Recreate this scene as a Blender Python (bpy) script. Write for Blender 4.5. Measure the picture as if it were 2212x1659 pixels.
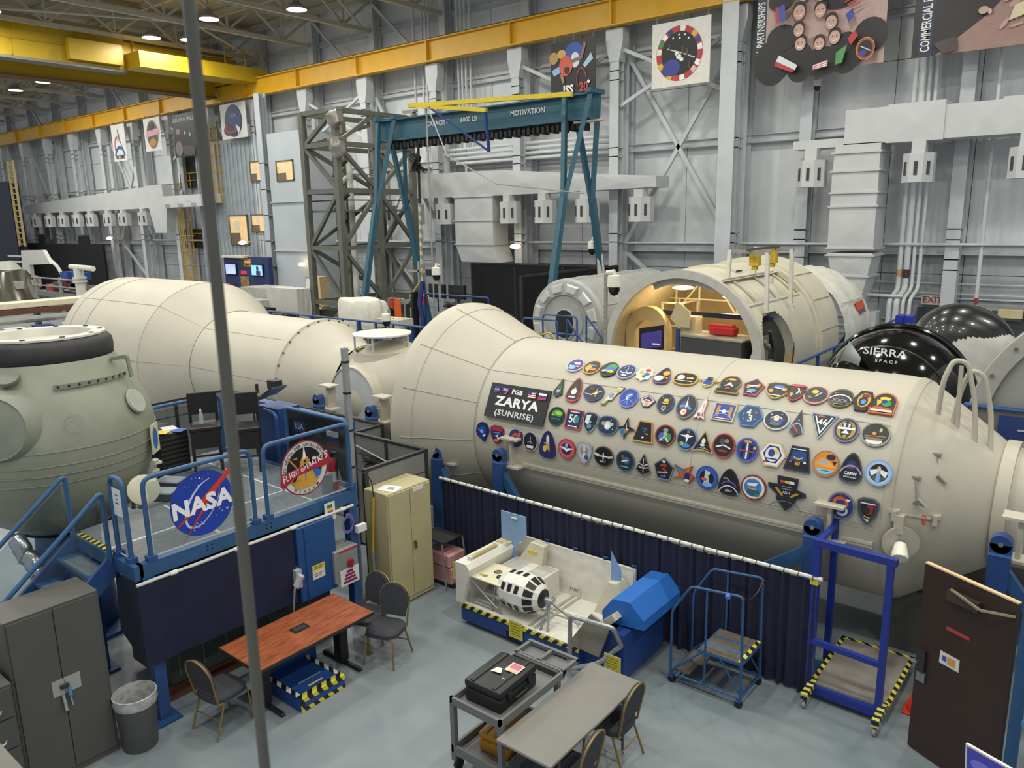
import bpy, bmesh, math, random
from mathutils import Vector, Matrix
from math import sin, cos, pi, radians
random.seed(7)
for _o in list(bpy.data.objects): bpy.data.objects.remove(_o)
SC = bpy.context.scene
COL = SC.collection

# ---------------------------------------------------------------- camera
F_PX, YAW, PITCH, ROLL, CAM_H = 1670.0, radians(39.15), radians(12.15), radians(-1.12), 5.6
_f = Vector((-sin(YAW)*cos(PITCH), cos(YAW)*cos(PITCH), -sin(PITCH)))
_r0 = Vector((cos(YAW), sin(YAW), 0)); _u0 = _r0.cross(_f)
_r = _r0*cos(ROLL) + _u0*sin(ROLL); _u = -_r0*sin(ROLL) + _u0*cos(ROLL)
CAM = Vector((0, 0, CAM_H))
_cd = bpy.data.cameras.new('camera'); _cam = bpy.data.objects.new('camera', _cd); COL.objects.link(_cam)
_cd.sensor_width = 36.0; _cd.lens = F_PX/2212*36.0; _cd.clip_start = 0.05; _cd.clip_end = 300
_m = Matrix((_r, _u, -_f)).transposed().to_4x4(); _m.translation = CAM
_cam.matrix_world = _m
SC.camera = _cam
_cd.dof.use_dof = True; _cd.dof.focus_distance = 11.5; _cd.dof.aperture_fstop = 7.0      # a phone lens: soft only within arm's reach

# ---------------------------------------------------------------- world, view
W_ = bpy.data.worlds.new('world'); SC.world = W_; W_.use_nodes = True
_bg = W_.node_tree.nodes['Background']; _bg.inputs[0].default_value = (0.90, 0.91, 0.95, 1); _bg.inputs[1].default_value = 0.52
SC.view_settings.view_transform = 'Standard'; SC.view_settings.look = 'None'
SC.view_settings.gamma = 1.0; SC.view_settings.use_curve_mapping = False
SC.view_settings.exposure = 0.2
LAMP_W = 275.0
LAMPS = [(x, y) for y in (1.0, 6.5, 14.5, 21.9) for x in (6, -1, -8, -15, -22, -29, -36, -41.6, -49.5, -57, -66)]
LAMPS += [(-31.6, 23.7), (-40.7, 23.5), (-59.1, 23.2), (-63.9, 23.2)]
for _x, _y in LAMPS:
    ld = bpy.data.lights.new('high_bay_light', 'AREA'); ld.shape = 'DISK'; ld.size = 0.9; ld.energy = LAMP_W; ld.color = (1.0, 0.955, 0.885)
    lo = bpy.data.objects.new('high_bay_light', ld); COL.objects.link(lo); lo.location = (_x, _y, 15.05)

# ---------------------------------------------------------------- helpers
def lin(h):
    h = h.lstrip('#'); o = []
    for i in (0, 2, 4):
        c = int(h[i:i+2], 16)/255; o.append(c/12.92 if c <= 0.04045 else ((c+0.055)/1.055)**2.4)
    return (*o, 1)
_MC = {}
def M(hexc, rough=0.5, metal=0.0, var=0.08, scale=4.0, bump=0.0, coat=0.0, emit=0.0, alpha=1.0, spec=0.5):
    k = (hexc, rough, metal, var, scale, bump, coat, emit, alpha, spec)
    if k in _MC: return _MC[k]
    m = bpy.data.materials.new('mat_' + hexc.strip('#') + '_%d' % len(_MC)); m.use_nodes = True
    nt = m.node_tree; b = nt.nodes['Principled BSDF']; c = lin(hexc)
    b.inputs['Roughness'].default_value = rough; b.inputs['Metallic'].default_value = metal
    b.inputs['Coat Weight'].default_value = coat; b.inputs['Specular IOR Level'].default_value = spec
    tc = nt.nodes.new('ShaderNodeTexCoord'); nz = nt.nodes.new('ShaderNodeTexNoise')
    nz.inputs['Scale'].default_value = scale; nz.inputs['Detail'].default_value = 4
    nt.links.new(tc.outputs['Object'], nz.inputs['Vector'])
    rp = nt.nodes.new('ShaderNodeValToRGB')
    rp.color_ramp.elements[0].position = 0.3; rp.color_ramp.elements[1].position = 0.7
    rp.color_ramp.elements[0].color = tuple(x*(1-var) for x in c[:3]) + (1,)
    rp.color_ramp.elements[1].color = tuple(min(1, x*(1+var)) for x in c[:3]) + (1,)
    nt.links.new(nz.outputs['Fac'], rp.inputs['Fac']); nt.links.new(rp.outputs['Color'], b.inputs['Base Color'])
    if bump:
        bp = nt.nodes.new('ShaderNodeBump'); bp.inputs['Strength'].default_value = bump; bp.inputs['Distance'].default_value = 0.02
        nt.links.new(nz.outputs['Fac'], bp.inputs['Height']); nt.links.new(bp.outputs['Normal'], b.inputs['Normal'])
    if emit:
        b.inputs['Emission Color'].default_value = c; b.inputs['Emission Strength'].default_value = emit
    if alpha < 1:
        b.inputs['Alpha'].default_value = alpha
    _MC[k] = m
    return m
def stripes(h1, h2, freq=8.0, vec=(1, 1, 1), rough=0.5):
    m = bpy.data.materials.new('mat_stripes'); m.use_nodes = True; nt = m.node_tree; b = nt.nodes['Principled BSDF']
    b.inputs['Roughness'].default_value = rough
    tc = nt.nodes.new('ShaderNodeTexCoord'); d = nt.nodes.new('ShaderNodeVectorMath'); d.operation = 'DOT_PRODUCT'
    d.inputs[1].default_value = tuple(v*freq for v in vec); nt.links.new(tc.outputs['Object'], d.inputs[0])
    fr = nt.nodes.new('ShaderNodeMath'); fr.operation = 'FRACT'; nt.links.new(d.outputs['Value'], fr.inputs[0])
    gt = nt.nodes.new('ShaderNodeMath'); gt.operation = 'GREATER_THAN'; gt.inputs[1].default_value = 0.5; nt.links.new(fr.outputs[0], gt.inputs[0])
    mx = nt.nodes.new('ShaderNodeMix'); mx.data_type = 'RGBA'; mx.inputs['A'].default_value = lin(h1); mx.inputs['B'].default_value = lin(h2)
    nt.links.new(gt.outputs[0], mx.inputs['Factor']); nt.links.new(mx.outputs['Result'], b.inputs['Base Color'])
    return m
def glassy(tint='#cfd8de', fac=0.10, rough=0.05):
    k = ('glass', tint, fac, rough)
    if k in _MC: return _MC[k]
    m = bpy.data.materials.new('mat_clear_sheet'); m.use_nodes = True; nt = m.node_tree
    for n in list(nt.nodes): nt.nodes.remove(n)
    o = nt.nodes.new('ShaderNodeOutputMaterial'); t = nt.nodes.new('ShaderNodeBsdfTransparent'); t.inputs[0].default_value = lin(tint)
    g = nt.nodes.new('ShaderNodeBsdfGlossy'); g.inputs['Roughness'].default_value = rough
    mx = nt.nodes.new('ShaderNodeMixShader'); mx.inputs[0].default_value = fac
    nt.links.new(t.outputs[0], mx.inputs[1]); nt.links.new(g.outputs[0], mx.inputs[2]); nt.links.new(mx.outputs[0], o.inputs[0])
    _MC[k] = m
    return m

OFF = {}          # world origin of a thing, for parts modelled in world coordinates
def thing(name, label, cat, loc=(0, 0, 0), rz=0.0, group=None, world=False, kind=None):
    o = bpy.data.objects.new(name, None); COL.objects.link(o); o.location = loc; o.rotation_euler = (0, 0, rz)
    o.empty_display_size = 0.1
    if label: o['label'] = label
    if cat: o['category'] = cat
    if group: o['group'] = group
    if kind: o['kind'] = kind
    OFF[o.name] = Vector(loc) if world else Vector((0, 0, 0))
    return o
def tag(o, label, cat, group=None):
    o['label'] = label; o['category'] = cat
    if group: o['group'] = group
    return o
def copytree(o, loc=None, rz=None, label=None, parent=None):
    c = o.copy(); COL.objects.link(c); c.parent = parent; OFF[c.name] = OFF.get(o.name, Vector())
    if loc is not None: c.location = loc
    if rz is not None: c.rotation_euler = (0, 0, rz)
    if label: c['label'] = label
    for ch in list(o.children): copytree(ch, parent=c)
    return c

def V(*a): return Vector(a[0]) if len(a) == 1 else Vector(a)
class MB:
    """collects geometry for ONE mesh object"""
    def __init__(s): s.v = []; s.f = []; s.m = []; s.mi = 0
    def add(s, vs, fs):
        b = len(s.v); s.v += [tuple(v) for v in vs]; s.f += [tuple(b+i for i in f) for f in fs]; s.m += [s.mi]*len(fs); return s
    def box(s, c, d, R=None):
        c = V(c); hx, hy, hz = d[0]/2, d[1]/2, d[2]/2
        vs = [V((x, y, z)) for z in (-hz, hz) for y in (-hy, hy) for x in (-hx, hx)]
        if R is not None: vs = [R @ v for v in vs]
        return s.add([c+v for v in vs], [(0, 2, 3, 1), (4, 5, 7, 6), (0, 1, 5, 4), (2, 6, 7, 3), (0, 4, 6, 2), (1, 3, 7, 5)])
    def b2(s, a, b):
        a = V(a); b = V(b); return s.box((a+b)/2, [abs(b[i]-a[i]) for i in range(3)])
    def bar(s, p, q, w, h=None, up=(0, 0, 1)):
        p = V(p); q = V(q); h = h or w; d = (q-p); L = d.length; d.normalize(); up = V(up)
        if abs(d.dot(up)) > 0.98: up = V((1, 0, 0)) if abs(d.x) < 0.9 else V((0, 1, 0))
        x = d.cross(up).normalized(); z = x.cross(d)
        return s.box((p+q)/2, (w, L, h), Matrix((x, d, z)).transposed())
    def ibeam(s, p, q, w, h, t=0.04, up=(0, 0, 1)):
        p = V(p); q = V(q); d = (q-p).normalized(); up = V(up); x = d.cross(up).normalized(); z = x.cross(d)
        s.bar(p+z*(h/2-t/2), q+z*(h/2-t/2), w, t, up); s.bar(p-z*(h/2-t/2), q-z*(h/2-t/2), w, t, up)
        return s.bar(p, q, t, h-2*t, up)
    def tube(s, pts, r, n=8, caps=True, closed=False):
        pts = [V(p) for p in pts]; N = len(pts); rr = r if isinstance(r, (list, tuple)) else [r]*N
        up = None; rings = []
        for i, p in enumerate(pts):
            a = pts[i-1] if (i > 0 or closed) else p; b = pts[(i+1) % N] if (i < N-1 or closed) else p
            d = (b-a).normalized()
            if up is None: up = d.orthogonal().normalized()
            up = (up-d*up.dot(d)).normalized(); w = d.cross(up)
            rings.append([p+(up*cos(2*pi*k/n)+w*sin(2*pi*k/n))*rr[i] for k in range(n)])
        vs = [v for g in rings for v in g]; fs = []
        for i in range(N if closed else N-1):
            j = (i+1) % N
            for k in range(n): fs.append((i*n+k, i*n+(k+1) % n, j*n+(k+1) % n, j*n+k))
        if caps and not closed: fs.append(tuple(range(n-1, -1, -1))); fs.append(tuple((N-1)*n+k for k in range(n)))
        return s.add(vs, fs)
    def lathe(s, prof, n=48, c=(0, 0, 0), axis='Z', a0=0.0, a1=2*pi, cap0=False, cap1=False):
        """prof: (axial, radius) list"""
        c = V(c); full = abs(a1-a0-2*pi) < 1e-6; K = n if full else n+1
        def P(h, r, t):
            if axis == 'X': return c+V((h, r*cos(t), r*sin(t)))
            if axis == 'Y': return c+V((r*cos(t), h, r*sin(t)))
            return c+V((r*cos(t), r*sin(t), h))
        vs = [P(h, r, a0+(a1-a0)*k/n) for h, r in prof for k in range(K)]; fs = []
        for i in range(len(prof)-1):
            for k in range(n if full else K-1):
                fs.append((i*K+k, i*K+(k+1) % K, (i+1)*K+(k+1) % K, (i+1)*K+k))
        if cap0: fs.append(tuple(range(K-1, -1, -1)))
        if cap1: fs.append(tuple((len(prof)-1)*K+k for k in range(K)))
        return s.add(vs, fs)
    def cyl(s, p, q, r, n=16, r2=None):
        return s.tube([p, q], [r, r if r2 is None else r2], n)
    def sph(s, c, r, n=16, m=10):
        c = V(c); r = r if isinstance(r, (list, tuple)) else (r, r, r)
        vs = [c+V((r[0]*sin(pi*i/m)*cos(2*pi*k/n), r[1]*sin(pi*i/m)*sin(2*pi*k/n), r[2]*cos(pi*i/m))) for i in range(m+1) for k in range(n)]
        fs = [(i*n+k, (i+1)*n+k, (i+1)*n+(k+1) % n, i*n+(k+1) % n) for i in range(m) for k in range(n)]
        return s.add(vs, fs)
    def prism(s, poly, o, ux, uy, t):
        """poly 2d (ccw) in plane o,ux,uy, extruded along ux x uy by t"""
        o = V(o); ux = V(ux); uy = V(uy); n = ux.cross(uy).normalized(); N = len(poly)
        a = [o+ux*x+uy*y for x, y in poly]; b = [p+n*t for p in a]
        return s.add(a+b, [tuple(range(N-1, -1, -1)), tuple(range(N, 2*N))] + [(i, (i+1) % N, N+(i+1) % N, N+i) for i in range(N)])
    def quad(s, *p): return s.add(p, [tuple(range(len(p)))])
    def build(s, name, mat, parent=None, smooth=30, bevel=0.0, bseg=1):
        off = Vector((0, 0, 0)); p = parent
        if p is not None: off = OFF.get(p.name, Vector())
        me = bpy.data.meshes.new(name); me.from_pydata([(x-off.x, y-off.y, z-off.z) for x, y, z in s.v], [], s.f)
        ms = mat if isinstance(mat, (list, tuple)) else [mat]
        for m in ms: me.materials.append(m)
        if len(ms) > 1: me.polygons.foreach_set('material_index', s.m)
        bm = bmesh.new(); bm.from_mesh(me)
        if bevel:
            bmesh.ops.remove_doubles(bm, verts=bm.verts, dist=1e-5)
        bmesh.ops.recalc_face_normals(bm, faces=bm.faces)
        if bevel:
            ed = [e for e in bm.edges if len(e.link_faces) == 2 and e.calc_face_angle(0) > 0.6]
            bmesh.ops.bevel(bm, geom=ed, offset=bevel, segments=bseg, affect='EDGES', profile=0.5, clamp_overlap=True)
        bm.to_mesh(me); bm.free()
        if smooth:
            me.polygons.foreach_set('use_smooth', [True]*len(me.polygons)); me.set_sharp_from_angle(angle=radians(smooth))
        me.update()
        o = bpy.data.objects.new(name, me); COL.objects.link(o)
        if p is not None: o.parent = p; OFF[o.name] = off
        return o
def one(name, mb, mat, label, cat, group=None, smooth=30, bevel=0.0, bseg=1):
    """a thing that is a single mesh, origin moved to its base centre"""
    xs = [v[0] for v in mb.v]; ys = [v[1] for v in mb.v]; zs = [v[2] for v in mb.v]
    c = V(((min(xs)+max(xs))/2, (min(ys)+max(ys))/2, min(zs)))
    mb.v = [(v[0]-c.x, v[1]-c.y, v[2]-c.z) for v in mb.v]
    o = mb.build(name, mat, None, smooth, bevel, bseg); o.location = c; OFF[o.name] = Vector(c)
    return tag(o, label, cat, group)

def ray(x, y): return _f + _r*((x-1106)/F_PX) - _u*((y-829.5)/F_PX)
def at(x, y, X=None, Y=None, Z=None):
    """place measured in the photograph: the point of the plane X=, Y= or Z= behind pixel x, y"""
    d = ray(x, y)
    t = X/d.x if X is not None else Y/d.y if Y is not None else (Z-CAM_H)/d.z
    return CAM + d*t
def arcpts(c, r, a0, a1, n, ux=(1, 0, 0), uy=(0, 0, 1)):
    c = V(c); ux = V(ux); uy = V(uy)
    return [c+ux*(r*cos(a0+(a1-a0)*k/n))+uy*(r*sin(a0+(a1-a0)*k/n)) for k in range(n+1)]
def fillet(pts, r, n=4):
    """round the corners of a polyline"""
    pts = [V(p) for p in pts]; o = [pts[0]]
    for i in range(1, len(pts)-1):
        a, b, c = pts[i-1], pts[i], pts[i+1]; d0 = (a-b); d1 = (c-b); k = min(r, d0.length/2.01, d1.length/2.01)
        p = b+d0.normalized()*k; q = b+d1.normalized()*k
        for j in range(n+1):
            t = j/n; o.append(p*(1-t)**2+b*2*t*(1-t)+q*t*t)
    return o+[pts[-1]]
# flat print
def ell(cx, cy, rx, ry=None, n=28, rot=0): 
    ry = rx if ry is None else ry; c, s_ = cos(rot), sin(rot)
    return [(cx+rx*cos(2*pi*k/n)*c-ry*sin(2*pi*k/n)*s_, cy+rx*cos(2*pi*k/n)*s_+ry*sin(2*pi*k/n)*c) for k in range(n)]
def rect(x0, y0, x1, y1): return [(x0, y0), (x1, y0), (x1, y1), (x0, y1)]
def ngon(cx, cy, r, n, rot=0): return [(cx+r*cos(rot+2*pi*k/n), cy+r*sin(rot+2*pi*k/n)) for k in range(n)]
def strip(pts, w):
    L = []; R_ = []
    for i, p in enumerate(pts):
        a = pts[max(0, i-1)]; b = pts[min(len(pts)-1, i+1)]; dx, dy = b[0]-a[0], b[1]-a[1]; l = math.hypot(dx, dy) or 1
        wi = w[i] if isinstance(w, (list, tuple)) else w
        L.append((p[0]-dy/l*wi/2, p[1]+dx/l*wi/2)); R_.append((p[0]+dy/l*wi/2, p[1]-dx/l*wi/2))
    return R_+L[::-1]
def arc2(cx, cy, rx, ry, a0, a1, n=14, rot=0):
    o = []
    for k in range(n+1):
        t = a0+(a1-a0)*k/n; x, y = rx*cos(t), ry*sin(t); o.append((cx+x*cos(rot)-y*sin(rot), cy+x*sin(rot)+y*cos(rot)))
    return o
_TX = {}
def text2(s, size=1.0, bold=0.0, sx=1.0, shear=0.0, space=1.0):
    k = (s, size, bold, sx, shear, space)
    if k in _TX: return _TX[k]
    cu = bpy.data.curves.new('lettering', 'FONT'); cu.body = s; cu.size = size; cu.align_x = 'CENTER'; cu.align_y = 'CENTER'
    cu.offset = bold*size; cu.resolution_u = 2; cu.shear = shear; cu.space_character = space
    ob = bpy.data.objects.new('lettering', cu); COL.objects.link(ob)
    bpy.context.view_layer.update()
    me = bpy.data.meshes.new_from_object(ob.evaluated_get(bpy.context.evaluated_depsgraph_get()))
    r = ([(v.co.x*sx, v.co.y) for v in me.vertices], [tuple(p.vertices) for p in me.polygons])
    bpy.data.objects.remove(ob); bpy.data.curves.remove(cu); bpy.data.meshes.remove(me)
    _TX[k] = r
    return r
class Dec:
    """stacked flat colour shapes on a plane: o origin, ux, uy in-plane axes"""
    def __init__(s, o, ux, uy, eps=0.0015): 
        s.o = V(o); s.ux = V(ux); s.uy = V(uy); s.n = s.ux.cross(s.uy).normalized(); s.eps = eps; s.k = 0; s.mb = MB(); s.ms = []; s.ix = {}
    def mat(s, h, **kw):
        m = h if not isinstance(h, str) else M(h, kw.pop('rough', 0.45), **kw)
        if m not in s.ix: s.ix[m] = len(s.ms); s.ms.append(m)
        s.mb.mi = s.ix[m]
    def P(s, x, y, z=None): return s.o+s.ux*x+s.uy*y+s.n*(s.eps*s.k if z is None else z)
    def plate(s, poly, h, t, **kw):
        s.mat(h, **kw); s.mb.prism(poly, s.o-s.n*t, s.ux, s.uy, t); s.k += 1; return s
    def p(s, poly, h, **kw):
        s.mat(h, **kw); s.mb.quad(*[s.P(x, y) for x, y in poly]); s.k += 1; return s
    def ps(s, polys, h, **kw):
        s.mat(h, **kw)
        for poly in polys: s.mb.quad(*[s.P(x, y) for x, y in poly])
        s.k += 1; return s
    def t(s, txt, x, y, size, h, bold=0.02, rot=0.0, sx=1.0, shear=0.0, space=1.0, **kw):
        s.mat(h, **kw); v, f = text2(txt, size, bold, sx, shear, space); c, d = cos(rot), sin(rot)
        s.mb.add([s.P(x+a*c-b*d, y+a*d+b*c) for a, b in v], f); s.k += 1; return s
    def arct(s, txt, cx, cy, r, a_mid, size, h, inward=False, sp=1.0, **kw):
        n = len(txt); st = size*0.72*sp/r
        for i, ch in enumerate(txt):
            if ch == ' ': continue
            a = a_mid+((n-1)/2-i)*st*(-1 if inward else 1)
            s.t(ch, cx+r*cos(a), cy+r*sin(a), size, h, rot=a-pi/2+(pi if inward else 0), **kw); s.k -= 1
        s.k += 1; return s
    def build(s, name, parent=None): return s.mb.build(name, s.ms, parent, smooth=0)
# ================================================================ the hall
WY = 30.2                                    # inner face of the far wall
COLX = [-12.5-5.17*k for k in range(-3, 17)]
def floor_mat():
    m = bpy.data.materials.new('mat_floor'); m.use_nodes = True; nt = m.node_tree; b = nt.nodes['Principled BSDF']
    tc = nt.nodes.new('ShaderNodeTexCoord'); n1 = nt.nodes.new('ShaderNodeTexNoise'); n1.inputs['Scale'].default_value = 0.9; n1.inputs['Detail'].default_value = 7; n1.inputs['Distortion'].default_value = 0.8
    nt.links.new(tc.outputs['Object'], n1.inputs['Vector'])
    rp = nt.nodes.new('ShaderNodeValToRGB'); e = rp.color_ramp.elements; e[0].position = 0.32; e[0].color = lin('#78838a'); e[1].position = 0.7; e[1].color = lin('#878f92')
    nt.links.new(n1.outputs['Fac'], rp.inputs['Fac'])
    n2 = nt.nodes.new('ShaderNodeTexNoise'); n2.inputs['Scale'].default_value = 60; nt.links.new(tc.outputs['Object'], n2.inputs['Vector'])
    mx = nt.nodes.new('ShaderNodeMix'); mx.data_type = 'RGBA'; mx.blend_type = 'MULTIPLY'; mx.inputs['Factor'].default_value = 0.12
    nt.links.new(rp.outputs['Color'], mx.inputs['A']); nt.links.new(n2.outputs['Color'], mx.inputs['B'])
    nt.links.new(mx.outputs['Result'], b.inputs['Base Color'])
    r2 = nt.nodes.new('ShaderNodeMapRange'); r2.inputs[3].default_value = 0.28; r2.inputs[4].default_value = 0.5
    nt.links.new(n1.outputs['Fac'], r2.inputs[0]); nt.links.new(r2.outputs[0], b.inputs['Roughness'])
    return m
fl = MB().b2((-104, -2, -0.2), (14, WY+0.4, 0)).build('floor', floor_mat(), smooth=0); fl['kind'] = 'structure'
# ceiling with purlins, trusses
CEIL_M = M('#a79e8b', 0.85, var=0.12, scale=1.2)
STEEL_C = M('#b5ae9d', 0.7)
ce = thing('ceiling', None, None, (-45, 14, 17.2), world=True, kind='structure')
MB().b2((-104, -2, 17.2), (14, WY+0.4, 17.4)).build('roof_deck', CEIL_M, ce, smooth=0)
for y in (1.5, 5, 8.5, 12, 15.5, 19, 22.5, 26, 29.3):
    MB().ibeam((-104, y, 17.0), (14, y, 17.0), 0.16, 0.36, 0.03).build('purlin', STEEL_C, ce, smooth=0)
for i, x in enumerate([-12.5-5.17*k for k in range(-1, 17)]):
    m = MB(); m.bar((x, -1, 16.75), (x, 29.6, 16.75), 0.22, 0.22); m.bar((x, -1, 15.35), (x, 29.4, 15.35), 0.2, 0.2); m.build('truss_chord', STEEL_C, ce, smooth=0)
    m = MB(); n = 9
    for k in range(n):
        y0 = -1+30.4*k/n; y1 = -1+30.4*(k+1)/n; ym = (y0+y1)/2
        m.bar((x, y0, 16.7), (x, ym, 15.4), 0.11); m.bar((x, ym, 15.4), (x, y1, 16.7), 0.11); m.bar((x, ym, 15.4), (x, ym, 16.7), 0.09)
    m.build('truss_web', STEEL_C, ce, smooth=0)
    if i % 2 == 0:
        MB().tube([(x, 2, 15.4), (x-5.17, 12.1, 15.4)], 0.06, 6).tube([(x-5.17, 12.1, 15.4), (x, 22.4, 15.4), (x-5.17, 29, 15.4)], 0.06, 6).build('cross_tie', STEEL_C, ce)
# lamps: the housings of the lights set at the top of this script
_first = None
for i, (x, y) in enumerate(LAMPS):
    if _first is None:
        _first = thing('high_bay_lamp', None, 'lamp', (x, y, 15.1), group='high bay lamps under the roof')
        MB().lathe([(0.0, 0.46), (0.10, 0.46), (0.32, 0.16), (0.5, 0.12)], 20, cap1=True).build('housing', M('#9a9a96', 0.4, 0.6), _first)
        MB().lathe([(0.02, 0.0001), (0.02, 0.45)], 20).build('lens', M('#fff4e0', 0.4, var=0, emit=14.0), _first)
        MB().cyl((0, 0, 0.5), (0, 0, 2.0), 0.025, 6).build('stem', M('#9a9a96', 0.4, 0.6), _first)
        lp = _first
    else: lp = copytree(_first, (x, y, 15.1))
    lp['label'] = {(-31.6, 23.7): 'bright high bay lamp nearest the far wall right of the bridge crane', (-40.7, 23.5): 'bright high bay lamp just behind the bridge crane end', (-36, 21.9): 'bright high bay lamp right above the yellow crane girder', (-41.6, 21.9): 'bright high bay lamp left above the yellow crane girder', (-59.1, 23.2): 'right one of two bright lamps seen below the bridge crane', (-63.9, 23.2): 'left one of two bright lamps seen below the bridge crane'}.get((x, y), 'round bright high bay lamp hanging under the brown roof deck')
# far wall
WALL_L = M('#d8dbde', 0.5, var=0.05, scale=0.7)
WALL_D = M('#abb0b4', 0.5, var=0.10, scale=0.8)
STEEL_W = M('#c2c6ca', 0.45, var=0.05, scale=2)
wb = thing('wall_back', None, None, (-45, WY, 0), world=True, kind='structure')
GIRTS = [4.25, 8.4, 12.1, 15.4]
_pm = {}
def wall_piece(x0, x1, z0, z1, mat):
    MB().b2((x0+0.012, WY, z0+0.012), (x1-0.012, WY+0.12, z1-0.012)).build('panel', mat, wb, smooth=0)
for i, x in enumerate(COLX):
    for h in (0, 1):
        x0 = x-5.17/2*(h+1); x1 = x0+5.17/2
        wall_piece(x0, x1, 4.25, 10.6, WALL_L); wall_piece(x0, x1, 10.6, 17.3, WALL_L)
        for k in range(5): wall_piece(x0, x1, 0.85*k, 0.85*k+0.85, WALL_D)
        for j in (2,):        # standing ribs of the sheet
            xx = x0+5.17/2*j/4
            MB().b2((xx-0.015, WY-0.010, 4.4), (xx+0.015, WY, 17.0)).build('rib', WALL_L, wb, smooth=0)
MB().b2((-104, WY+0.12, 0), (14, WY+0.3, 17.3)).build('backing', M('#6f757b', 0.8), wb, smooth=0)
for z in GIRTS:
    MB().ibeam((-104, WY-0.16, z), (14, WY-0.16, z), 0.28, 0.34 if z < 5 else 0.26, 0.03).build('girt', STEEL_W, wb, smooth=0)
def column(x, y, z0, z1, w=0.42, d=0.42, head=True, plates=(4.5, 8.0, 11.0)):
    m = MB(); m.ibeam((x, y, z0), (x, y, z1), w, d, 0.045, up=(0, 1, 0))
    for z in plates:
        m.box((x, y, z), (w, d, 0.04)); m.box((x, y, z+0.35), (w, d, 0.04))
    m.build('column', STEEL_W, wb, smooth=0)
    if head:      # flared bracket that carries the crane rail
        MB().prism([(-0.22, 0), (0.22, 0), (0.4, 0.75), (0.4, 1.25), (-0.4, 1.25), (-0.4, 0.75)], (x, y-0.24, z1-1.25), (1, 0, 0), (0, 0, 1), -0.48).build('column_head', STEEL_W, wb, smooth=0)
for x in COLX:
    if x < -12: column(x, 28.9, 0, 12.95)
    if x < -12: MB().ibeam((x, 29.75, 0), (x, 29.75, 17), 0.4, 0.5, 0.04, up=(0, 1, 0)).build('wall_column', STEEL_W, wb, smooth=0)
column(-12.6, 28.6, 0, 17.0, 0.62, 0.55, head=False, plates=())
for x in (-10.05, -5.0, 0.1): column(x, 29.6, 0, 17.0, 0.42, 0.42, head=False, plates=(3.6, 4.6))
def brace(p, q, w=0.16):
    MB().bar(p, q, w, w*0.8, up=(0, 1, 0)).build('brace', STEEL_W, wb, smooth=0)
for k in (0, 3, 6, 9, 12):
    xa = COLX[3+k]-0.2; xb = COLX[4+k]+0.2
    brace((xa, 29.45, 4.5), (xb, 29.45, 12.0)); brace((xb, 29.45, 4.5), (xa, 29.45, 12.0))
    brace((xa, 29.6, 0.4), (xb, 29.6, 4.0))
    brace((xa, 29.6, 12.3), (xb, 29.6, 16.6)); 
for k in (3, 4, 7, 10): brace((COLX[k]-0.2, 28.9, 12.2), (COLX[k+1]+0.2, 28.9, 10.0), 0.14); brace((COLX[k+1]+0.2, 28.9, 12.2), (COLX[k]-0.2, 28.9, 10.0), 0.14)
for k in (7, 3): brace((COLX[k]-0.2, 29.6, 12.3), (COLX[k+1]+0.2, 29.6, 16.6), 0.14)
MB().tube([(14, 29.3, 4.45), (-60, 29.3, 4.45)], 0.05, 8).build('girt_pipe', STEEL_W, wb)
MB().tube([(-4, 29.9, 8.25), (-36, 29.9, 8.25)], 0.045, 8).build('girt_pipe', STEEL_W, wb)
for z in (1.2, 1.45, 1.8, 2.6, 2.75, 3.1): MB().tube([(4, 30.05, z), (-14, 30.05, z)], 0.03, 6).build('conduit', STEEL_W, wb)
# crane runway beam
YEL = M('#d9a520', 0.45, var=0.06, scale=1.5)
rw = thing('crane_runway_beam', 'long yellow crane runway beam carried on brackets along the far wall', 'crane rail', (-45, 28.6, 13), world=True)
MB().ibeam((-104, 28.55, 13.5), (-11.2, 28.55, 13.5), 0.45, 1.0, 0.05).build('beam', YEL, rw, smooth=0)
MB().b2((-104, 28.5, 14.0), (-11.2, 28.6, 14.09)).build('rail_head', M('#4a3c2a', 0.6), rw, smooth=0)
for x in COLX:
    if -104 < x < -12: MB().b2((x-0.04, 28.33, 13.05), (x+0.04, 28.77, 13.95)).build('stiffener', YEL, rw, smooth=0)
# ================================================================ the long white station mockups on one axis
AY, AZ = 10.7, 2.05
CREAM = M('#bbb5a6', 0.5, var=0.035, scale=1.5)
CREAM2 = M('#b7b1a1', 0.45, var=0.05, scale=2.0)
SEAM = M('#aaa597', 0.5)
BLUE = M('#2a4a80', 0.45, var=0.12, scale=5)
BLUE_L = M('#2f5680', 0.42, var=0.12, scale=5)
BLUE_D = M('#1f3a74', 0.42, var=0.10, scale=5)
STEEL = M('#a9acae', 0.35, 0.7)
def cylp(X, a, R):       # angle a in degrees up from the side that faces the camera
    t = radians(a); return V((X, AY-R*cos(t), AZ+R*sin(t)))
def seam(par, pts, r=0.012, mat=None, name='seam'):
    MB().tube(pts, r*0.55, 5).build(name, mat or SEAM, par)
ax = (0, AY, AZ)
zm = thing('station_module', 'long white cylindrical module covered in rows of mission emblems', 'module', (-5.2, AY, 0.6), world=True)
MB().lathe([(-10.35, 0.9), (-10.2, 1.5), (-9.9, 1.93), (-9.8, 2.0), (-9.66, 2.0), (-9.58, 1.97), (-8.36, 1.47)], 72, ax, 'X', cap0=True).build('forward_cone', CREAM, zm, smooth=25)
MB().lathe([(-8.36, 1.465), (-8.28, 1.455), (-2.2, 1.455), (-2.02, 1.44)], 72, ax, 'X').build('barrel', CREAM, zm, smooth=40)
MB().lathe([(-2.03, 1.45), (-1.93, 1.41), (-1.0, 0.745)], 72, ax, 'X').build('aft_cone', CREAM2, zm, smooth=25)
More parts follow.
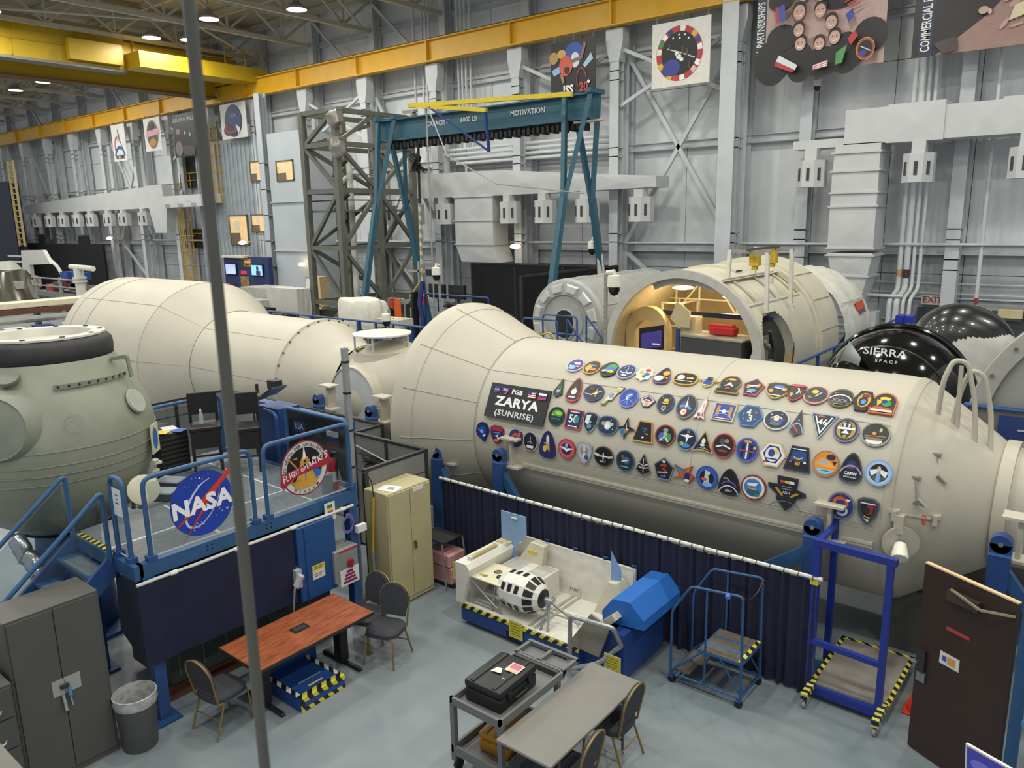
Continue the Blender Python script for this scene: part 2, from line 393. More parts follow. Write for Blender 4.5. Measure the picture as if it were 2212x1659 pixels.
MB().lathe([(-1.02, 0.73), (-1.02, 0.80), (-0.88, 0.80), (-0.88, 0.72), (0.9, 0.72), (1.0, 0.6)], 56, ax, 'X', cap1=True).build('docking_collar', CREAM2, zm, smooth=25)
for a in (46,): seam(zm, [cylp(-8.3+k*0.1, a, 1.458) for k in (0, 62)], 0.008)
for a in (-12.0, -13.6): MB().bar(cylp(-7.35, a, 1.465), cylp(-2.1, a, 1.465), 0.03, 0.035).build('rub_strip', CREAM, zm, smooth=0)
for a in (-3, -4.6): seam(zm, [cylp(-7.5, a, 1.456), cylp(-2.1, a, 1.456)], 0.007)
for a in (78, 46, 22, -3, -28):
    seam(zm, [cylp(-9.62, a, 1.99), cylp(-8.36, a, 1.472)], 0.012)
for X, Rr in ((-9.40, 1.905), (-8.34, 1.468), (-1.93, 1.418), (-4.45, 1.456)):
    seam(zm, [cylp(X, a, Rr) for a in range(-80, 130, 6)], 0.007)
def ladder_hook(X, a):
    R0 = 1.45-(X+2.03)*0.725+0.005
    p = cylp(X, a, R0+0.03); q = p+V((0.08, -0.10, -0.30)); m = MB(); m.tube([p, q], 0.016, 6); m.box(p, (0.12, 0.05, 0.03)); m.build('foot_restraint', M('#8f8b80', 0.5), zm)
    MB().prism([(-0.09, 0), (0.09, 0), (0.0, -0.12)], q, (0.9, -0.3, 0), (0.1, 0.5, -0.8), 0.03).build('foot_restraint_pad', M('#a09c92', 0.5), zm, smooth=0)
ladder_hook(-1.62, 40); ladder_hook(-1.76, 24)
# docking target: dish with a cup
q = cylp(-1.84, -9, 1.36); nrm = V((0.45, -0.88, -0.1)).normalized()
def tilt(mb, pos, n):
    mt = Matrix.Translation(pos) @ V((0, 0, 1)).rotation_difference(V(n).normalized()).to_matrix().to_4x4(); mb.v = [tuple(mt @ V(v)) for v in mb.v]; return mb
tilt(MB().lathe([(0.0, 0.20), (0.03, 0.205), (0.03, 0.0001)], 28), q+nrm*0.05, nrm).build('sensor_dish', CREAM, zm)
tilt(MB().lathe([(0.03, 0.065), (0.19, 0.095), (0.22, 0.085), (0.22, 0.0001)], 24), q+nrm*0.06, nrm+V((-0.25, 0, -0.55))).build('sensor_cup', M('#efeada', 0.4), zm)
MB().box(q+V((0.0, -0.05, 0.22)), (0.1, 0.12, 0.22)).build('sensor_bracket', CREAM2, zm, smooth=0)
MB().box(cylp(-1.64, 2, 1.20), (0.06, 0.02, 0.10)).build('red_tag', M('#e2573c', 0.5), zm, smooth=0)
for X, a in ((-1.93, 6), (-1.55, 4)):
    R0 = 1.45-(X+2.03)*0.725
    MB().box(cylp(X, a, R0+0.02), (0.16, 0.07, 0.05)).box(cylp(X+0.03, a-2, R0+0.05), (0.05, 0.06, 0.12)).build('hinge_fitting', CREAM2, zm, smooth=0)
MB().bar(cylp(-1.92, 5, 1.40), cylp(-1.56, 2.5, 1.16), 0.02).build('tie_rod', CREAM2, zm, smooth=0)
# hand rails hanging at the near end
for pts in ([cylp(-1.55, -28, 1.2), cylp(-1.52, -30, 1.32), cylp(-1.55, -50, 1.36), cylp(-1.6, -52, 1.24)], [cylp(-1.45, -62, 1.15), cylp(-1.42, -62, 1.3), cylp(-1.45, -86, 1.42), cylp(-1.5, -88, 1.2)]):
    MB().tube(fillet(pts, 0.05), 0.035, 8).build('handrail', CREAM2, zm)
# inverted-U rails on top of the near cone
for dx, dy in ((0.0, 0.0), (0.16, 0.16)):
    MB().tube(fillet([cylp(-1.72+dx, 66, 1.18-dx*0.72), V((-1.68+dx, 10.15+dy, 3.62-dx)), V((-1.60+dx, 10.2+dy, 3.87-dx*0.8)), V((-1.46+dx, 10.25+dy, 3.84-dx)), V((-1.36+dx, 10.3+dy, 3.4-dx)), cylp(-1.30+dx, 62, 0.9-dx*0.72)], 0.1), 0.03, 8).build('grab_rail', CREAM2, zm)
MB().tube([cylp(-1.5, 64, 1.02), V((-1.52, 10.22, 3.8))], 0.025, 8).build('grab_rail_strut', CREAM2, zm)
# sign
sg = thing('name_sign', 'black rectangular sign reading ZARYA (SUNRISE) on the white module', 'sign', cylp(-7.53, 25.5, 1.49), world=True)
a0 = radians(25.5); D = Dec(cylp(-7.53, 25.5, 1.49), (1, 0, 0), (0, sin(a0), cos(a0)))
D.plate(rect(-0.60, -0.285, 0.60, 0.285), '#24262a', 0.025, rough=0.5)
D.t('ZARYA', 0, -0.005, 0.205, '#f4f4f2', 0.035, sx=1.28, space=1.05).t('(SUNRISE)', 0, -0.19, 0.13, '#d9dadc', 0.022, sx=1.28, space=1.1)
D.t('FGB', -0.04, 0.175, 0.105, '#f4f4f2', 0.03, sx=1.2)
D.p(ell(-0.46, 0.18, 0.06), '#27439a').t('NASA', -0.46, 0.18, 0.036, '#ffffff', 0.01).p(strip([(-0.5, 0.13), (-0.40, 0.235)], 0.008), '#d5362f')
D.p(rect(-0.35, 0.165, -0.2, 0.225), '#3a56a8').t('RSA', -0.28, 0.195, 0.05, '#ffffff', 0.01).p([(-0.3, 0.12), (-0.2, 0.22), (-0.245, 0.12)], '#d8443c')
D.p(rect(0.19, 0.12, 0.34, 0.225), '#f2f0ee').ps([rect(0.19, 0.12+0.03*k, 0.34, 0.134+0.03*k) for k in range(4)], '#c33b3f').p(rect(0.19, 0.172, 0.255, 0.225), '#2c3c86')
D.p(rect(0.40, 0.12, 0.55, 0.225), '#f6f6f6').p(rect(0.40, 0.12, 0.55, 0.155), '#c8373a').p(rect(0.40, 0.155, 0.55, 0.19), '#2b3f8e')
D.build('sign_face', sg)
# ---- service module behind
sm = thing('service_module', 'big plain white stepped cylinder module with riveted flange left of the emblem module', 'module', (-18, AY, 0), world=True)
MB().lathe([(-24.0, 1.2), (-23.75, 1.75), (-23.46, 2.03), (-23.3, 2.05), (-18.86, 2.05)], 80, ax, 'X', cap0=True).build('large_barrel', CREAM, sm, smooth=40)
MB().lathe([(-18.86, 2.05), (-17.62, 1.385)], 80, ax, 'X').build('taper', CREAM, sm, smooth=20)
MB().lathe([(-17.66, 1.375), (-14.3, 1.35)], 72, ax, 'X').build('small_barrel', CREAM, sm, smooth=20)
MB().lathe([(-14.3, 1.34), (-14.28, 1.41), (-14.12, 1.41), (-14.10, 1.36), (-13.35, 0.98), (-13.2, 0.96), (-12.75, 0.94)], 72, ax, 'X').build('flange', CREAM, sm, smooth=25)
for k in range(30):
    t = 2*pi*k/30; p = V((-14.11, AY-1.375*cos(t), AZ+1.375*sin(t))); MB().cyl(p-V((0.012, 0, 0)), p+V((0.022, 0, 0)), 0.022, 8).build('bolt', M('#6b675d', 0.4, 0.5), sm)
MB().lathe([(-23.0, 2.056), (-22.96, 2.056)], 80, ax, 'X').build('weld_band', SEAM, sm)
MB().lathe([(-22.1, 2.056), (-22.04, 2.056)], 80, ax, 'X').build('weld_band', SEAM, sm)
for a in (8, -28, 50):
    seam(sm, [cylp(-23.2, a, 2.055), cylp(-18.86, a, 2.055), cylp(-17.64, a, 1.392)], 0.010); seam(sm, [cylp(-17.6, a, 1.377), cylp(-14.3, a, 1.352)], 0.010)
seam(sm, [cylp(-18.86, a, 2.055) for a in range(-80, 120, 6)], 0.010)
# docking node of it: ball with a round port, open hatch on top
m = MB(); prof = [(-12.8, 0.86), (-12.62, 0.98)] + [(-11.9+1.12*cos(t), 1.12*sin(t)) for t in [radians(d) for d in range(126, 28, -7)]] + [(-10.75, 0.52), (-10.3, 0.52)]
m.lathe(prof, 56, ax, 'X').build('node', CREAM, sm, smooth=30)
MB().lathe([(0, 0.70), (-1.05, 0.70), (-1.1, 0.68), (-1.1, 0.66)], 48, (-11.92, AY, AZ+0.05), 'Y').build('side_port', CREAM, sm)
MB().lathe([(-1.085, 0.665), (-1.085, 0.0001)], 48, (-11.92, AY, AZ+0.05), 'Y').build('port_cover', M('#bdbfbf', 0.55), sm, smooth=0)
MB().lathe([(0.4, 0.66), (0.90, 0.60), (0.95, 0.60), (0.95, 0.56), (0.82, 0.55)], 48, (-11.95, 10.5, AZ), 'Z').build('hatch_ring', CREAM, sm)
MB().lathe([(0.86, 0.555), (0.86, 0.0001)], 40, (-11.95, 10.5, AZ), 'Z').build('hatch_floor', M('#4d4a3a', 0.8), sm, smooth=0)
MB().lathe([(0.87, 0.555), (0.945, 0.557)], 40, (-11.95, 10.5, AZ), 'Z').build('hatch_lining', stripes('#26241a', '#b9a534', 5, (1, 1, 0)), sm)
MB().lathe([(1.27, 0.0001), (1.27, 0.60), (1.30, 0.60), (1.32, 0.3), (1.325, 0.0001)], 44, (-11.95, 10.5, AZ), 'Z').build('hatch_lid', M('#d7d5cb', 0.45), sm, smooth=50)
for t in (0.4, 2.3, 4.0, 5.2):
    p = V((-11.95+0.56*cos(t), 10.5+0.56*sin(t), AZ+0.93)); MB().cyl(p, p+V((0, 0, 0.35)), 0.02, 8).build('lid_post', M('#b9b7ad', 0.4), sm)
# ---- stands: blue post with strap, white saddle bracket
def stand(X, ztop, label, foot=True, side=1, kind=0):
    t = thing('support_stand', label, 'stand', (X, 9.05, 0), group='blue stands under the white modules')
    m = MB(); m.box((0, 0, (ztop-0.1)/2), (0.2, 0.14, ztop-0.1)); m.lathe([(-0.07, 0.1), (0.07, 0.1)], 16, (0, 0, ztop-0.1), 'Y', cap0=True, cap1=True); m.build('post', BLUE, t)
    MB().box((0, 0, ztop-0.22), (0.206, 0.146, 0.03)).build('strap', M('#4a76b4', 0.4), t, smooth=0)
    MB().cyl((0, -0.08, ztop-0.1), (0, 0.16, ztop-0.1), 0.025, 10).build('pin', STEEL, t)
    MB().prism([(0.1, ztop-0.38), (0.1, ztop-0.58), (0.75, ztop-1.5), (0.95, ztop-1.5)] if side > 0 else [(-0.1, ztop-0.38), (-0.95, ztop-1.0), (-0.95, ztop-1.2), (-0.1, ztop-0.58)], (0, 0.05, 0), (1, 0, 0), (0, 0, 1), 0.1).build('knee_brace', BLUE_L, t, smooth=0)
    m = MB(); m.box((0.14, 0.16, ztop+0.16), (0.34, 0.24, 0.03)); m.box((0.14, 0.2, ztop-0.07), (0.05, 0.2, 0.44)); m.box((0.16, 0.16, ztop-0.30), (0.34, 0.24, 0.03)); m.build('saddle_bracket', CREAM, t, smooth=0)
    if foot: MB().box((0, 0, 0.02), (0.4, 0.4, 0.04)).build('base_plate', BLUE, t, smooth=0)
    return t
stand(-9.04, 1.80, 'blue support stand under the wide white cone beside the grey partition')
stand(-7.65, 2.0, 'blue support stand in front of the barrel below the ZARYA sign')
stand(-2.72, 2.0, 'blue support stand behind the rolling frame under the large black emblem', side=-1)
stand(-0.81, 2.28, 'blue support stand behind the brown door under the tapered end')
stand(-12.26, 2.3, 'blue support stand top left of the round port cover')
stand(-10.71, 2.28, 'blue support stand top right of the round port cover')
# ---- curtain
cu = thing('curtain', 'long navy pleated curtain on a white rod below the emblem module', 'curtain', (-5.5, 8.5, 0), world=True)
m = MB(); n = 460; rows = (0.03, 0.5, 1.0, 1.46); X0, X1 = -8.42, -2.47
vs = []
for z in rows:
    for i in range(n+1):
        x = X0+(X1-X0)*i/n; ph = 2*pi*i/9.2
        amp = 0.032*(1.15-0.35*z)*(0.75+0.5*sin(i*0.37+1.3*sin(i*0.11)))
        vs.append((x+0.015*sin(ph*0.5), 8.5+amp*sin(ph+0.8*sin(i*0.05)+z*0.25), z+0.012*sin(i*0.05)))
m.add(vs, [(r_*(n+1)+i, r_*(n+1)+i+1, (r_+1)*(n+1)+i+1, (r_+1)*(n+1)+i) for r_ in range(3) for i in range(n)])
m.build('fabric', M('#1b1e38', 0.85, var=0.12, scale=12), cu, smooth=60)
MB().tube([(X0-0.05, 8.5, 1.5), (X1+0.05, 8.5, 1.5)], 0.025, 8).build('curtain_rod', M('#d7d5cc', 0.4), cu)
for i in range(36):
    x = X0+0.05+(X1-X0-0.1)*i/35; MB().tube(arcpts((x, 8.5, 1.495), 0.036, 0, 2*pi*0.94, 9, (0, 1, 0), (0, 0, 1)), 0.006, 4).build('curtain_ring', M('#3a3a3e', 0.4, 0.5), cu)
# ================================================================ mission emblems
def _sm(pts, it=1):
    for _ in range(it):
        o = []
        for i, p in enumerate(pts):
            q = pts[(i+1) % len(pts)]; o += [(p[0]*.75+q[0]*.25, p[1]*.75+q[1]*.25), (p[0]*.25+q[0]*.75, p[1]*.25+q[1]*.75)]
        pts = o
    return pts
SHP = {
 'E': ell(0, 0, 1, 1, 32), 'SQ': rect(-.95, -.95, .95, .95), 'RR': _sm(rect(-1.02, -1.02, 1.02, 1.02), 2),
 'RT': _sm([(-1.15, -1), (1.15, -1), (.35, 1.15), (-.35, 1.15)], 2), 'TRI': [(-1, -.9), (0, -.72), (1, -.9), (0, 1)], 'KITE': [(0, 1), (-.9, -.55), (-.1, -1), (.85, -.6)],
 'DN': [(-1, 1), (0, -1), (1, 1)], 'HEX': ngon(0, 0, 1.08, 6), 'PENT': ngon(0, -.05, 1.1, 5, pi/2), 'TRAP': [(-1, -1), (1, -1), (.62, 1), (-.62, 1)],
 'SH': _sm([(-1, .95), (-.98, -.1), (-.55, -.7), (0, -1.1), (.55, -.7), (.98, -.1), (1, .95)], 1), 'ARCH': [(-1, -1), (1, -1)] + arc2(0, .1, 1, .9, 0, pi, 12),
 'DIA': [(0, 1), (-1, .1), (-.35, -1), (.35, -1), (1, .1)], 'STAR4': [(0, 1.1), (-.28, .25), (-1.1, 0), (-.28, -.3), (0, -1.1), (.28, -.3), (1.1, 0), (.28, .25)],
 'EGG': _sm([(-1.05, -.7), (-.5, -1.05), (.5, -1.05), (1.05, -.7), (.7, .5), (.2, 1.1), (-.2, 1.1), (-.7, .5)], 2),
 'DROP': _sm([(-.95, .3), (-.8, -.5), (0, -.8), (.35, -1.15), (.55, -.6), (1, .1), (.7, .9), (-.3, 1.1)], 2),
 'SCAL': [(cos(2*pi*k/40)*(.92+.1*cos(16*pi*k/40)), sin(2*pi*k/40)*(.92+.1*cos(16*pi*k/40))) for k in range(40)],
 'WING': [(-1, .15), (-.5, -.1), (-.45, -.6), (0, -.95), (.45, -.6), (.5, -.1), (1, .15), (.4, .3), (.25, .9), (-.25, .9), (-.4, .3)],
 'BASE': [(-1, -1), (1, -1), (1, -.62), (.8, -.62)] + arc2(0, .1, .92, .9, -.7, pi+.7, 22) + [(-.8, -.62), (-1, -.62)],
 'STN': [(-.9, -1), (-.45, -1), (-.2, -.55), (.15, -.5), (.5, .3), (.75, .45), (1, .95), (.4, 1), (.0, .3), (-.3, .2), (-.5, -.35)],
 'RKT': [(-.8, -1), (-.2, -.8), (0, -.95), (.25, -.8), (.9, -1), (.5, -.3), (.55, .6), (.2, 1.1), (-.1, .5), (-.35, -.2)],
 'ARROW': [(0, -1), (-.55, -.35), (-.5, -.12), (-1, .3), (-1, .5), (-.5, .5), (-.55, 1), (.55, 1), (.5, .35), (.95, .22), (.98, .02), (.5, -.2), (.45, -.45)],
 'PLANE': [(-1, -.7), (-.35, -.3), (-.9, .7), (-.1, .35), (.75, .9), (.45, .15), (.95, -.25), (.5, -.9), (-.1, -.45)],
 'LION': _sm([(-.9, .1), (-.75, -.75), (0, -1), (.75, -.7), (1, 0), (.85, .85), (.5, .75), (.1, 1), (-.55, .8)], 1),
}
# X, row, half width, half height, outline, rim, field, [decor], look
ER, EF = 58.2, 1
_R = {0: 58.2, 1: 40.0, 2: 22.2, 3: 4.2}
def e(x, y, a, b, c): return ('p', ell(x, y, a, b, 16), c)
def p(c, *xy): return ('p', [(xy[i], xy[i+1]) for i in range(0, len(xy), 2)], c)
def ln(c, w, *xy): return ('p', strip([(xy[i], xy[i+1]) for i in range(0, len(xy), 2)], w), c)
def tx(s, x, y, z, c): return ('t', s, x, y, z, c)
def sw(c, y0=-.1, h=.5, w=.2): return ('p', strip(arc2(0, y0-1.0, 1.1, 1.0+h, .5, 2.64, 10), w), c)
def stars(c, *xy): return ('s', [ngon(xy[i], xy[i+1], .07, 4) for i in range(0, len(xy), 2)], c)
EMB = [
(-6.778,0,.15,.15,'E','#c9b9d0','#2b3a7e',[e(.1,.35,.45,.18,'#e7e4ee'),e(.3,.1,.4,.16,'#cf6f86'),e(-.2,-.55,.5,.25,'#7fb4df'),ln('#e9eef6',.12,-.7,-.2,.6,-.25)],'round navy emblem with pink and white stripes'),
(-6.468,0,.15,.155,'E','#c79a35','#1d1b1c',[p('#d9a433',-.85,-.3,-.2,-.85,.1,.3,-.5,.5),p('#4f83b5',-.5,.45,.5,.35,.6,.15,-.3,.2),e(.35,-.35,.42,.25,'#c8713a'),p('#2f2f6d',-.1,-.85,.6,-.7,.3,-.5)],'round gold and black emblem'),
(-6.157,0,.15,.16,'E','#2a2c2b','#1b1d20',[e(.25,.3,.65,.55,'#3f9a4b'),e(.1,.05,.6,.3,'#2f74c4'),e(.35,-.35,.45,.2,'#d8c23f'),e(-.45,-.35,.3,.2,'#e6e6e3'),p('#12130f',-.8,-.55,.5,-.85,-.2,-.35)],'round green and blue emblem'),
(-5.853,0,.155,.16,'E','#9fa6bd','#1d2a66',[ln('#dfe4ef',.14,-.75,-.1,-.3,-.3,0,-.15,.3,-.3,.75,-.1),ln('#c7cfe2',.08,0,-.2,.05,.55),stars('#ffffff',-.4,.5,.5,.4,-.1,.7),e(0,-.65,.35,.12,'#dfe4ef')],'round navy emblem with white wings'),
(-5.544,0,.145,.15,'SCAL','#e9e4d6','#d9cdb4',[e(.25,.55,.35,.25,'#c5352e'),p('#e0a23a',-.7,.5,-.1,.1,-.6,-.1),e(.35,-.1,.35,.25,'#2f62b0'),e(-.05,.0,.22,.22,'#7cc0e8'),p('#23315f',-.2,-.4,.2,-.75,.3,-.3)],'scalloped cream emblem with red and blue figures'),
(-5.241,0,.15,.16,'RT','#7a5a86','#1f1c1e',[e(-.35,-.4,.55,.4,'#dfe4ea'),e(.25,.4,.4,.35,'#e0ac3a'),ln('#c99a3a',.14,.0,-.1,.75,-.35),p('#141316',-.75,.1,-.1,.2,-.6,-.1)],'rounded triangular emblem with purple rim'),
(-4.886,0,.185,.125,'RR','#c7a24a','#17181b',[e(-.45,.15,.35,.45,'#c9d3df'),e(-.5,.25,.25,.3,'#eef2f6'),p('#d8a53a',.1,-.05,.55,-.05,.55,.3,.1,.3),ln('#efe3b2',.1,-.8,-.45,.8,-.5),e(.6,.1,.12,.18,'#d5d5e2')],'rounded rectangular black emblem with gold rim'),
(-4.534,0,.16,.12,'WING','#e0c04a','#2f5ea8',[e(0,-.15,.38,.6,'#1e3f86'),p('#d9b53c',-.8,.1,-.35,-.1,-.35,.15),p('#d9b53c',.8,.1,.35,-.1,.35,.15),e(0,.45,.18,.3,'#1b1c22'),ln('#e8eef5',.12,-.3,-.75,.3,-.75)],'small blue emblem with yellow wings'),
(-4.219,0,.165,.175,'BASE','#8d7a45','#1b1a18',[e(0,.15,.72,.68,'#2b2a2e'),e(0,.6,.4,.14,'#dba53a'),p('#eceff2',-.45,-.35,0,.25,.45,-.35,0,-.15),p('#b5432f',-.25,-.72,.25,-.72,.2,-.5,-.2,-.5),ln('#a9914e',.08,-.7,.2,-.3,.5)],'round gold and black emblem standing on a flat base'),
(-3.891,0,.14,.165,'PENT','#b05a63','#1b1a1f',[p('#e0913f',-.75,.2,-.45,.3,-.35,-.2,-.65,-.25),p('#e0913f',.45,.5,.75,.35,.6,-.05,.35,0),ln('#e4e8f0',.16,-.4,.05,.45,.2),e(.05,-.5,.5,.2,'#5e8fd0'),p('#e7dfe2',-.6,-.7,.2,-.85,.1,-.7)],'red-rimmed pentagonal emblem with orange panels'),
(-3.561,0,.165,.16,'SH','#b59a5a','#17171a',[e(.05,.45,.5,.2,'#3f6fc0'),p('#df9a3f',-.8,0,-.4,.1,-.35,-.35,-.65,-.4),p('#df9a3f',.4,.35,.85,.3,.75,-.1,.45,-.05),ln('#e8ecf2',.13,-.4,.3,.5,.15),ln('#e2ded4',.1,-.5,-.75,.5,-.75)],'wide gold-rimmed black shield emblem'),
(-3.322,0,.125,.16,'SH','#a8393e','#1c1a1e',[ln('#dfe6ee',.16,.1,.6,.35,.2,.15,-.2),p('#df9340',-.55,-.1,-.15,-.2,-.25,-.6,-.55,-.5),p('#df9340',.4,.1,.65,.2,.6,-.2),p('#b8373d',-.9,.95,.95,.95,.85,.7,-.85,.7)],'narrow red-topped shield emblem'),
(-3.064,0,.16,.165,'E','#c98b8f','#3a3833',[e(0,0,.78,.75,'#2b2a27'),e(-.15,.35,.3,.25,'#e8bf45'),ln('#9fc0e0',.14,.0,-.25,.45,.35),p('#8d8a80',-.6,-.2,-.1,-.5,-.5,-.5),stars('#8d2f35',-.85,.1,.85,-.1,0,-.86)],'oval emblem with pale pink rim'),
(-2.756,0,.155,.165,'E','#6f6a4e','#1f2022',[e(0,0,.8,.78,'#2a2b2d'),sw('#d9dde0',.25,.1,.12),tx('XXX',0,-.4,.55,'#8e9196'),p('#b06a3a',-.9,.55,-.3,.6,-.6,.4),ln('#9b9466',.1,-.5,-.8,.4,-.82)],'round charcoal emblem lettered XXX'),
(-2.489,0,.12,.185,'HEX','#2a292c','#201f20',[e(.05,.05,.72,.78,'#d99a2e'),e(.1,.5,.45,.25,'#7a2b22'),e(0,-.1,.5,.5,'#23242b'),e(.05,-.15,.28,.26,'#3f8fdc'),ln('#d9a93a',.12,-.6,.3,-.5,-.4)],'six-sided black and amber emblem'),
(-2.253,0,.145,.185,'ARCH','#c0663a','#2a2d2e',[e(0,.45,.5,.2,'#e6c63f'),p('#d8b23a',-.7,.3,-.1,.2,-.5,-.4),e(.25,-.05,.4,.35,'#2f8f4e'),e(0,.15,.25,.2,'#26327a'),p('#d9c9b8',-.95,-.95,.95,-.95,.95,-.72,-.95,-.72),p('#c04a2c',-.9,-.7,.9,-.7,.6,-.5,-.7,-.45)],'orange arched emblem with green and yellow'),
(-6.832,1,.105,.17,'KITE','#20362a','#14181a',[p('#3f7a46',0,.8,-.3,-.1,-.1,-.15),p('#5d9a52',.15,.5,.25,-.3,.45,-.4),e(.0,-.5,.3,.15,'#6f9fcf'),ln('#d9dfe0',.08,-.3,-.3,.4,-.35)],'dark green kite-shaped emblem'),
(-6.549,1,.135,.195,'EGG','#b5373a','#1b1a1f',[e(0,.35,.3,.45,'#23232c'),e(0,-.2,.42,.3,'#e5e5ea'),p('#d9a23a',-.25,.05,.25,.05,.0,.3),p('#8d2c33',-.7,-.6,.7,-.6,.5,-.85,-.5,-.85),ln('#dfe3ea',.1,-.5,-.75,.5,-.75)],'tall red pointed emblem'),
(-6.208,1,.175,.145,'E','#3a3f78','#1b1733',[('p',strip([(-.95,-.2),(-.2,-.3),(.3,0),(.9,.35)],[.02,.12,.14,.02]),'#eef0f6'),e(.3,.0,.16,.2,'#ffe9bd'),ln('#f4d9a0',.06,.3,-.5,.3,.6),ln('#f4d9a0',.06,-.1,-.2,.75,.3),tx('35',-.3,.45,.4,'#b8413f')],'oval violet-black emblem with a bright star'),
(-5.885,1,.16,.165,'STN','#8a8d5a','#cfd0c0',[p('#b3b064',.1,.55,.75,.9,.7,.5,.3,.35),p('#b3b064',-.8,-.95,-.45,-.95,-.3,-.6,-.55,-.6),e(-.05,-.05,.28,.25,'#7d8fb8'),p('#a8604a',-.1,.1,.15,.3,.2,0)],'irregular emblem shaped like solar panels'),
(-5.603,1,.155,.16,'E','#6d7fc0','#1f3c9c',[ln('#7fa3e0',.07,0,-.1,-.7,-.5),ln('#7fa3e0',.07,0,-.1,.7,-.5),ln('#7fa3e0',.07,0,-.1,.1,-.85),ln('#7fa3e0',.07,0,-.1,-.3,-.8),e(.05,.25,.4,.3,'#3f6fd0'),ln('#dfe6f6',.1,-.3,.1,.4,.45),e(-.1,-.1,.18,.18,'#bcd2f4')],'round bright blue emblem with rays'),
(-5.293,1,.13,.1,'DIA','#3a3560','#cdbfb8',[p('#2b2c56',0,.8,-.75,.1,-.4,-.1,0,.3,.4,-.1,.75,.1),e(0,.0,.3,.25,'#c14a4a'),e(0,-.6,.3,.2,'#c7a65a'),ln('#f2eee8',.14,-.4,.1,.4,.0)],'small diamond emblem in red and cream'),
(-5.008,1,.13,.15,'E','#3b4a7c','#161a30',[e(0,.35,.35,.2,'#d9bf3a'),ln('#d9bf3a',.14,-.4,.05,0,-.05,.4,.1),e(0,-.6,.3,.3,'#c9c3a4'),e(0,-.6,.18,.18,'#2b3a52'),stars('#c9d3ee',-.5,.6,.5,.6)],'round dark navy emblem with yellow crown'),
(-4.685,1,.15,.19,'E','#6a6f7c','#1f2228',[e(-.2,.0,.55,.5,'#3d4a66'),ln('#5f97dc',.2,-.7,-.1,0,.1,.6,-.25),p('#dfe3ea',-.1,.9,.15,.0,-.1,-.2),e(-.1,-.55,.42,.4,'#8f2f34'),e(-.1,-.55,.3,.28,'#e9e6df'),p('#b05a3a',-.2,-.6,0,-.35,.1,-.65)],'round grey emblem with a smaller red disc'),
(-4.461,1,.105,.17,'RKT','#b98a8a','#e4d6d4',[p('#d99a9a',.0,.8,.35,.5,.3,-.2,.05,-.2),p('#b5463f',.35,-.2,.75,-.85,.35,-.7),e(-.05,-.6,.3,.2,'#34406e'),ln('#f3eeec',.12,.1,.8,.1,-.6)],'pale pink shuttle-shaped emblem'),
(-4.137,1,.165,.14,'SQ','#c3b98a','#2a3a9c',[('s',[rect(-.75,-.6,-.45,.7),rect(.45,-.6,.75,.7)],'#b98a3c'),ln('#dfe6f4',.14,-.45,.05,.45,.1),e(0,.05,.2,.22,'#e6ecf6'),sw('#7f9fe6',-.45,.2,.08),ln('#e0d9b8',.1,-.7,-.82,.7,-.82)],'blue rectangular emblem with two gold panels'),
(-3.779,1,.165,.165,'HEX','#2d78ae','#143a66',[('p',ngon(0,0,.84,6),'#163f70'),tx('4',-.15,.3,.75,'#d9dfc8'),tx('3',.1,-.3,.85,'#cfd8cc'),e(.5,.35,.12,.12,'#c2493d'),stars('#9fc6e6',-.6,.1,.55,-.3,-.45,-.4)],'blue hexagonal emblem numbered 43'),
(-3.428,1,.165,.145,'E','#b9c3d2','#11131c',[e(0,0,.82,.8,'#151824'),e(.05,-.05,.6,.5,'#2b4a9c'),e(.0,.1,.25,.25,'#efd986'),ln('#e4eaf4',.1,-.5,.1,0,.45,.5,.15),e(0,-.5,.5,.2,'#5a5f6c'),stars('#ffffff',-.5,.5,.4,.6)],'oval emblem with wide pale blue rim'),
(-3.152,1,.105,.19,'KITE','#4a4552','#262434',[p('#3a3550',0,.85,-.55,-.5,.0,-.3),sw('#8fa6d4',-.55,.5,.1),ln('#b5453a',.14,-.5,-.3,.3,-.75),stars('#dfe3f0',.1,.2,-.1,-.1)],'dark slate kite-shaped emblem'),
(-2.863,1,.165,.18,'DN','#9fb0c4','#1b1c22',[p('#e4e9ee',-.75,.85,0,-.72,.75,.85,.62,.85,0,-.5,-.62,.85),tx('46',0,.35,.6,'#eef0f2'),p('#b5534c',-.5,.92,.1,.92,.0,.75,-.45,.75)],'inverted triangular emblem numbered 46'),
(-2.572,1,.15,.165,'E','#6a6f9c','#1b1b20',[e(0,0,.84,.84,'#a98a3c'),e(0,0,.5,.82,'#1c1c22'),ln('#eef0f2',.2,-.75,.1,.75,.15),('s',[rect(-.3,.25,-.1,.6),rect(.1,.25,.3,.6)],'#c9ced6'),p('#eef0f2',-.35,-.35,.0,.0,.35,-.35),tx('47',0,-.65,.3,'#d9b03c')],'round gold-striped emblem with a white station'),
(-2.237,1,.165,.16,'E','#8b938c','#1c211c',[e(0,-.65,.65,.3,'#dfd9cf'),e(-.1,.05,.16,.16,'#e08a36'),ln('#b58a5a',.06,-.8,-.25,.8,-.15),ln('#8f7a5a',.05,-.8,-.45,.8,-.4),e(.35,.4,.12,.2,'#aebd8c'),e(-.1,-.45,.7,.12,'#7c6a55')],'oval black emblem with a glowing orange point'),
(-6.732,2,.15,.145,'E','#3a4a3c','#12201c',[e(.1,.35,.75,.45,'#3f9a3f'),e(.25,.4,.5,.22,'#a6d23f'),e(0,-.35,.8,.4,'#12343c'),ln('#2f7f6a',.1,-.6,-.3,.6,-.35),tx('49',-.5,.1,.3,'#d9e08a')],'round green emblem beside the ZARYA sign'),
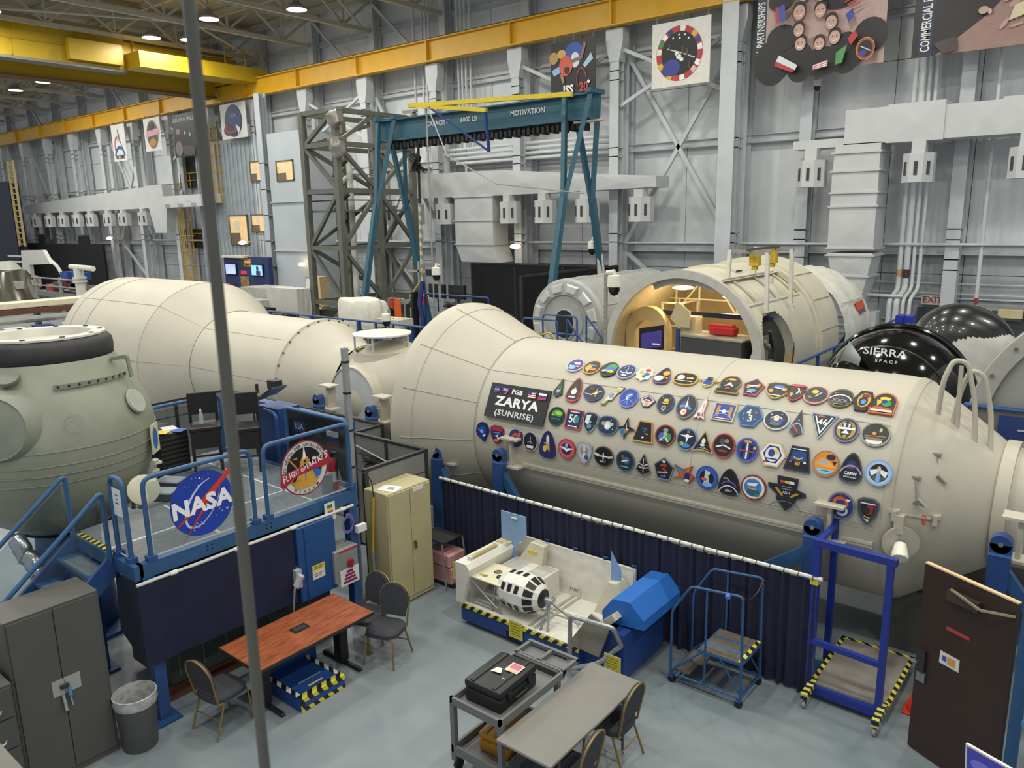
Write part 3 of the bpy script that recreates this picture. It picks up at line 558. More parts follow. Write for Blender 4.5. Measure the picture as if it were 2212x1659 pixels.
(-6.407,2,.155,.155,'SQ','#b5453f','#1d2a5e',[('p',rect(-.75,-.65,.75,.65),'#24305f'),tx('50',-.05,0,1.1,'#f0f0f2'),e(.4,0,.32,.42,'#2f8f86'),ln('#efe9e2',.12,-.6,.8,.6,.8),ln('#efe9e2',.12,-.6,-.8,.6,-.8)],'square red-rimmed emblem numbered 50'),
(-6.115,2,.13,.16,'SH','#8f969e','#21303f',[p('#dfe6ea',-.7,.7,.0,.8,-.2,-.2,-.75,-.1),ln('#cfd8de',.1,-.5,-.3,.4,.2),p('#14181f',.1,.7,.75,.6,.7,-.1,.2,.0),e(0,-.45,.35,.25,'#5f86a8')],'grey and blue shield emblem'),
(-5.81,2,.17,.135,'RR','#5a6a8c','#1d2c4a',[e(0,0,.4,.55,'#a9c6d8'),e(0,-.05,.28,.35,'#dfeaf0'),e(-.5,.15,.22,.25,'#c9965a'),e(.5,.2,.16,.2,'#d8c08a'),stars('#dfe6f4',.65,-.4,-.6,-.5,.3,.7)],'rounded rectangular navy emblem with planets'),
(-5.505,2,.14,.15,'STAR4','#6a4a3c','#1b1a22',[e(-.3,-.4,.38,.38,'#3f8f5a'),e(-.35,-.4,.2,.3,'#2f62b0'),p('#e4e8ee',0,.7,.15,.0,.5,-.1,.05,-.2),p('#b5453a',.0,-.2,.5,-.1,.2,-.6)],'four-pointed star emblem with a green globe'),
(-5.21,2,.165,.15,'TRAP','#d29a30','#12161f',[('p',[(-.72,-.72),(.72,-.72),(.45,.75),(-.45,.75)],'#10151e'),ln('#3f6aa8',.12,-.3,.35,.3,.3,.0,.0),ln('#c99a3a',.1,.1,-.2,.5,-.25),e(0,-.65,.12,.1,'#f2f4f6')],'black trapezoid emblem with thick gold rim'),
(-4.879,2,.155,.15,'E','#a3473a','#17181c',[e(-.3,-.2,.38,.5,'#3f62b8'),e(.35,-.2,.35,.5,'#3f8f52'),p('#c9b28a',-.15,.6,.15,.6,.2,.0,-.2,.0),ln('#e6dcc8',.14,-.5,-.65,0,-.1,.5,-.65),e(0,.55,.3,.22,'#8f959c')],'round emblem with brick-red rim and two globes'),
(-4.553,2,.15,.155,'E','#6a86b0','#15203a',[p('#eef1f3',-.8,.35,-.1,.15,0,-.5,.2,.15,.8,.45,.25,.4,0,.55,-.2,.4),e(.0,-.65,.5,.22,'#3f7fc4'),e(-.45,-.5,.25,.2,'#7fae4a'),tx('56',.1,.75,.28,'#d9d27a')],'round blue emblem with a white dove'),
(-4.306,2,.155,.155,'TRI','#b9a46a','#16161b',[e(0,.1,.2,.28,'#e6e6e6'),e(-.05,-.3,.25,.14,'#cfd3da'),p('#4a86d0',-.7,-.75,0,-.62,0,-.5),p('#d9a23a',0,-.62,.7,-.75,.2,-.5)],'slim triangular black emblem with gold edge'),
(-4.021,2,.155,.165,'E','#b03a34','#1b1a1d',[e(0,0,.8,.8,'#1c1b1f'),ln('#e4e7ec',.12,-.75,-.2,0,.05,.75,-.2),e(.25,.45,.25,.2,'#a9803a'),e(-.2,.35,.25,.3,'#4a4f58'),e(.0,-.5,.5,.12,'#7a3a33')],'round black emblem with a red rim'),
(-3.704,2,.15,.16,'E','#5a6aa8','#24408f',[p('#17181c',-.55,.5,-.2,.5,-.35,-.85,-.6,-.5),p('#17181c',.55,.5,.2,.5,.35,-.85,.6,-.5),ln('#dfe3e8',.16,0,.6,.05,-.85),ln('#a83a4a',.12,-.75,-.1,.75,-.15),e(.0,.75,.4,.14,'#d98f3a'),e(.75,.25,.15,.14,'#e0bb3a')],'round blue emblem with a white tower'),
(-3.368,2,.16,.165,'HEX','#c9b98a','#dedfe6',[('p',ngon(0,0,.86,6),'#2a2f5c'),e(0,.0,.66,.66,'#d9dbe2'),e(-.1,.1,.3,.35,'#2f3f8c'),e(.35,.3,.2,.2,'#d9c84a'),ln('#23263c',.1,-.5,-.4,.5,-.4),e(-.55,-.7,.15,.1,'#c0392f')],'cream-rimmed hexagonal emblem'),
(-3.044,2,.165,.155,'TRAP','#2b2c3c','#141720',[('p',[(-.8,-.75),(.8,-.75),(.55,.7),(-.55,.7)],'#1b4a8c'),p('#12151e',-.8,-.75,.8,-.75,.72,-.2,-.72,-.2),ln('#d9a53a',.14,-.4,.1,0,-.05,.4,.15),tx('60',.0,-.45,.42,'#d9a53a'),e(-.6,-.35,.12,.1,'#c0474a'),e(.6,-.3,.12,.1,'#d9dce6'),ln('#dfe2e8',.09,-.6,.85,.6,.85)],'dark trapezoid emblem with a blue centre'),
(-2.712,2,.155,.16,'E','#a87a52','#e08a2e',[p('#e9a645',-.85,-.1,.2,-.3,.9,-.2,.3,.2,-.4,.5),e(-.25,.1,.45,.2,'#a9acb0'),e(.35,.6,.4,.25,'#26284a'),p('#17181f',.5,.3,.9,.3,.75,-.1),('p',arc2(0,0,.93,.93,pi+.55,2*pi-.55,12),'#79c3dd'),ln('#1d4a66',.06,-.4,-.62,.4,-.62)],'round orange and pale blue emblem'),
(-2.417,2,.14,.17,'EGG','#44484f','#14151c',[e(0,.25,.45,.35,'#23366e'),sw('#7fa6dc',.0,.2,.12),ln('#b52f48',.1,-.6,-.05,.6,.15),tx('CREW',0,-.45,.3,'#eceef2'),ln('#9aa0a8',.1,-.6,-.72,.6,-.75)],'rounded triangular black emblem with a red streak'),
(-2.114,2,.15,.155,'E','#86a8d2','#a3bfe0',[e(0,0,.78,.78,'#10131a'),p('#dfe6ea',-.75,.15,0,.35,.75,.15,.6,-.35,0,.05,-.6,-.35),p('#3d5f3a',-.65,-.4,-.12,-.2,-.15,-.75),p('#3d5f3a',.65,-.4,.12,-.2,.15,-.75),p('#7f9fd0',-.14,.1,.14,.1,.18,-.78,-.18,-.78),e(0,.35,.16,.2,'#d9b98a')],'round pale blue emblem with white beams'),
(-8.162,3,.15,.155,'DROP','#141d40','#1c2f7c',[e(.05,.2,.5,.5,'#2a4aa8'),e(-.05,.05,.25,.22,'#7fb2e4'),p('#dfe4ee',.1,-.4,.6,-.2,.5,-.5,.15,-.6),ln('#a9bfe4',.08,-.7,.35,-.2,.0)],'navy swirl-shaped emblem'),
(-7.846,3,.14,.155,'SH','#8f2f48','#2a2f66',[p('#a83448',-.95,.95,.95,.95,.9,.45,-.9,.45),ln('#4f8fd0',.14,-.6,.2,.6,.25),p('#d9dfe6',-.4,-.2,.3,.05,.2,-.3),e(.0,-.7,.4,.18,'#c9803a'),e(.3,-.4,.2,.15,'#e6e2da')],'red-topped navy shield emblem'),
(-7.468,3,.15,.15,'LION','#26305c','#2c3c7c',[e(.15,.1,.6,.6,'#c0562a'),e(.05,-.05,.42,.4,'#2f3f80'),p('#d9632f',.5,.9,.95,.75,.7,.4),ln('#dfe6ee',.12,-.5,-.3,.3,.1),ln('#c0392f',.1,-.2,-.1,.3,-.5)],'round emblem with an orange mane'),
(-7.161,3,.145,.16,'E','#a9adb5','#1b1d24',[e(0,0,.82,.82,'#1b1d24'),ln('#c4c9d2',.12,0,.55,.0,-.3),ln('#8f96a4',.1,-.4,-.2,0,.1,.4,-.2),p('#dfe2e6',-.55,-.45,.55,-.45,.45,-.75,-.45,-.75),ln('#8d2f3c',.1,-.5,-.9,.5,-.9)],'round charcoal emblem with silver rim'),
(-6.83,3,.165,.20,'EGG','#2b2a6a','#24285f',[p('#d8a63a',-.1,.95,.25,.35,.35,-.6,.0,-.3,-.3,-.7,-.15,.2),e(.05,.55,.2,.35,'#e9dcc0'),e(-.3,-.35,.25,.3,'#d9b24a'),ln('#8fb4df',.12,-.4,.15,.3,.1)],'egg-shaped navy emblem with a gold shuttle'),
(-6.467,3,.16,.155,'E','#b5404a','#c65a62',[e(0,0,.66,.66,'#1f2c5c'),p('#eef0f2',-.95,.15,-.2,-.15,0,-.35,.3,-.1,1,.15,.3,.15,0,.05,-.3,.2),e(.0,.4,.2,.25,'#a9b6cf')],'round red emblem with a white bird'),
(-6.148,3,.135,.165,'SH','#9c9ca6','#b3b1ba',[e(0,.15,.6,.5,'#8f8fa0'),p('#d2cfcf',-.15,.8,.15,.8,.2,-.6,-.2,-.6),e(.35,-.45,.3,.25,'#2f4fa0'),ln('#b98a6a',.1,-.4,.1,.4,.1)],'pale silver shield emblem'),
(-5.811,3,.165,.15,'E','#4a4638','#15161a',[p('#d2d2cc',-1.15,.35,-.5,.2,-.55,-.1,-1,.0),p('#cdb9b4',1.15,.25,.5,.1,.55,-.15,1.1,.0),ln('#e6e8ea',.14,-.5,.0,.5,.05),ln('#e6e8ea',.14,0,-.3,0,.4),tx('AX-1',0,-.55,.3,'#e6e8ea')],'round black emblem with side wings'),
(-5.449,3,.15,.155,'E','#3f5f74','#1d3540',[e(0,0,.8,.8,'#24303c'),e(.15,.1,.45,.35,'#4a6a86'),ln('#d9dfe4',.14,-.4,-.1,.4,.15),e(-.3,.45,.18,.14,'#b0473f'),ln('#8fb0cf',.1,-.5,-.6,.5,-.6)],'round dark teal emblem'),
(-5.149,3,.14,.16,'KITE','#6c6e72','#17181b',[ln('#d4d6da',.1,-.6,.1,0,-.1,.6,.15),ln('#d4d6da',.1,-.6,-.25,0,-.35,.6,-.2),ln('#a9acb2',.12,0,.7,.0,-.8),e(.0,-.15,.16,.2,'#8d7f95')],'black kite emblem with silver wings'),
(-4.832,3,.15,.16,'PENT','#7c8290','#1b1a20',[ln('#b5382c',.26,-.4,.35,.3,.4,-.1,.0,.35,-.2),ln('#cfa48a',.14,-.7,-.4,.5,-.3),p('#3f6fc0',-.4,-.75,.4,-.8,.2,-.5),e(0,.75,.2,.14,'#d9d2c8')],'pentagonal emblem with a red dragon curve'),
(-4.526,3,.17,.14,'PLANE','#8f3c34','#c2542f',[e(-.35,.3,.3,.25,'#2f8fa0'),ln('#5a6f78',.14,-.95,.75,.6,.0),e(.35,-.3,.3,.4,'#1f2c66'),e(.35,-.75,.25,.15,'#e2e2e0'),p('#d96a3a',.45,.15,.75,.85,.2,.3)],'red and teal aircraft-shaped emblem'),
(-4.193,3,.155,.16,'E','#2f4fa0','#3a62b4',[e(0,0,.74,.74,'#171a26'),p('#b9d0e8',-.2,.8,.1,.6,.3,-.7,-.3,-.7),e(-.25,-.15,.35,.14,'#c25a3a'),e(.1,.5,.25,.2,'#cfd3da'),e(.1,-.6,.5,.25,'#86b0de')],'round blue emblem with a grey and orange shuttle'),
(-3.88,3,.155,.165,'EGG','#24262b','#15161a',[ln('#8a8f96',.14,-.6,.3,-.2,.35,.2,.0),('p',strip(arc2(0,-.7,.85,.8,.5,2.6,10),.16),'#5b4a9a'),sw('#dfe2ee',-.55,.25,.09),tx('AX-2',0,-.75,.26,'#e9ebee')],'rounded triangular black emblem with a violet arc'),
(-3.552,3,.165,.165,'E','#8a3034','#dfdcd8',[e(-.05,0,.8,.8,'#3f7fc0'),e(.0,-.45,.6,.35,'#1f5a86'),p('#e9eff2',-.6,.35,.4,.45,.2,.15,-.5,.1),ln('#d9a23a',.12,-.5,-.1,.3,-.15),p('#f0efec',.5,1.0,.9,.4,1.0,.0,.65,.4),e(.35,-.6,.25,.15,'#3f7f4a')],'round emblem with blue sea and a white tail'),
(-3.127,3,.24,.22,'ARROW','#2a2f38','#1b1d22',[('p',[(0,-.85),(-.42,-.3),(-.42,.9),(.42,.9),(.42,-.3)],'#20232a'),p('#b9932f',-.75,.32,-.3,-.15,-.18,-.1,-.55,.36),p('#b9932f',.75,.16,.3,-.15,.18,-.1,.55,.2),('p',rect(-.42,.72,-.14,.9),'#b5473f'),('p',rect(-.14,.72,.14,.9),'#d9c25a'),('p',rect(.14,.72,.42,.9),'#dfe2e6'),ln('#8f949c',.05,-.3,.5,.3,.5),ln('#8f949c',.05,-.3,.35,.3,.35),tx('AX-3',0,.12,.2,'#e4e6ea'),sw('#5c626c',-.55,.1,.06)],'very large black bird-shaped emblem with gold feathers'),
(-2.474,3,.155,.165,'E','#6f7488','#23306a',[('p',strip(arc2(-.05,.2,.55,.45,-.5,4.2,14),.26),'#c2562c'),('p',strip(arc2(.1,-.4,.4,.35,1.2,-2.6,12),.2),'#c9d8ea'),ln('#8a2f34',.1,-.3,1.0,.5,.6),e(.05,-.05,.2,.18,'#d98a3a'),e(.55,.55,.2,.1,'#dfe4ee')],'round blue emblem with an orange serpent curve'),
(-2.176,3,.125,.165,'SH','#5e6066','#3a3b42',[('p',[(-.7,.65),(.7,.65),(.6,-.1),(0,-.75),(-.6,-.1)],'#17181d'),p('#8a2a34',-.1,.55,.6,.55,.5,-.2,.0,-.35),e(-.1,.05,.35,.3,'#23252c'),ln('#e4e6ea',.1,-.75,.62,.75,.62),ln('#d9a23a',.1,-.3,-.45,.3,-.55),p('#9fbcd9',-.4,-.6,.1,-.95,.3,-.7)],'grey and maroon shield emblem'),
]
ROWN = ['top row', 'second row', 'third row', 'bottom row']
for X, row, w, h, shp, rim, fld, dec, look in EMB:
    a = radians(_R[row]); c = cylp(X, _R[row], 1.482)
    D = Dec(c, (1, 0, 0), (0, sin(a), cos(a)), 0.0012)
    S = SHP[shp]; D.plate([(x*w, y*h) for x, y in S], rim, 0.02, rough=0.4)
    k = 0.88; D.p([(x*w*k, y*h*k) for x, y in S], fld, rough=0.4)
    for d in dec:
        if d[0] == 'p': D.p([(x*w*k, y*h*k) for x, y in d[1]], d[2], rough=0.4)
        elif d[0] == 's': D.ps([[(x*w*k, y*h*k) for x, y in q] for q in d[1]], d[2], rough=0.4)
        else: D.t(d[1], d[2]*w*k, d[3]*h*k, d[4]*h, d[5], 0.02, rough=0.4)
    o = D.build('mission_emblem'); me = o.data
    for v in me.vertices: v.co -= c
    o.location = c
    tag(o, look + ', ' + ROWN[row] + ' on the white module', 'emblem', 'mission emblems on the white module')
# ================================================================ on and along the far wall
def xf(mb, mat):
    mb.v = [tuple(mat @ V(v)) for v in mb.v]; return mb
YCR = M('#b9991c', 0.42, var=0.06, scale=1.0)
YCD = M('#a8860f', 0.5, var=0.08)
# bridge crane across the hall
cr = thing('bridge_crane', 'yellow double girder bridge crane spanning the hall at upper left', 'crane', (-45.5, 14, 13.3), world=True)
MB().b2((-44.6, -1, 13.75), (-43.9, 21.5, 15.35)).build('girder', YCR, cr, smooth=0)
MB().b2((-44.6, 21.5, 14.0), (-44.0, 28.3, 15.15)).build('girder_end', YCR, cr, smooth=0)
MB().b2((-44.8, -1, 15.35), (-43.75, 28.3, 15.43)).build('girder_cap', YCR, cr, smooth=0)
MB().b2((-43.9, -1, 14.55), (-43.86, 21.5, 14.6)).build('web_seam', YCD, cr, smooth=0)
MB().b2((-44.7, -1, 13.62), (-43.8, 21.5, 13.75)).build('cable_tray', M('#7b776c', 0.6), cr, smooth=0)
MB().b2((-47.3, -1, 13.35), (-46.6, 28.3, 14.9)).build('girder', YCR, cr, smooth=0)
MB().b2((-47.5, -1, 13.25), (-46.4, 28.3, 13.35)).build('girder_flange', M('#6a4a16', 0.6), cr, smooth=0)
for y in range(1, 28, 3):
    MB().b2((-43.9, y-0.03, 13.8), (-43.84, y+0.03, 15.35)).build('web_stiffener', YCR, cr, smooth=0)
MB().b2((-43.85, 18.5, 13.9), (-43.45, 21.2, 14.9)).build('control_cabinet', YCR, cr, smooth=0)
MB().b2((-48.2, 28.25, 13.95), (-43.2, 28.85, 14.5)).build('end_truck', YCR, cr, smooth=0)
for x in (-47.6, -43.8): MB().cyl((x, 28.42, 14.27), (x, 28.68, 14.27), 0.24, 14).build('wheel', M('#4a3b20', 0.5), cr)
MB().b2((-43.9, 21.5, 13.75), (-42.3, 29.2, 14.55)).build('walkway', YCR, cr, smooth=0)
for y in (26.6, 27.9, 29.1):
    MB().cyl((-42.45, y, 14.5), (-42.45, y, 15.5), 0.03, 6).build('guard_post', YCR, cr)
for z in (15.0, 15.5): MB().cyl((-42.45, 26.6, z), (-42.45, 29.15, z), 0.03, 6).build('guard_rail', YCR, cr)
# ducts
DUCT = M('#c3c5c6', 0.5, var=0.04, scale=1.5)
DUCT_S = M('#3b3d3e', 0.7)
def hexa(p, x0, x1, z0, z1, x2, x3, z2, y0, y1, name='duct_section', crease=True):
    """sheet metal section: bottom edge x0..x1 at z0, top edge x2..x3 at z2 (z1 ignored)"""
    m = MB(); a = [V((x0, y0, z0)), V((x1, y0, z0)), V((x3, y0, z2)), V((x2, y0, z2))]; b = [V((v.x, y1, v.z)) for v in a]
    c = (a[0]+a[1]+a[2]+a[3])/4-V((0, 0.03 if crease else 0, 0))
    m.add(a+b+[c], [(0, 1, 8), (1, 2, 8), (2, 3, 8), (3, 0, 8), (4, 7, 6, 5), (0, 4, 5, 1), (1, 5, 6, 2), (2, 6, 7, 3), (3, 7, 4, 0)])
    return m.build(name, DUCT, p, smooth=0)
def flange(p, x0, x1, z, y0=28.0, y1=29.2):
    MB().b2((x0-0.06, y0-0.06, z-0.03), (x1+0.06, y1, z+0.03)).build('duct_flange', DUCT, p, smooth=0)
def diffuser(p, xc, zt, w=0.9, h=0.9, neck=0.4, y=28.3, slots=(-0.28, 0.0, 0.28)):
    q = w/2
    d = MB().prism([(-q, 0), (-q, -0.34), (-q*0.45, -0.62), (q*0.45, -0.62), (q, -0.34), (q, 0)], (xc, y, zt-h-neck), (1, 0, 0), (0, 1, 0), h).build('diffuser', DUCT, p, smooth=0)
    MB().b2((xc-0.2, y-0.45, zt-neck), (xc+0.2, y-0.05, zt)).build('diffuser_neck', DUCT, p, smooth=0)
    for i, s_ in enumerate((-1, 0, 1)):
        c = V((xc+s_*w*0.36, y-0.62+abs(s_)*0.14, zt-neck-h*0.52)); dr = V((0.28*s_*(1), -0.55 if s_ == 0 else -0.53, 0)).normalized() if s_ else V((0, -1, 0))
        dr = V((s_*0.46, -0.89, 0)).normalized() if s_ else dr
        R = Matrix((V((0, 0, 1)).cross(dr)*-1, dr, V((0, 0, 1)))).transposed()
        MB().box(c, (0.10, 0.05, h*0.46), R).build('slot', DUCT_S, d, smooth=0)
    return d
dr_ = thing('air_duct', 'large pale air duct with tall tapered drop at right of the far wall', 'duct', (-6, 28.5, 2.4), world=True)
hexa(dr_, -8.25, -6.95, 7.75, 0, -8.25, -6.95, 8.85, 27.9, 29.1, crease=False); hexa(dr_, -6.95, -5.3, 7.72, 0, -6.95, -5.3, 8.9, 27.9, 29.1)
hexa(dr_, -5.3, -4.55, 7.75, 0, -5.3, -4.55, 8.75, 27.95, 29.1, crease=False); hexa(dr_, -4.55, -3.8, 7.75, 0, -4.55, -3.8, 8.75, 27.95, 29.1); hexa(dr_, -3.8, -2.4, 7.75, 0, -3.8, -2.4, 8.82, 27.95, 29.1)
hexa(dr_, -2.4, 3.0, 7.75, 0, -2.4, 3.0, 8.9, 27.95, 29.1)
hexa(dr_, -10.0, -8.25, 7.72, 0, -10.0, -8.25, 8.0, 28.1, 28.9, crease=False)
hexa(dr_, -8.55, -7.08, 6.9, 0, -8.5, -7.08, 7.78, 27.9, 29.1, crease=False); hexa(dr_, -8.56, -7.08, 6.2, 0, -8.56, -7.08, 6.9, 27.9, 29.1, crease=False)
hexa(dr_, -8.56, -7.08, 5.5, 0, -8.56, -7.08, 6.2, 27.9, 29.1, crease=False); hexa(dr_, -8.56, -7.08, 4.3, 0, -8.56, -7.08, 5.5, 27.9, 29.1)
hexa(dr_, -8.35, -7.2, 3.42, 0, -8.56, -7.08, 4.2, 27.9, 29.1); hexa(dr_, -8.0, -7.4, 2.4, 0, -8.35, -7.2, 3.42, 27.9, 29.0)
for z in (7.5, 6.9, 6.2, 5.75, 4.35, 4.12): flange(dr_, -8.56, -7.08, z, 27.9)
flange(dr_, -8.35, -7.2, 3.42, 27.9)
diffuser(dr_, -9.3, 7.72); diffuser(dr_, -5.95, 7.75); diffuser(dr_, -3.05, 7.75)
dm = thing('air_duct', 'long pale air duct with creased panels behind the teal gantry', 'duct', (-21, 28.5, 3.5), world=True)
xs = [-30.5, -28.0, -25.6, -23.0, -20.6, -18.2, -15.3]; zt = [7.7, 7.75, 7.75, 7.7, 7.5, 7.3, 7.1]; zb = [6.75, 6.62, 6.6, 6.6, 6.62, 6.64, 6.67]
for i in range(6):
    m = MB(); a = [V((xs[i], 28.0, zb[i])), V((xs[i+1], 28.0, zb[i+1])), V((xs[i+1], 28.0, zt[i+1])), V((xs[i], 28.0, zt[i]))]; b = [v+V((0, 1.1, 0)) for v in a]
    c = (a[0]+a[1]+a[2]+a[3])/4-V((0, 0.035, 0))
    m.add(a+b+[c], [(0, 1, 8), (1, 2, 8), (2, 3, 8), (3, 0, 8), (4, 7, 6, 5), (0, 4, 5, 1), (1, 5, 6, 2), (2, 6, 7, 3), (3, 7, 4, 0)]); m.build('duct_section', DUCT, dm, smooth=0)
hexa(dm, -26.15, -23.75, 5.5, 0, -26.15, -23.75, 6.6, 28.0, 29.1); hexa(dm, -26.15, -23.75, 4.4, 0, -26.15, -23.75, 5.5, 28.0, 29.1); hexa(dm, -25.8, -23.4, 3.55, 0, -26.15, -23.75, 4.35, 28.0, 29.1)
for z in (6.6, 5.5, 4.38): flange(dm, -26.15, -23.75, z, 28.0)
for xc in (-31.0, -29.0, -26.9, -22.8, -20.8, -18.6, -16.0): diffuser(dm, xc, 6.62, 0.98, 0.98, 0.3)
dl = thing('air_duct', 'pale air duct with a row of eight outlet boxes at left of the far wall', 'duct', (-65, 28.5, 4.9), world=True)
for i in range(10): hexa(dl, -80+2.6*i, -77.4+2.6*i, 6.75, 0, -80+2.6*i, -77.4+2.6*i, 7.5+0.09*i, 28.0, 29.1, crease=False)
hexa(dl, -55.6, -54.05, 5.0, 0, -56.2, -53.6, 6.75, 28.0, 29.1)
hexa(dl, -54.0, -47.5, 6.9, 0, -54.0, -47.5, 7.5, 27.9, 28.6)
for xc in (-77, -73.9, -71.2, -68.35, -65.8, -62.7, -60.2, -57.1): diffuser(dl, xc, 6.75, 1.0, 0.95, 0.25)
for xc in (-53.0, -51.3, -49.6, -47.9): MB().b2((xc-0.5, 27.3, 6.7), (xc+0.5, 27.9, 6.95)).build('louvre_hood', DUCT, dl, smooth=0)
# pipes
PIPE = M('#cdd0d3', 0.4, var=0.03)
pb = thing('pipe_riser', 'four white vertical pipes with elbows right of the tall duct', 'pipes', (-6.2, 29.3, 0), world=True)
for x, z0, r_ in ((-6.55, 2.9, 0.085), (-6.33, 2.9, 0.10), (-6.12, 2.95, 0.06), (-5.92, 2.95, 0.06)):
    MB().tube(fillet([(x, 29.4, 13), (x, 29.4, z0), (x-0.05, 28.6, z0-0.3), (x-0.05, 28.6, 0.3)], 0.2), r_, 10).build('pipe', PIPE, pb)
MB().cyl((-6.55, 29.4, 3.35), (-6.55, 29.4, 3.6), 0.09, 10).build('pipe_band', M('#c2a27c', 0.6), pb); MB().cyl((-6.33, 29.4, 3.3), (-6.33, 29.4, 3.6), 0.105, 10).build('pipe_band', M('#4a3530', 0.6), pb)
MB().tube([(-7.4, 28.6, 2.75), (-6.2, 28.6, 2.75)], 0.05, 8).build('pipe', PIPE, pb)
MB().b2((-7.6, 28.2, 0.1), (-6.9, 29.0, 2.2)).build('equipment_box', DUCT, pb, smooth=0)
pc = thing('pipe_riser', 'cluster of slim white conduits high on the wall above the gantry', 'pipes', (-27, 29.5, 9), world=True)
for x in (-30.0, -29.4, -29.15, -28.9, -27.0, -26.75, -26.5, -26.2): MB().cyl((x, 29.5, 9.0), (x, 29.5, 17.1), 0.055, 8).build('conduit', PIPE, pc)
ph = thing('pipe_run', 'four white horizontal pipes under the teal gantry beam', 'pipes', (-23, 29.3, 8.6), world=True)
for i in range(4): MB().tube(fillet([(-28.2+0.4*i, 29.2, 8.75-0.22*i+0.66-0.5), (-18.9, 29.2, 9.15-0.22*i-0.24), (-18.6, 29.6, 9.15-0.22*i-0.24), (-18.4, 30.1, 9.15-0.22*i-0.24)], 0.1), 0.075, 10).build('pipe', PIPE, ph)
for x in (-20.5, -23.5, -26.5): MB().b2((x-0.05, 29.28, 7.6), (x+0.05, 29.35, 9.3)).build('pipe_hanger', PIPE, ph, smooth=0)
pr = thing('pipe_riser', 'thin white pipe with red bands right of the wall column', 'pipes', (-4.4, 29.4, 0), world=True)
MB().cyl((-4.15, 29.4, 0.1), (-4.15, 29.4, 14), 0.06, 8).build('pipe', PIPE, pr)
for z in (2.0, 2.5): MB().cyl((-4.15, 29.4, z), (-4.15, 29.4, z+0.22), 0.065, 8).build('red_band', M('#a5372f', 0.5), pr)
# office block with lit windows
ob = thing('office_block', 'pale two storey office block with lit windows built against the far wall', 'building', (-45, 28.6, 0), world=True)
OFW = M('#aab0b6', 0.55, var=0.04, scale=1)
MB().b2((-40.5, 27.6, 0), (-36.9, 29.4, 10.6)).build('block_wall', OFW, ob, smooth=0)
MB().b2((-50.5, 28.7, 0), (-40.5, 29.4, 10.8)).build('recessed_wall', M('#8f969d', 0.55), ob, smooth=0)
MB().ibeam((-41.0, 27.7, 0), (-41.0, 27.7, 12.9), 0.5, 0.5, 0.05, up=(0, 1, 0)).build('corner_column', OFW, ob, smooth=0)
for z in (1.5, 3.0, 4.5, 6.0, 7.5, 9.0): MB().box((-41.0, 27.7, z), (0.5, 0.5, 0.05)).build('column_plate', OFW, ob, smooth=0)
for z in (3.9, 6.7): MB().b2((-40.5, 27.5, z), (-36.9, 27.62, z+0.06)).build('ledge', OFW, ob, smooth=0)
for i in range(20): MB().b2((-50.3+0.48*i, 28.64, 0.2), (-50.24+0.48*i, 28.7, 10.6)).build('siding_rib', M('#9aa1a8', 0.55), ob, smooth=0)
LIT = M('#c9a97c', 0.6, emit=0.55, var=0.2, scale=3)
def lit_window(x0, x1, z0, z1, y):
    f = MB(); w = 0.07
    for a, b in (((x0, z0), (x1, z0+w)), ((x0, z1-w), (x1, z1)), ((x0, z0), (x0+w, z1)), ((x1-w, z0), (x1, z1))): f.b2((a[0], y-0.06, a[1]), (b[0], y+0.02, b[1]))
    f = f.build('window', M('#57554e', 0.5), ob, smooth=0)
    MB().b2((x0+w, y-0.02, z0+w), (x1-w, y-0.005, z1-w)).build('pane', LIT, f, smooth=0)
    MB().b2((x0+w, y-0.03, z0+w), (x0+(x1-x0)*0.55, y-0.02, z0+(z1-z0)*0.4)).build('desk_clutter', M('#6b5a48', 0.7), f, smooth=0)
    MB().b2((x0+(x1-x0)*0.3, y-0.03, z0+(z1-z0)*0.5), (x0+(x1-x0)*0.55, y-0.02, z0+(z1-z0)*0.8)).build('wall_poster', M('#d9cdb4', 0.7), f, smooth=0)
lit_window(-39.75, -38.1, 7.9, 9.05, 27.6); lit_window(-44.0, -42.8, 8.1, 9.3, 28.64); lit_window(-44.35, -42.8, 5.0, 6.1, 28.64); lit_window(-46.9, -44.8, 4.2, 6.1, 28.64)
# yellow ladder cages
for xl, lab, z0, z1 in ((-51.9, 'yellow caged ladder on the wall left of the office windows', 0.8, 7.0), (-47.6, 'slim yellow ladder on the wall below the round patch banner', 6.9, 11.8)):
    t = thing('caged_ladder', lab, 'ladder', (xl, 28.3, 0), world=True); yl = M('#b7902e', 0.5)
    for dx in (-0.35, -0.12, 0.12, 0.35): MB().cyl((xl+dx, 28.05, z0), (xl+dx, 28.05, z1), 0.03, 6).build('cage_bar', yl, t)
    for dx in (-0.22, 0.22): MB().cyl((xl+dx, 28.6, z0), (xl+dx, 28.6, z1), 0.035, 6).build('rail', yl, t)
    k = 0
    z = z0
    while z <= z1: MB().tube([(xl-0.5, 28.6, z), (xl-0.35, 28.05, z), (xl+0.35, 28.05, z), (xl+0.5, 28.6, z)], 0.03, 6).build('hoop', yl, t); z += 1.0
# dark openings on the left with yellow guard rails
for x0, x1, z0, z1 in ((-55.0, -51.0, 3.9, 5.2), (-54.6, -50.6, 8.1, 10.4)):
    wn = thing('window_%d' % (1 if z0 < 5 else 2), None, None, ((x0+x1)/2, 29.9, z0), world=True, kind='structure')
    MB().b2((x0, 29.85, z0), (x1, 29.95, z1)).build('dark_opening', M('#23221c', 0.8), wn, smooth=0)
    for z in (z0+0.5, z0+1.0): MB().cyl((x0, 29.75, z), (x1, 29.75, z), 0.04, 6).build('guard_rail', YCD, wn)
    for i in range(4): x = x0+(x1-x0)*i/3; MB().cyl((x, 29.75, z0), (x, 29.75, z0+1.05), 0.04, 6).build('guard_post', YCD, wn)
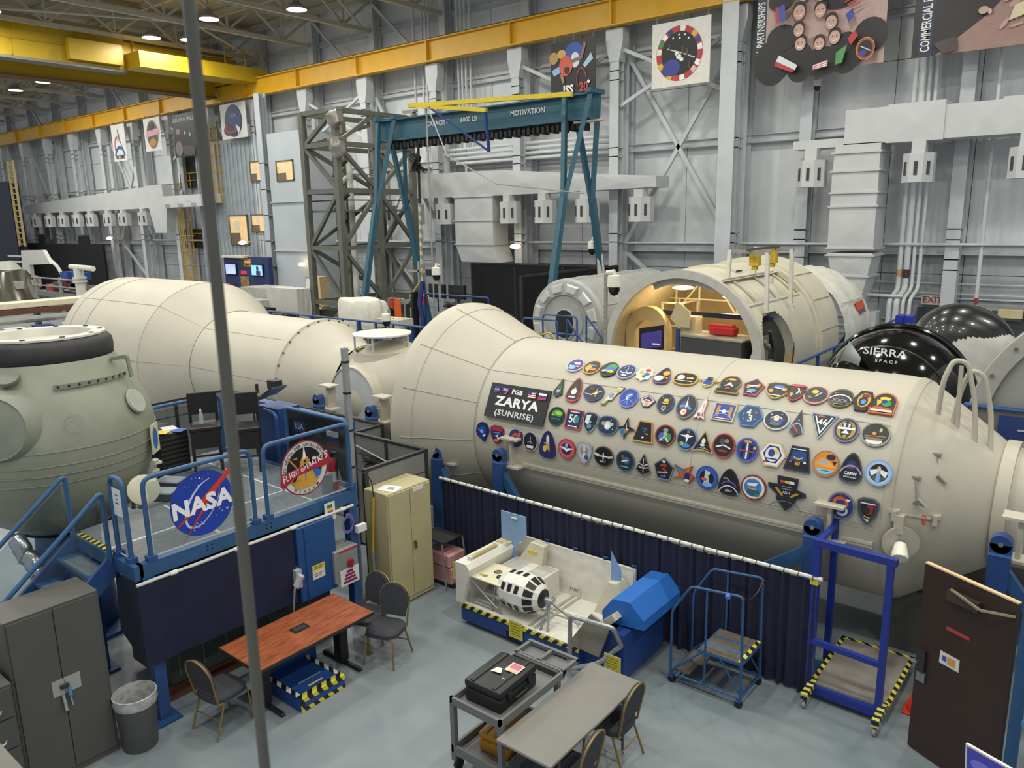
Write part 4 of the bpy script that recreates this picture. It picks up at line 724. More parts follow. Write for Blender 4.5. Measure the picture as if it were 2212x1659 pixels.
# dark wall window at right, exit doors, sign
w3 = thing('window_3', None, None, (-2.0, 30.1, 5.6), world=True, kind='structure')
MB().b2((-3.1, 30.05, 5.55), (-0.4, 30.15, 7.05)).build('frame', M('#454743', 0.5), w3, smooth=0)
for x0, x1 in ((-3.0, -2.2), (-2.15, -1.35), (-1.3, -0.5)): MB().b2((x0, 30.02, 5.65), (x1, 30.05, 6.95)).build('pane', M('#2b2d2a', 0.08, spec=0.8), w3, smooth=0)
for i, x0 in enumerate((-6.0, -3.75)):
    d = thing('door_%d' % (i+1), None, None, (x0+0.6, 30.0, 0), world=True, kind='structure')
    MB().b2((x0, 30.0, 0), (x0+1.25, 30.18, 2.25)).build('door_leaf', M('#3d464a', 0.5), d, smooth=0)
    MB().b2((x0+0.35, 29.96, 1.95), (x0+0.85, 30.0, 2.08)).build('door_closer', M('#8d9296', 0.5), d, smooth=0)
one('emergency_light', MB().b2((-3.55, 29.75, 2.05), (-2.85, 29.98, 2.35)), M('#c9bd93', 0.5), 'cream box emergency light above the dark door at right', 'light', bevel=0.02)
es = thing('exit_sign', 'small white sign with red EXIT letters above the dark door', 'sign', (-5.5, 30.0, 2.4), world=True)
Dec((-5.55, 30.0, 2.52), (1, 0, 0), (0, 0, 1)).plate(rect(-0.36, -0.16, 0.36, 0.16), '#c9c9c6', 0.04).t('EXIT', 0, 0, 0.3, '#a5372f', 0.02).build('sign_face', es)
# banners
def banner(name, x0, x1, z0, z1, label, y=28.2, cat='banner'):
    t = thing(name, label, cat, ((x0+x1)/2, y, z0), world=True)
    for x in (x0+0.15, x1-0.15, (x0+x1)/2): MB().cyl((x, y+0.01, z1), (x, y+0.12, z1+0.25), 0.02, 5).build('hanger', M('#8c8c88', 0.5), t)
    return t, Dec(((x0+x1)/2, y, (z0+z1)/2), ((x1-x0)/2, 0, 0), (0, 0, (z1-z0)/2), 0.004)
b, D = banner('wall_banner', -61.0, -58.9, 10.25, 12.85, 'white hanging banner with the ARTEMIS arrow logo')
D.plate(rect(-1, -1, 1, 1), '#d6d4d2', 0.02).p([(-.35, .15), (0, .8), (.25, .3), (.05, .05)], '#b5aeb0').p(strip([(-.05, .7), (.15, .1), (.6, -.45)], [.1, .1, .04]), '#4a4a66').p(strip(arc2(-.3, -.3, .35, .6, 1.2, 3.3, 10), .12), '#b5534a').p(strip(arc2(0, -.95, .75, .7, .3, 2.8, 12), .16), '#2f5ba5').t('ARTEMIS', 0, -.78, .3, '#3a3d44', .02, sx=1.1).build('print', b)
b, D = banner('wall_banner', -56.0, -53.7, 10.65, 12.85, 'white hanging banner with a round pink-banded patch')
D.plate(rect(-1, -1, 1, 1), '#d9d5d2', 0.02).p(ell(0, 0, .72, .88), '#8a8574').p(ell(0, 0, .64, .8), '#5b4b4c').p([(-.8, .22), (.85, .35), (.85, -.02), (-.8, -.15)], '#cf9aa8').p(ell(0, -.5, .4, .25), '#b5843f').p(ell(-.05, .5, .35, .25), '#2f2c30').build('print', b)
b, D = banner('wall_banner', -52.0, -49.3, 10.0, 12.75, 'dark hanging space poster between two white banners')
D.plate(rect(-1, -1, 1, 1), '#2b2a30', 0.02).t('OUR LIFE IN SPACE', 0, .72, .24, '#c9c8c6', .01).t('SPACE EXPLORATION', 0, .9, .12, '#8a8988').p(ell(-.55, .2, .22, .14), '#8d6f66').p(ell(.1, .1, .08, .1), '#b5b0aa').p(ell(.55, .0, .08, .1), '#a59f98').p(ell(-.55, -.6, .35, .35), '#7a6f72').p([(-.2, -.45), (.9, -.6), (.9, -.95), (-.1, -.95)], '#4d4548').build('print', b)
b, D = banner('wall_banner', -46.1, -43.3, 10.72, 12.8, 'white hanging banner with a dark blue round mission patch')
D.plate(rect(-1, -1, 1, 1), '#d2d0cc', 0.02).p(ell(.0, .0, .68, .92), '#22283f').p(ell(.0, .1, .6, .78), '#33406a').p(ell(-.45, -.5, .35, .32), '#4d2f42').p(strip(arc2(-.2, -.35, .45, .3, 2.6, 5.6, 12), .1), '#a03a3c').p([(.15, -.2), (.5, -.45), (.35, -.85)], '#d5d8da').p(ell(.05, .3, .3, .12), '#5a6a92').build('print', b)
b, D = banner('wall_banner', -20.5, -18.25, 10.3, 12.7, 'black poster with a hurdling figure, Earth and ISS20 lettering')
D.plate(rect(-1, -1, 1, 1), '#19181d', 0.02).p(ell(.05, .55, .42, .38), '#2d4fa8').p(ell(.1, .35, .2, .25), '#d5dfe8').p([(-.95, .1), (-.5, .25), (-.4, .05), (-.85, -.1)], '#8fb6de').p([(.45, .15), (.8, .5), (.9, .3), (.55, .05)], '#a9c8e6').p(ell(-.5, .6, .2, .14), '#c9a35c').p(ell(-.85, .5, .2, .2), '#b08f4e').p(ell(-.3, .2, .3, .33), '#cf5546').p(strip([(-.1, .3), (.4, .4), (.55, .85)], .12), '#8d6b55').p(strip([(-.5, -.05), (-.4, -.35)], .12), '#a5795c').p(ell(-.25, .05, .12, .12), '#23222a')
D.p(strip(arc2(.4, -.3, .2, .35, .2, 3.8, 10), .03), '#b5483f').t('ISS', -.18, -.62, .42, '#eceae6', .04, sx=.95).t('20', .5, -.58, .42, '#b5483f', .03, sx=.9).p(ngon(.72, -.42, .07, 4), '#f2f2f2').build('print', b)
b, D = banner('wall_banner', -15.68, -13.28, 10.37, 12.68, 'white square banner with a round flag-ringed space station emblem')
D.plate(rect(-1, -1, 1, 1), '#dcd9d2', 0.03).p(ell(-.04, 0, .80, .85, 48), '#b23a3c')
fc = ['#f2efec', '#2a3f8a', '#d9b03c', '#b23038', '#ece9e4', '#b23a3c', '#22357c', '#f0eeea', '#2f8f4a', '#e4e0da', '#b5303a', '#d8b23e', '#1e3a86', '#d9b23c', '#c43a3c', '#f0edea', '#b33a42', '#ccb9bd', '#f2f0ee', '#b33040']
for i in range(20):
    a0_, a1_ = 2*pi*i/20+.04, 2*pi*(i+1)/20-.04
    D.p([(-.04+.79*cos(a0_), .84*sin(a0_)), (-.04+.79*cos(a1_), .84*sin(a1_)), (-.04+.63*cos(a1_), .68*sin(a1_)), (-.04+.63*cos(a0_), .68*sin(a0_))], fc[i]); D.k -= 1
D.k += 1
D.p(ell(-.04, 0, .62, .67, 40), '#17171c').p(ell(-.3, -.42, .3, .26), '#35408f').p(strip([(-.45, .18), (.1, -.02), (.5, -.2)], .04), '#cfc6ba').ps([ell(-.05, -.1, .09, .08), ell(-.12, .0, .07, .06), ell(.05, -.2, .07, .06)], '#e9e4da').ps([rect(.05, -.05, .12, .2), rect(.2, -.12, .27, .12), rect(-.4, .1, -.34, .32), rect(.3, -.5, .36, -.25)], '#4a4038').ps([ell(-.25, .48, .03, .03), ell(-.05, .56, .03, .03), ell(.15, .54, .03, .03), ell(.28, .42, .03, .03), ell(-.02, .46, .03, .03)], '#f4f4f4').build('print', b)
b, D = banner('wall_banner', -11.55, -7.28, 10.26, 14.6, 'huge group photo banner lettered GLOBAL PARTNERSHIP')
D.plate(rect(-1, -1, 1, 1), '#3a3032', 0.03).p(rect(-.84, -1, 1, 1), '#b89a94').p(rect(-1, -1, -.84, 1), '#27304a').t('GLOBAL PARTNERSHIPS', -.92, -.40, .17, '#e9e6e2', .012, rot=pi/2, sx=.60)
rnd = random.Random(3)
for i in range(16): D.p(ell(rnd.uniform(-.75, .95), rnd.uniform(-.95, 1), rnd.uniform(.1, .25), rnd.uniform(.08, .2), 14, rnd.uniform(0, 3)), rnd.choice(['#8f746e', '#cbb0a8', '#a58a83', '#6d5854', '#d2bcb4']))
for x, y, w_, h_ in ((-.7, -.8, .3, .35), (-.25, -.85, .22, .3), (.1, -.88, .3, .22), (.45, -.8, .25, .3), (-.55, -.45, .25, .2), (.3, .05, .3, .2), (-.6, .1, .2, .15), (.8, -.6, .25, .25), (.1, .35, .35, .2)): D.p(ell(x, y, w_, h_, 18), '#221e20')
for x, y, r_ in ((-.25, -.58, .09), (.05, -.62, .085), (.28, -.56, .09), (-.28, -.38, .085), (.22, -.34, .09), (-.28, -.12, .1), (.05, -.15, .09), (-.22, .12, .09), (.04, .08, .09), (-.1, .4, .1), (.3, .35, .09), (.6, .5, .09)):
    D.p(ell(x, y+.04, r_*1.12, r_*1.2, 16), '#2b2324').p(ell(x, y, r_*.92, r_*1.08, 16), '#c49d90').ps([ell(x-r_*.35, y+r_*.2, r_*.13, r_*.1, 8), ell(x+r_*.35, y+r_*.2, r_*.13, r_*.1, 8)], '#54403c').p(strip(arc2(x, y-r_*.25, r_*.45, r_*.3, pi+.3, 2*pi-.3, 6), r_*.14), '#f0e6e0')
D.ps([[(-.55, -.72), (-.25, -.9), (-.28, -.97), (-.6, -.8)]], '#d9dbe0').p([(-.6, -.8), (-.28, -.97), (-.33, -1), (-.62, -.87)], '#b5363c').p([(.0, -.93), (.22, -.88), (.22, -.97), (.0, -1)], '#e5dcdc').ps([[(.0, -.93-.025*k), (.22, -.88-.03*k), (.22, -.89-.03*k), (.0, -.94-.025*k)] for k in range(3)], '#b5363c').p([(.34, -.8), (.5, -.7), (.44, -.95), (.34, -.97)], '#4f8f52').p([(.5, -.62), (.6, -.52), (.65, -.6), (.55, -.72)], '#b53a3a').ps([[(.38+.05*k, -.05-.04*k), (.52+.05*k, .0-.04*k), (.5+.05*k, -.03-.04*k), (.37+.05*k, -.08-.04*k)] for k in range(4)], '#b5363c').p([(.45, -.28), (.55, -.2), (.58, -.32), (.5, -.4)], '#36479a').p([(-.6, -.02), (-.5, .03), (-.46, -.22), (-.56, -.25)], '#3f539c').p([(-.64, -.02), (-.6, 0), (-.57, -.25), (-.62, -.25)], '#b5363c')
D.p(ell(.77, -.8, .135, .155), '#c9a23c').p(ell(.77, -.8, .125, .145), '#a83a3c').p(ell(.77, -.8, .1, .115), '#1d1d28').p(ell(.74, -.86, .05, .045), '#35408f').p(strip([(.7, -.76), (.85, -.84)], .015), '#cfc6ba').build('print', b)
b, D = banner('wall_banner', -6.47, -2.0, 10.26, 14.6, 'huge space photo banner lettered COMMERCIAL PARTNERS')
D.plate(rect(-1, -1, 1, 1), '#2a2426', 0.03).p([(-.7, -1), (1, -1), (1, -.0), (.35, -.05), (-.1, -.55)], '#9a7a72').p(rect(-.92, -1, -.74, 1), '#27304a').t('COMMERCIAL PARTNERSHIPS', -.83, -.26, .17, '#e9e6e2', .012, rot=pi/2, sx=.60)
for i in range(22): D.p(ell(rnd.uniform(-.1, 1), rnd.uniform(-.9, -.2), rnd.uniform(.02, .1), rnd.uniform(.01, .04), 10, rnd.uniform(0, 1.2)), rnd.choice(['#c9b0a8', '#b3938a', '#7d5f58']))
D.p([(.2, -.5), (.42, -.4), (.36, -.62), (.15, -.68)], '#cfc3a0').p([(.3, -.42), (.62, -.2), (.6, -.5), (.42, -.6)], '#3a3836').p(ell(.55, -.4, .12, .1), '#8d8880').p(ell(-.15, -.5, .06, .05), '#b59a92').p([(-.72, -.85), (-.45, -.78), (-.42, -.97), (-.6, -1)], '#4a3f40').build('print', b)
# cameras and small lamps on the wall
def ptz(loc, label, arm=(0, -0.15, 0), s=1.0):
    t = thing('dome_camera', label, 'camera', loc)
    MB().tube([(-arm[0]*s, -arm[1]*s, 0.05*s), (0, 0, 0.08*s), (0, 0, 0)], 0.05*s, 8).build('arm', M('#d4d1c6', 0.4), t)
    MB().lathe([(0.0, 0.09*s), (-0.02*s, 0.15*s), (-0.26*s, 0.16*s), (-0.28*s, 0.13*s)], 20, cap0=True).build('housing', M('#dedbd0', 0.4), t)
    MB().lathe([(-0.27*s, 0.14*s), (-0.36*s, 0.13*s), (-0.45*s, 0.08*s), (-0.48*s, 0.0001)], 20).build('dome', M('#15161a', 0.15), t)
    return t
ptz((-9.6, 29.0, 10.1), 'small dome camera on the wall below the group photo banner', (0, -0.5, 0), 0.8)
for x, y, z, lab in ((-22.6, 28.2, 4.3, 'small glowing wall lamp left of the black screens'), (-43.5, 27.3, 4.4, 'small glowing wall lamp on the office block corner'), (-37.6, 27.3, 3.2, 'small glowing wall lamp seen through the steel tower'), (-63.5, 28.2, 4.6, 'small glowing wall lamp right of the black curtain')):
    t = thing('wall_lamp', lab, 'lamp', (x, y, z)); MB().sph((0, 0, 0), (0.28, 0.2, 0.12), 12, 8).build('bulb', M('#ffd9a0', 0.5, var=0, emit=5.0), t); MB().bar((0, 0.1, 0), (0, 0.55, 0.05), 0.06).build('bracket', PIPE, t, smooth=0)
# ================================================================ mockups and rigs in the back of the hall
LABC = M('#cdc7b3', 0.5, var=0.05, scale=1.5)
LABI = M('#cdbd98', 0.6, var=0.05)
GREYW = M('#b7b6ae', 0.5)
LX, LZ = -8.6, 2.2
lab = thing('laboratory_mockup', 'large cream cylinder mockup with open arched front and lit interior', 'module', (LX, 19.5, 0), world=True)
lc = (LX, 0, LZ)
def arch(p, y0, y1, r0, r1, name, mat, a0=0.0, a1=2*pi, n=72):
    """thick ring about the lab axis"""
    MB().lathe([(y0, r1), (y0, r0), (y1, r0), (y1, r1), (y0, r1)], n, lc, 'Y', a0, a1).build(name, mat, p, smooth=30)
arch(lab, 17.0, 17.14, 2.10, 1.90, 'front_rim', GREYW)
# shell: left and lower part full length, top right left open as a hatch bay
def in_door(y, z): return 17.25 < y < 19.2 and z < 3.26-0.9*max(0, (abs(y-18.15)-0.25)/0.8)**2.2
def lab_shell(R_, name, mat):
    m = MB(); ny, na = 64, 150; a0, a1 = radians(62), radians(400); vs = [(LX+R_*cos(a0+(a1-a0)*j/na), 17.14+3.8*i/ny, LZ+R_*sin(a0+(a1-a0)*j/na)) for i in range(ny+1) for j in range(na+1)]
    fs = []
    for i in range(ny):
        for j in range(na):
            y = 17.14+3.8*(i+.5)/ny; a = a0+(a1-a0)*(j+.5)/na
            if a > radians(300) and in_door(y, LZ+R_*sin(a)) and LZ+R_*sin(a) > 0.75: continue
            k = i*(na+1)+j; fs.append((k, k+1, k+na+2, k+na+1))
    m.add(vs, fs); m.build(name, mat, lab, smooth=40)
lab_shell(2.07, 'outer_shell', LABC); lab_shell(2.02, 'inner_lining', LABI)
MB().lathe([(17.14, 2.0), (20.7, 2.0)], 16, lc, 'Y', radians(36), radians(66)).build('hatch_bay_sheet', M('#cfc9b4', 0.45), lab, smooth=30)
for y in (17.9, 19.2, 20.4): MB().tube([(LX+2.04*cos(t), y, LZ+2.04*sin(t)) for t in [radians(d) for d in range(38, 66, 4)]], 0.025, 6).build('bay_rib', GREYW, lab)
for a in (38, 64): MB().bar((LX+2.05*cos(radians(a)), 17.3, LZ+2.05*sin(radians(a))), (LX+2.05*cos(radians(a)), 20.6, LZ+2.05*sin(radians(a))), 0.07).build('bay_rail', GREYW, lab, smooth=0)
arch(lab, 18.6, 19.0, 2.13, 2.05, 'roof_band', LABC, radians(70), radians(150), 24)
arch(lab, 20.8, 21.0, 2.13, 2.0, 'ring_joint', LABC)
arch(lab, 21.0, 22.4, 2.19, 2.0, 'end_ring', LABC)
MB().lathe([(22.4, 2.19), (22.45, 0.5)], 60, lc, 'Y').build('end_plate', LABC, lab, smooth=20)
MB().lathe([(21.05, 2.0), (21.05, 0.0001)], 48, lc, 'Y').build('inner_bulkhead', LABI, lab, smooth=0)
for a in (8, 30, 52): MB().bar((LX+2.2*cos(radians(a)), 21.0, LZ+2.2*sin(radians(a))), (LX+2.2*cos(radians(a)), 22.4, LZ+2.2*sin(radians(a))), 0.02).build('panel_seam', SEAM, lab, smooth=0)
# side doorway in the flank that faces the photographer
dw = [(17.25, -1.0), (19.2, -1.0), (19.2, 2.45), (18.95, 2.95), (18.5, 3.2), (18.0, 3.28), (17.6, 3.2), (17.35, 2.95), (17.25, 2.6)]
ins = [(17.32, -1.0), (18.6, -1.0), (18.6, 2.35), (18.4, 2.8), (18.1, 3.05), (17.8, 3.1), (17.5, 3.0), (17.36, 2.75), (17.32, 2.5)]
yb = [(17.25+1.95*k/16, 3.26-0.9*max(0, (abs(17.25+1.95*k/16-18.15)-0.25)/0.8)**2.2) for k in range(17)]; yb = [(17.25, 0.75)]+yb+[(19.2, 0.75)]
def dX(z, R_): return LX+math.sqrt(max(0.01, R_**2-(z-LZ)**2))
yi = [(18.22+(y-18.22)*0.93, z-0.07 if z > 1 else z) for y, z in yb]; n = len(yb)
m = MB(); vs = [V((dX(z, 2.07), y, z)) for y, z in yb]+[V((dX(z, 1.86), y, z)) for y, z in yi]; m.add(vs, [(i, i+1, n+i+1, n+i) for i in range(n-1)])
m.build('doorway_reveal', LABC, lab, smooth=30)
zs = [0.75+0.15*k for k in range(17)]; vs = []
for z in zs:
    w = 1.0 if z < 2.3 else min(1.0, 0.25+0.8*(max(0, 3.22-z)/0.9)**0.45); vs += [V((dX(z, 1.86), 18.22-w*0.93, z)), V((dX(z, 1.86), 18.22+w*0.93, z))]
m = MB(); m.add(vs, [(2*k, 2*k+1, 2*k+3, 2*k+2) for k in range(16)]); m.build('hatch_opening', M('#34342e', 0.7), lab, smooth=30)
MB().box((-6.76, 17.75, 2.0), (0.05, 0.5, 1.5)).build('hatch_door', M('#77766a', 0.5), lab, smooth=0); MB().tube([(-6.72, 18.3, 1.2), (-6.72, 18.35, 2.4), (-6.72, 18.0, 2.85)], 0.05, 6).build('hatch_seal', M('#4b4a42', 0.6), lab)
for y, z in ((17.7, 2.6), (17.9, 2.5), (18.1, 2.1)): MB().cyl((-6.75, y, z), (-6.66, y, z), 0.06, 8).build('hatch_latch', M('#9c9a8e', 0.4, 0.5), lab)
# legs of the cradle
for y in (17.6, 20.0, 22.0): MB().b2((LX-1.6, y-0.15, 0), (LX+1.6, y+0.15, 0.65)).build('cradle', GREYW, lab, smooth=0)
# inside
MB().b2((LX-1.6, 17.2, 0.95), (LX+1.6, 21.0, 1.02)).build('deck', LABI, lab, smooth=0)
m = MB()
for x in (-10.1, -9.4, -8.3, -7.4): m.bar((x, 19.8, 2.9), (x, 19.8, 3.95), 0.05)
for a, b in (((-10.1, 2.9), (-9.4, 3.75)), ((-8.9, 3.75), (-8.3, 2.9)), ((-8.3, 2.9), (-7.6, 3.7)), ((-7.9, 3.75), (-7.0, 2.6))): m.bar((a[0], 19.8, a[1]), (b[0], 19.8, b[1]), 0.05)
m.bar((-10.3, 19.8, 3.3), (-6.72, 19.8, 3.3), 0.04); m.bar((-10.4, 19.8, 2.9), (-6.8, 19.8, 2.9), 0.07); m.build('inner_truss', M('#ded3b6', 0.5), lab, smooth=0)
m = MB()
for x, y in ((-9.9, 18.6), (-9.9, 19.6), (-9.35, 18.6), (-9.35, 19.6)): m.bar((x, y, 1.0), (x, y, 3.3), 0.05)
for z in (1.5, 2.1, 2.7, 3.3): m.bar((-9.9, 18.6, z), (-9.35, 18.6, z), 0.04); m.bar((-9.35, 18.6, z), (-9.35, 19.6, z), 0.04)
m.bar((-9.35, 18.6, 3.3), (-9.35, 19.6, 2.7), 0.04); m.build('rack_frame', M('#d6cbae', 0.5), lab, smooth=0)
MB().b2((-10.3, 18.1, 3.05), (-6.72, 18.2, 3.17)).build('blue_header', M('#1f2c52', 0.5), lab, smooth=0)
MB().lathe([(17.2, 1.75), (17.2, 2.0), (20.9, 2.0), (20.9, 1.75)], 20, lc, 'Y', radians(64), radians(116)).build('ceiling_panel', GREYW, lab, smooth=30)
MB().prism([(-0.22, 0), (0.0, -0.2), (0.3, -0.2), (0.3, 0.2), (-0.06, 0.42)], (-8.85, 17.55, 3.05), (1, 0, 0), (0, 0, 1), 0.08).build('pillar_cap', LABI, lab, smooth=0)
MB().b2((-8.85, 17.6, 1.0), (-8.45, 18.0, 3.1)).build('pillar', LABI, lab, smooth=0)
MB().b2((-8.95, 17.55, 1.0), (-8.85, 17.95, 2.8)).build('pillar_edge', M('#2b4a86', 0.5), lab, smooth=0)
ap = [(0.62*cos(t), 0.72*sin(t)) for t in [radians(d) for d in range(0, 181, 15)]]
apo = [(0.62, -1.4)]+ap+[(-0.62, -1.4)]; api = [(x*0.6, (y if y < 0 else y*0.5)) for x, y in apo]
m = MB(); n = len(apo); o = V((-9.95, 17.85, 2.55)); vs = [o+V((x, 0, z)) for x, z in apo]+[o+V((x, 0, z)) for x, z in api]
m.add(vs+[v+V((0, 0.25, 0)) for v in vs], [(i, i+1, n+i+1, n+i) for i in range(n-1)]+[(n+i, n+i+1, 3*n+i+1, 3*n+i) for i in range(n-1)]+[(i, 2*n+i, 2*n+i+1, i+1) for i in range(n-1)]); m.build('arched_doorway', M('#d6bd8a', 0.55), lab, smooth=30)
for x, z in ((-9.3, 3.72), (-7.9, 3.55)):
    MB().sph((x, 18.6, z), (0.28, 0.28, 0.05), 12, 6).build('ceiling_lamp', M('#fff0c8', 0.5, var=0, emit=9.0), lab)
    ld = bpy.data.lights.new('interior_light', 'POINT'); ld.energy = 34; ld.color = (1, 0.74, 0.42); ld.shadow_soft_size = 0.25
    lo = bpy.data.objects.new('interior_light', ld); COL.objects.link(lo); lo.location = (x, 18.4, z-0.15)
ct = thing('work_counter', 'dark grey counter with pale top inside the cream mockup', 'counter', (-8.0, 18.2, 1.02), world=True)
MB().prism([(-8.75, 17.45), (-7.1, 17.25), (-6.95, 18.1), (-8.6, 18.4)], (0, 0, 1.03), (1, 0, 0), (0, 1, 0), 1.6).build('body', M('#48494a', 0.6), ct, smooth=0)
MB().prism([(-8.77, 17.43), (-7.08, 17.23), (-6.93, 18.12), (-8.62, 18.42)], (0, 0, 2.63), (1, 0, 0), (0, 1, 0), 0.04).build('top', M('#9c9a95', 0.3), ct, smooth=0)
MB().prism([(-8.6, 17.55), (-8.1, 17.5), (-8.0, 17.85), (-8.5, 17.95)], (0, 0, 2.672), (1, 0, 0), (0, 1, 0), 0.004).build('paper', M('#dfdedb', 0.6), ct, smooth=0)
one('equipment_case', MB().b2((-8.15, 17.75, 2.68), (-7.5, 18.05, 2.88)).b2((-8.2, 17.8, 2.74), (-7.55, 18.0, 2.94)), M('#c22a2c', 0.5), 'bright red case lying on the dark grey counter', 'case', bevel=0.03)
# gantry of white brackets with yellow hoists on the roof of the lab
gb = thing('roof_bracket', 'white bracket frame with yellow hoists on the cream mockup roof', 'frame', (-7.5, 19, 4.2), world=True)
for y in (17.8, 19.4):
    MB().bar((-7.75, y, 3.95), (-7.7, y, 4.75), 0.09).build('upright', M('#d6d3c8', 0.5), gb, smooth=0); MB().bar((-6.75, y, 3.35), (-6.8, y, 4.7), 0.09).build('upright', M('#d6d3c8', 0.5), gb, smooth=0)
    MB().bar((-7.75, y, 4.72), (-6.75, y, 4.68), 0.08).build('crossbar', M('#8f8e86', 0.5), gb, smooth=0)
MB().bar((-7.2, 17.6, 4.76), (-7.2, 19.6, 4.76), 0.06).build('trolley_beam', M('#55544e', 0.5), gb, smooth=0)
for y in (18.1, 19.2): MB().box((-7.2, y, 4.52), (0.22, 0.2, 0.3)).box((-7.2, y, 4.33), (0.12, 0.12, 0.12)).build('hoist', M('#c9a82a', 0.5), gb, smooth=0)
# quilted white end module
qm = thing('quilted_module', 'white fabric-covered round module behind the cream ring', 'module', (-8.2, 24, 0), world=True)
n, rows = 72, 26; vs = []; prof = [(22.5, 1.78), (23.2, 1.86), (24.3, 1.86), (25.0, 1.80), (25.3, 1.55), (25.45, 1.0)]
rnd = random.Random(5); import mathutils
for i in range(rows+1):
    u_ = i/rows*(len(prof)-1); k = min(int(u_), len(prof)-2); f_ = u_-k; y = prof[k][0]*(1-f_)+prof[k+1][0]*f_; r_ = prof[k][1]*(1-f_)+prof[k+1][1]*f_
    for j in range(n):
        t = 2*pi*j/n; w = mathutils.noise.noise(V((y*2.2+3*cos(t), 3.2*sin(t)+y, 9*cos(t*0.5)))) * 0.05 + mathutils.noise.noise(V((y*6, 7*cos(t), 7*sin(t))))*0.022
        vs.append((-8.05+(r_+w)*cos(t), y, 2.12+(r_+w)*sin(t)))
m = MB(); m.add(vs, [(i*n+j, i*n+(j+1) % n, (i+1)*n+(j+1) % n, (i+1)*n+j) for i in range(rows) for j in range(n)]); m.add([(-8.05, 25.5, 2.12)], []); m.build('fabric_cover', M('#d8d5cc', 0.6), qm, smooth=80)
D = Dec((-8.05+1.895*cos(radians(22)), 24.0, 2.12+1.895*sin(radians(22))), (0, 1, 0), (-sin(radians(22)), 0, cos(radians(22))), 0.006)
D.p(rect(-.4, -.05, .4, .2), '#d2542c').p(rect(-.3, -.18, -.05, -.05), '#b23a3f').p(rect(-.05, -.16, .3, -.05), '#3b56a5').build('logo_print', qm)
MB().b2((-9, 23.2, 0), (-7.2, 24.6, 0.3)).build('cradle', GREYW, qm, smooth=0)
for a in (30, -8): MB().tube([(-8.05+1.9*cos(radians(a)), y, 2.12+1.9*sin(radians(a))) for y in (22.5, 23.2, 24.3, 25.0)], 0.012, 5).build('seam', SEAM, qm)
# silver module
SIL = M('#a3a4a2', 0.45, 0.1, var=0.06, scale=3)
SIL_L = M('#bfc0bd', 0.3, 0.2)
si = thing('silver_module', 'grey cylindrical cargo module with panelled round face and square hatch', 'module', (-12.62, 20.2, 0), world=True)
sc = (-12.62, 18.0, 2.66); KR = 0.857
def sl(prof, name, mat, sm=30, n=60): MB().lathe([(h*KR, r_*KR) for h, r_ in prof], n, sc, 'Y').build(name, mat, si, smooth=sm)
def PP(r_, tt, h): return V((sc[0]+r_*KR*cos(tt), sc[1]+h*KR, sc[2]+r_*KR*sin(tt)))
sl([(0.1, 1.43), (5.5, 1.43)], 'hull', SIL); sl([(0.1, 1.43), (-0.02, 1.38), (-0.05, 1.30), (-0.1, 0.92), (-0.03, 0.86), (-0.03, 0.70)], 'face', SIL)
for h in (1.2, 2.6, 4.0): sl([(h, 1.432), (h, 1.452), (h+0.06, 1.452), (h+0.06, 1.432)], 'hoop', SIL_L, 20)
for a in (25, -30, 80): MB().bar(PP(1.44, radians(a), 0.2), PP(1.44, radians(a), 5.4), 0.045, 0.03).build('stringer', SIL_L, si, smooth=0)
for k in range(12):
    t = 2*pi*k/12+0.26; h = 0.19
    a = [PP(0.98, t-h, -0.095), PP(1.28, t-h, -0.065), PP(1.28, t+h, -0.065), PP(0.98, t+h, -0.095)]; b = [PP(1.02, t-h*0.8, -0.17), PP(1.24, t-h*0.82, -0.14), PP(1.24, t+h*0.82, -0.14), PP(1.02, t+h*0.8, -0.17)]
    MB().add(a+b, [(4, 5, 6, 7), (0, 1, 5, 4), (1, 2, 6, 5), (2, 3, 7, 6), (3, 0, 4, 7)]).build('raised_panel', SIL_L, si, smooth=0)
sl([(-0.03, 0.72), (-0.07, 0.70), (-0.07, 0.0001)], 'inner_disc', SIL, 20, 48)
hx = _sm([(-0.31, -0.45), (0.31, -0.45), (0.31, 0.34), (-0.31, 0.34)], 2)
MB().prism([(x*1.12, z*1.1) for x, z in hx], (sc[0], 17.94, sc[2]), (1, 0, 0), (0, 0, 1), 0.03).build('hatch_frame', SIL_L, si, smooth=0)
MB().prism(hx, (sc[0], 17.908, sc[2]), (1, 0, 0), (0, 0, 1), 0.006).build('hatch_opening', M('#20211f', 0.8), si, smooth=0)
for y in (18.6, 20.2, 21.8): MB().b2((-13.4, y-0.2, 0), (-11.85, y+0.2, 1.75)).build('cradle', M('#4b4d50', 0.6), si, smooth=0)
# stairs in front of it
def rail(p, pts, r_=0.025, mat=None, name='handrail', rad=0.12):
    MB().tube(fillet(pts, rad), r_, 8).build(name, mat or BLUE, p)
st = thing('access_stair', 'blue access stair with tubular handrails before the silver module', 'stairs', (-11.7, 16.6, 0), world=True)
for y in (16.3, 17.2):
    rail(st, [(-12.85, y, 1.9), (-12.85, y, 2.95), (-11.7, y, 2.95), (-11.7, y, 1.9)]); rail(st, [(-12.8, y, 2.45), (-11.75, y, 2.45)])
    rail(st, [(-11.4, y, 3.0), (-9.85, y, 1.2), (-9.85, y, 0.1)]); rail(st, [(-11.4, y, 3.0), (-11.4, y, 1.9)])
MB().b2((-12.9, 16.25, 1.8), (-11.4, 17.25, 1.9)).build('landing', BLUE, st, smooth=0)
for k in range(7): MB().b2((-11.4+0.22*k, 16.3, 1.58-0.23*k), (-11.14+0.22*k, 17.2, 1.62-0.23*k)).build('tread', BLUE, st, smooth=0)
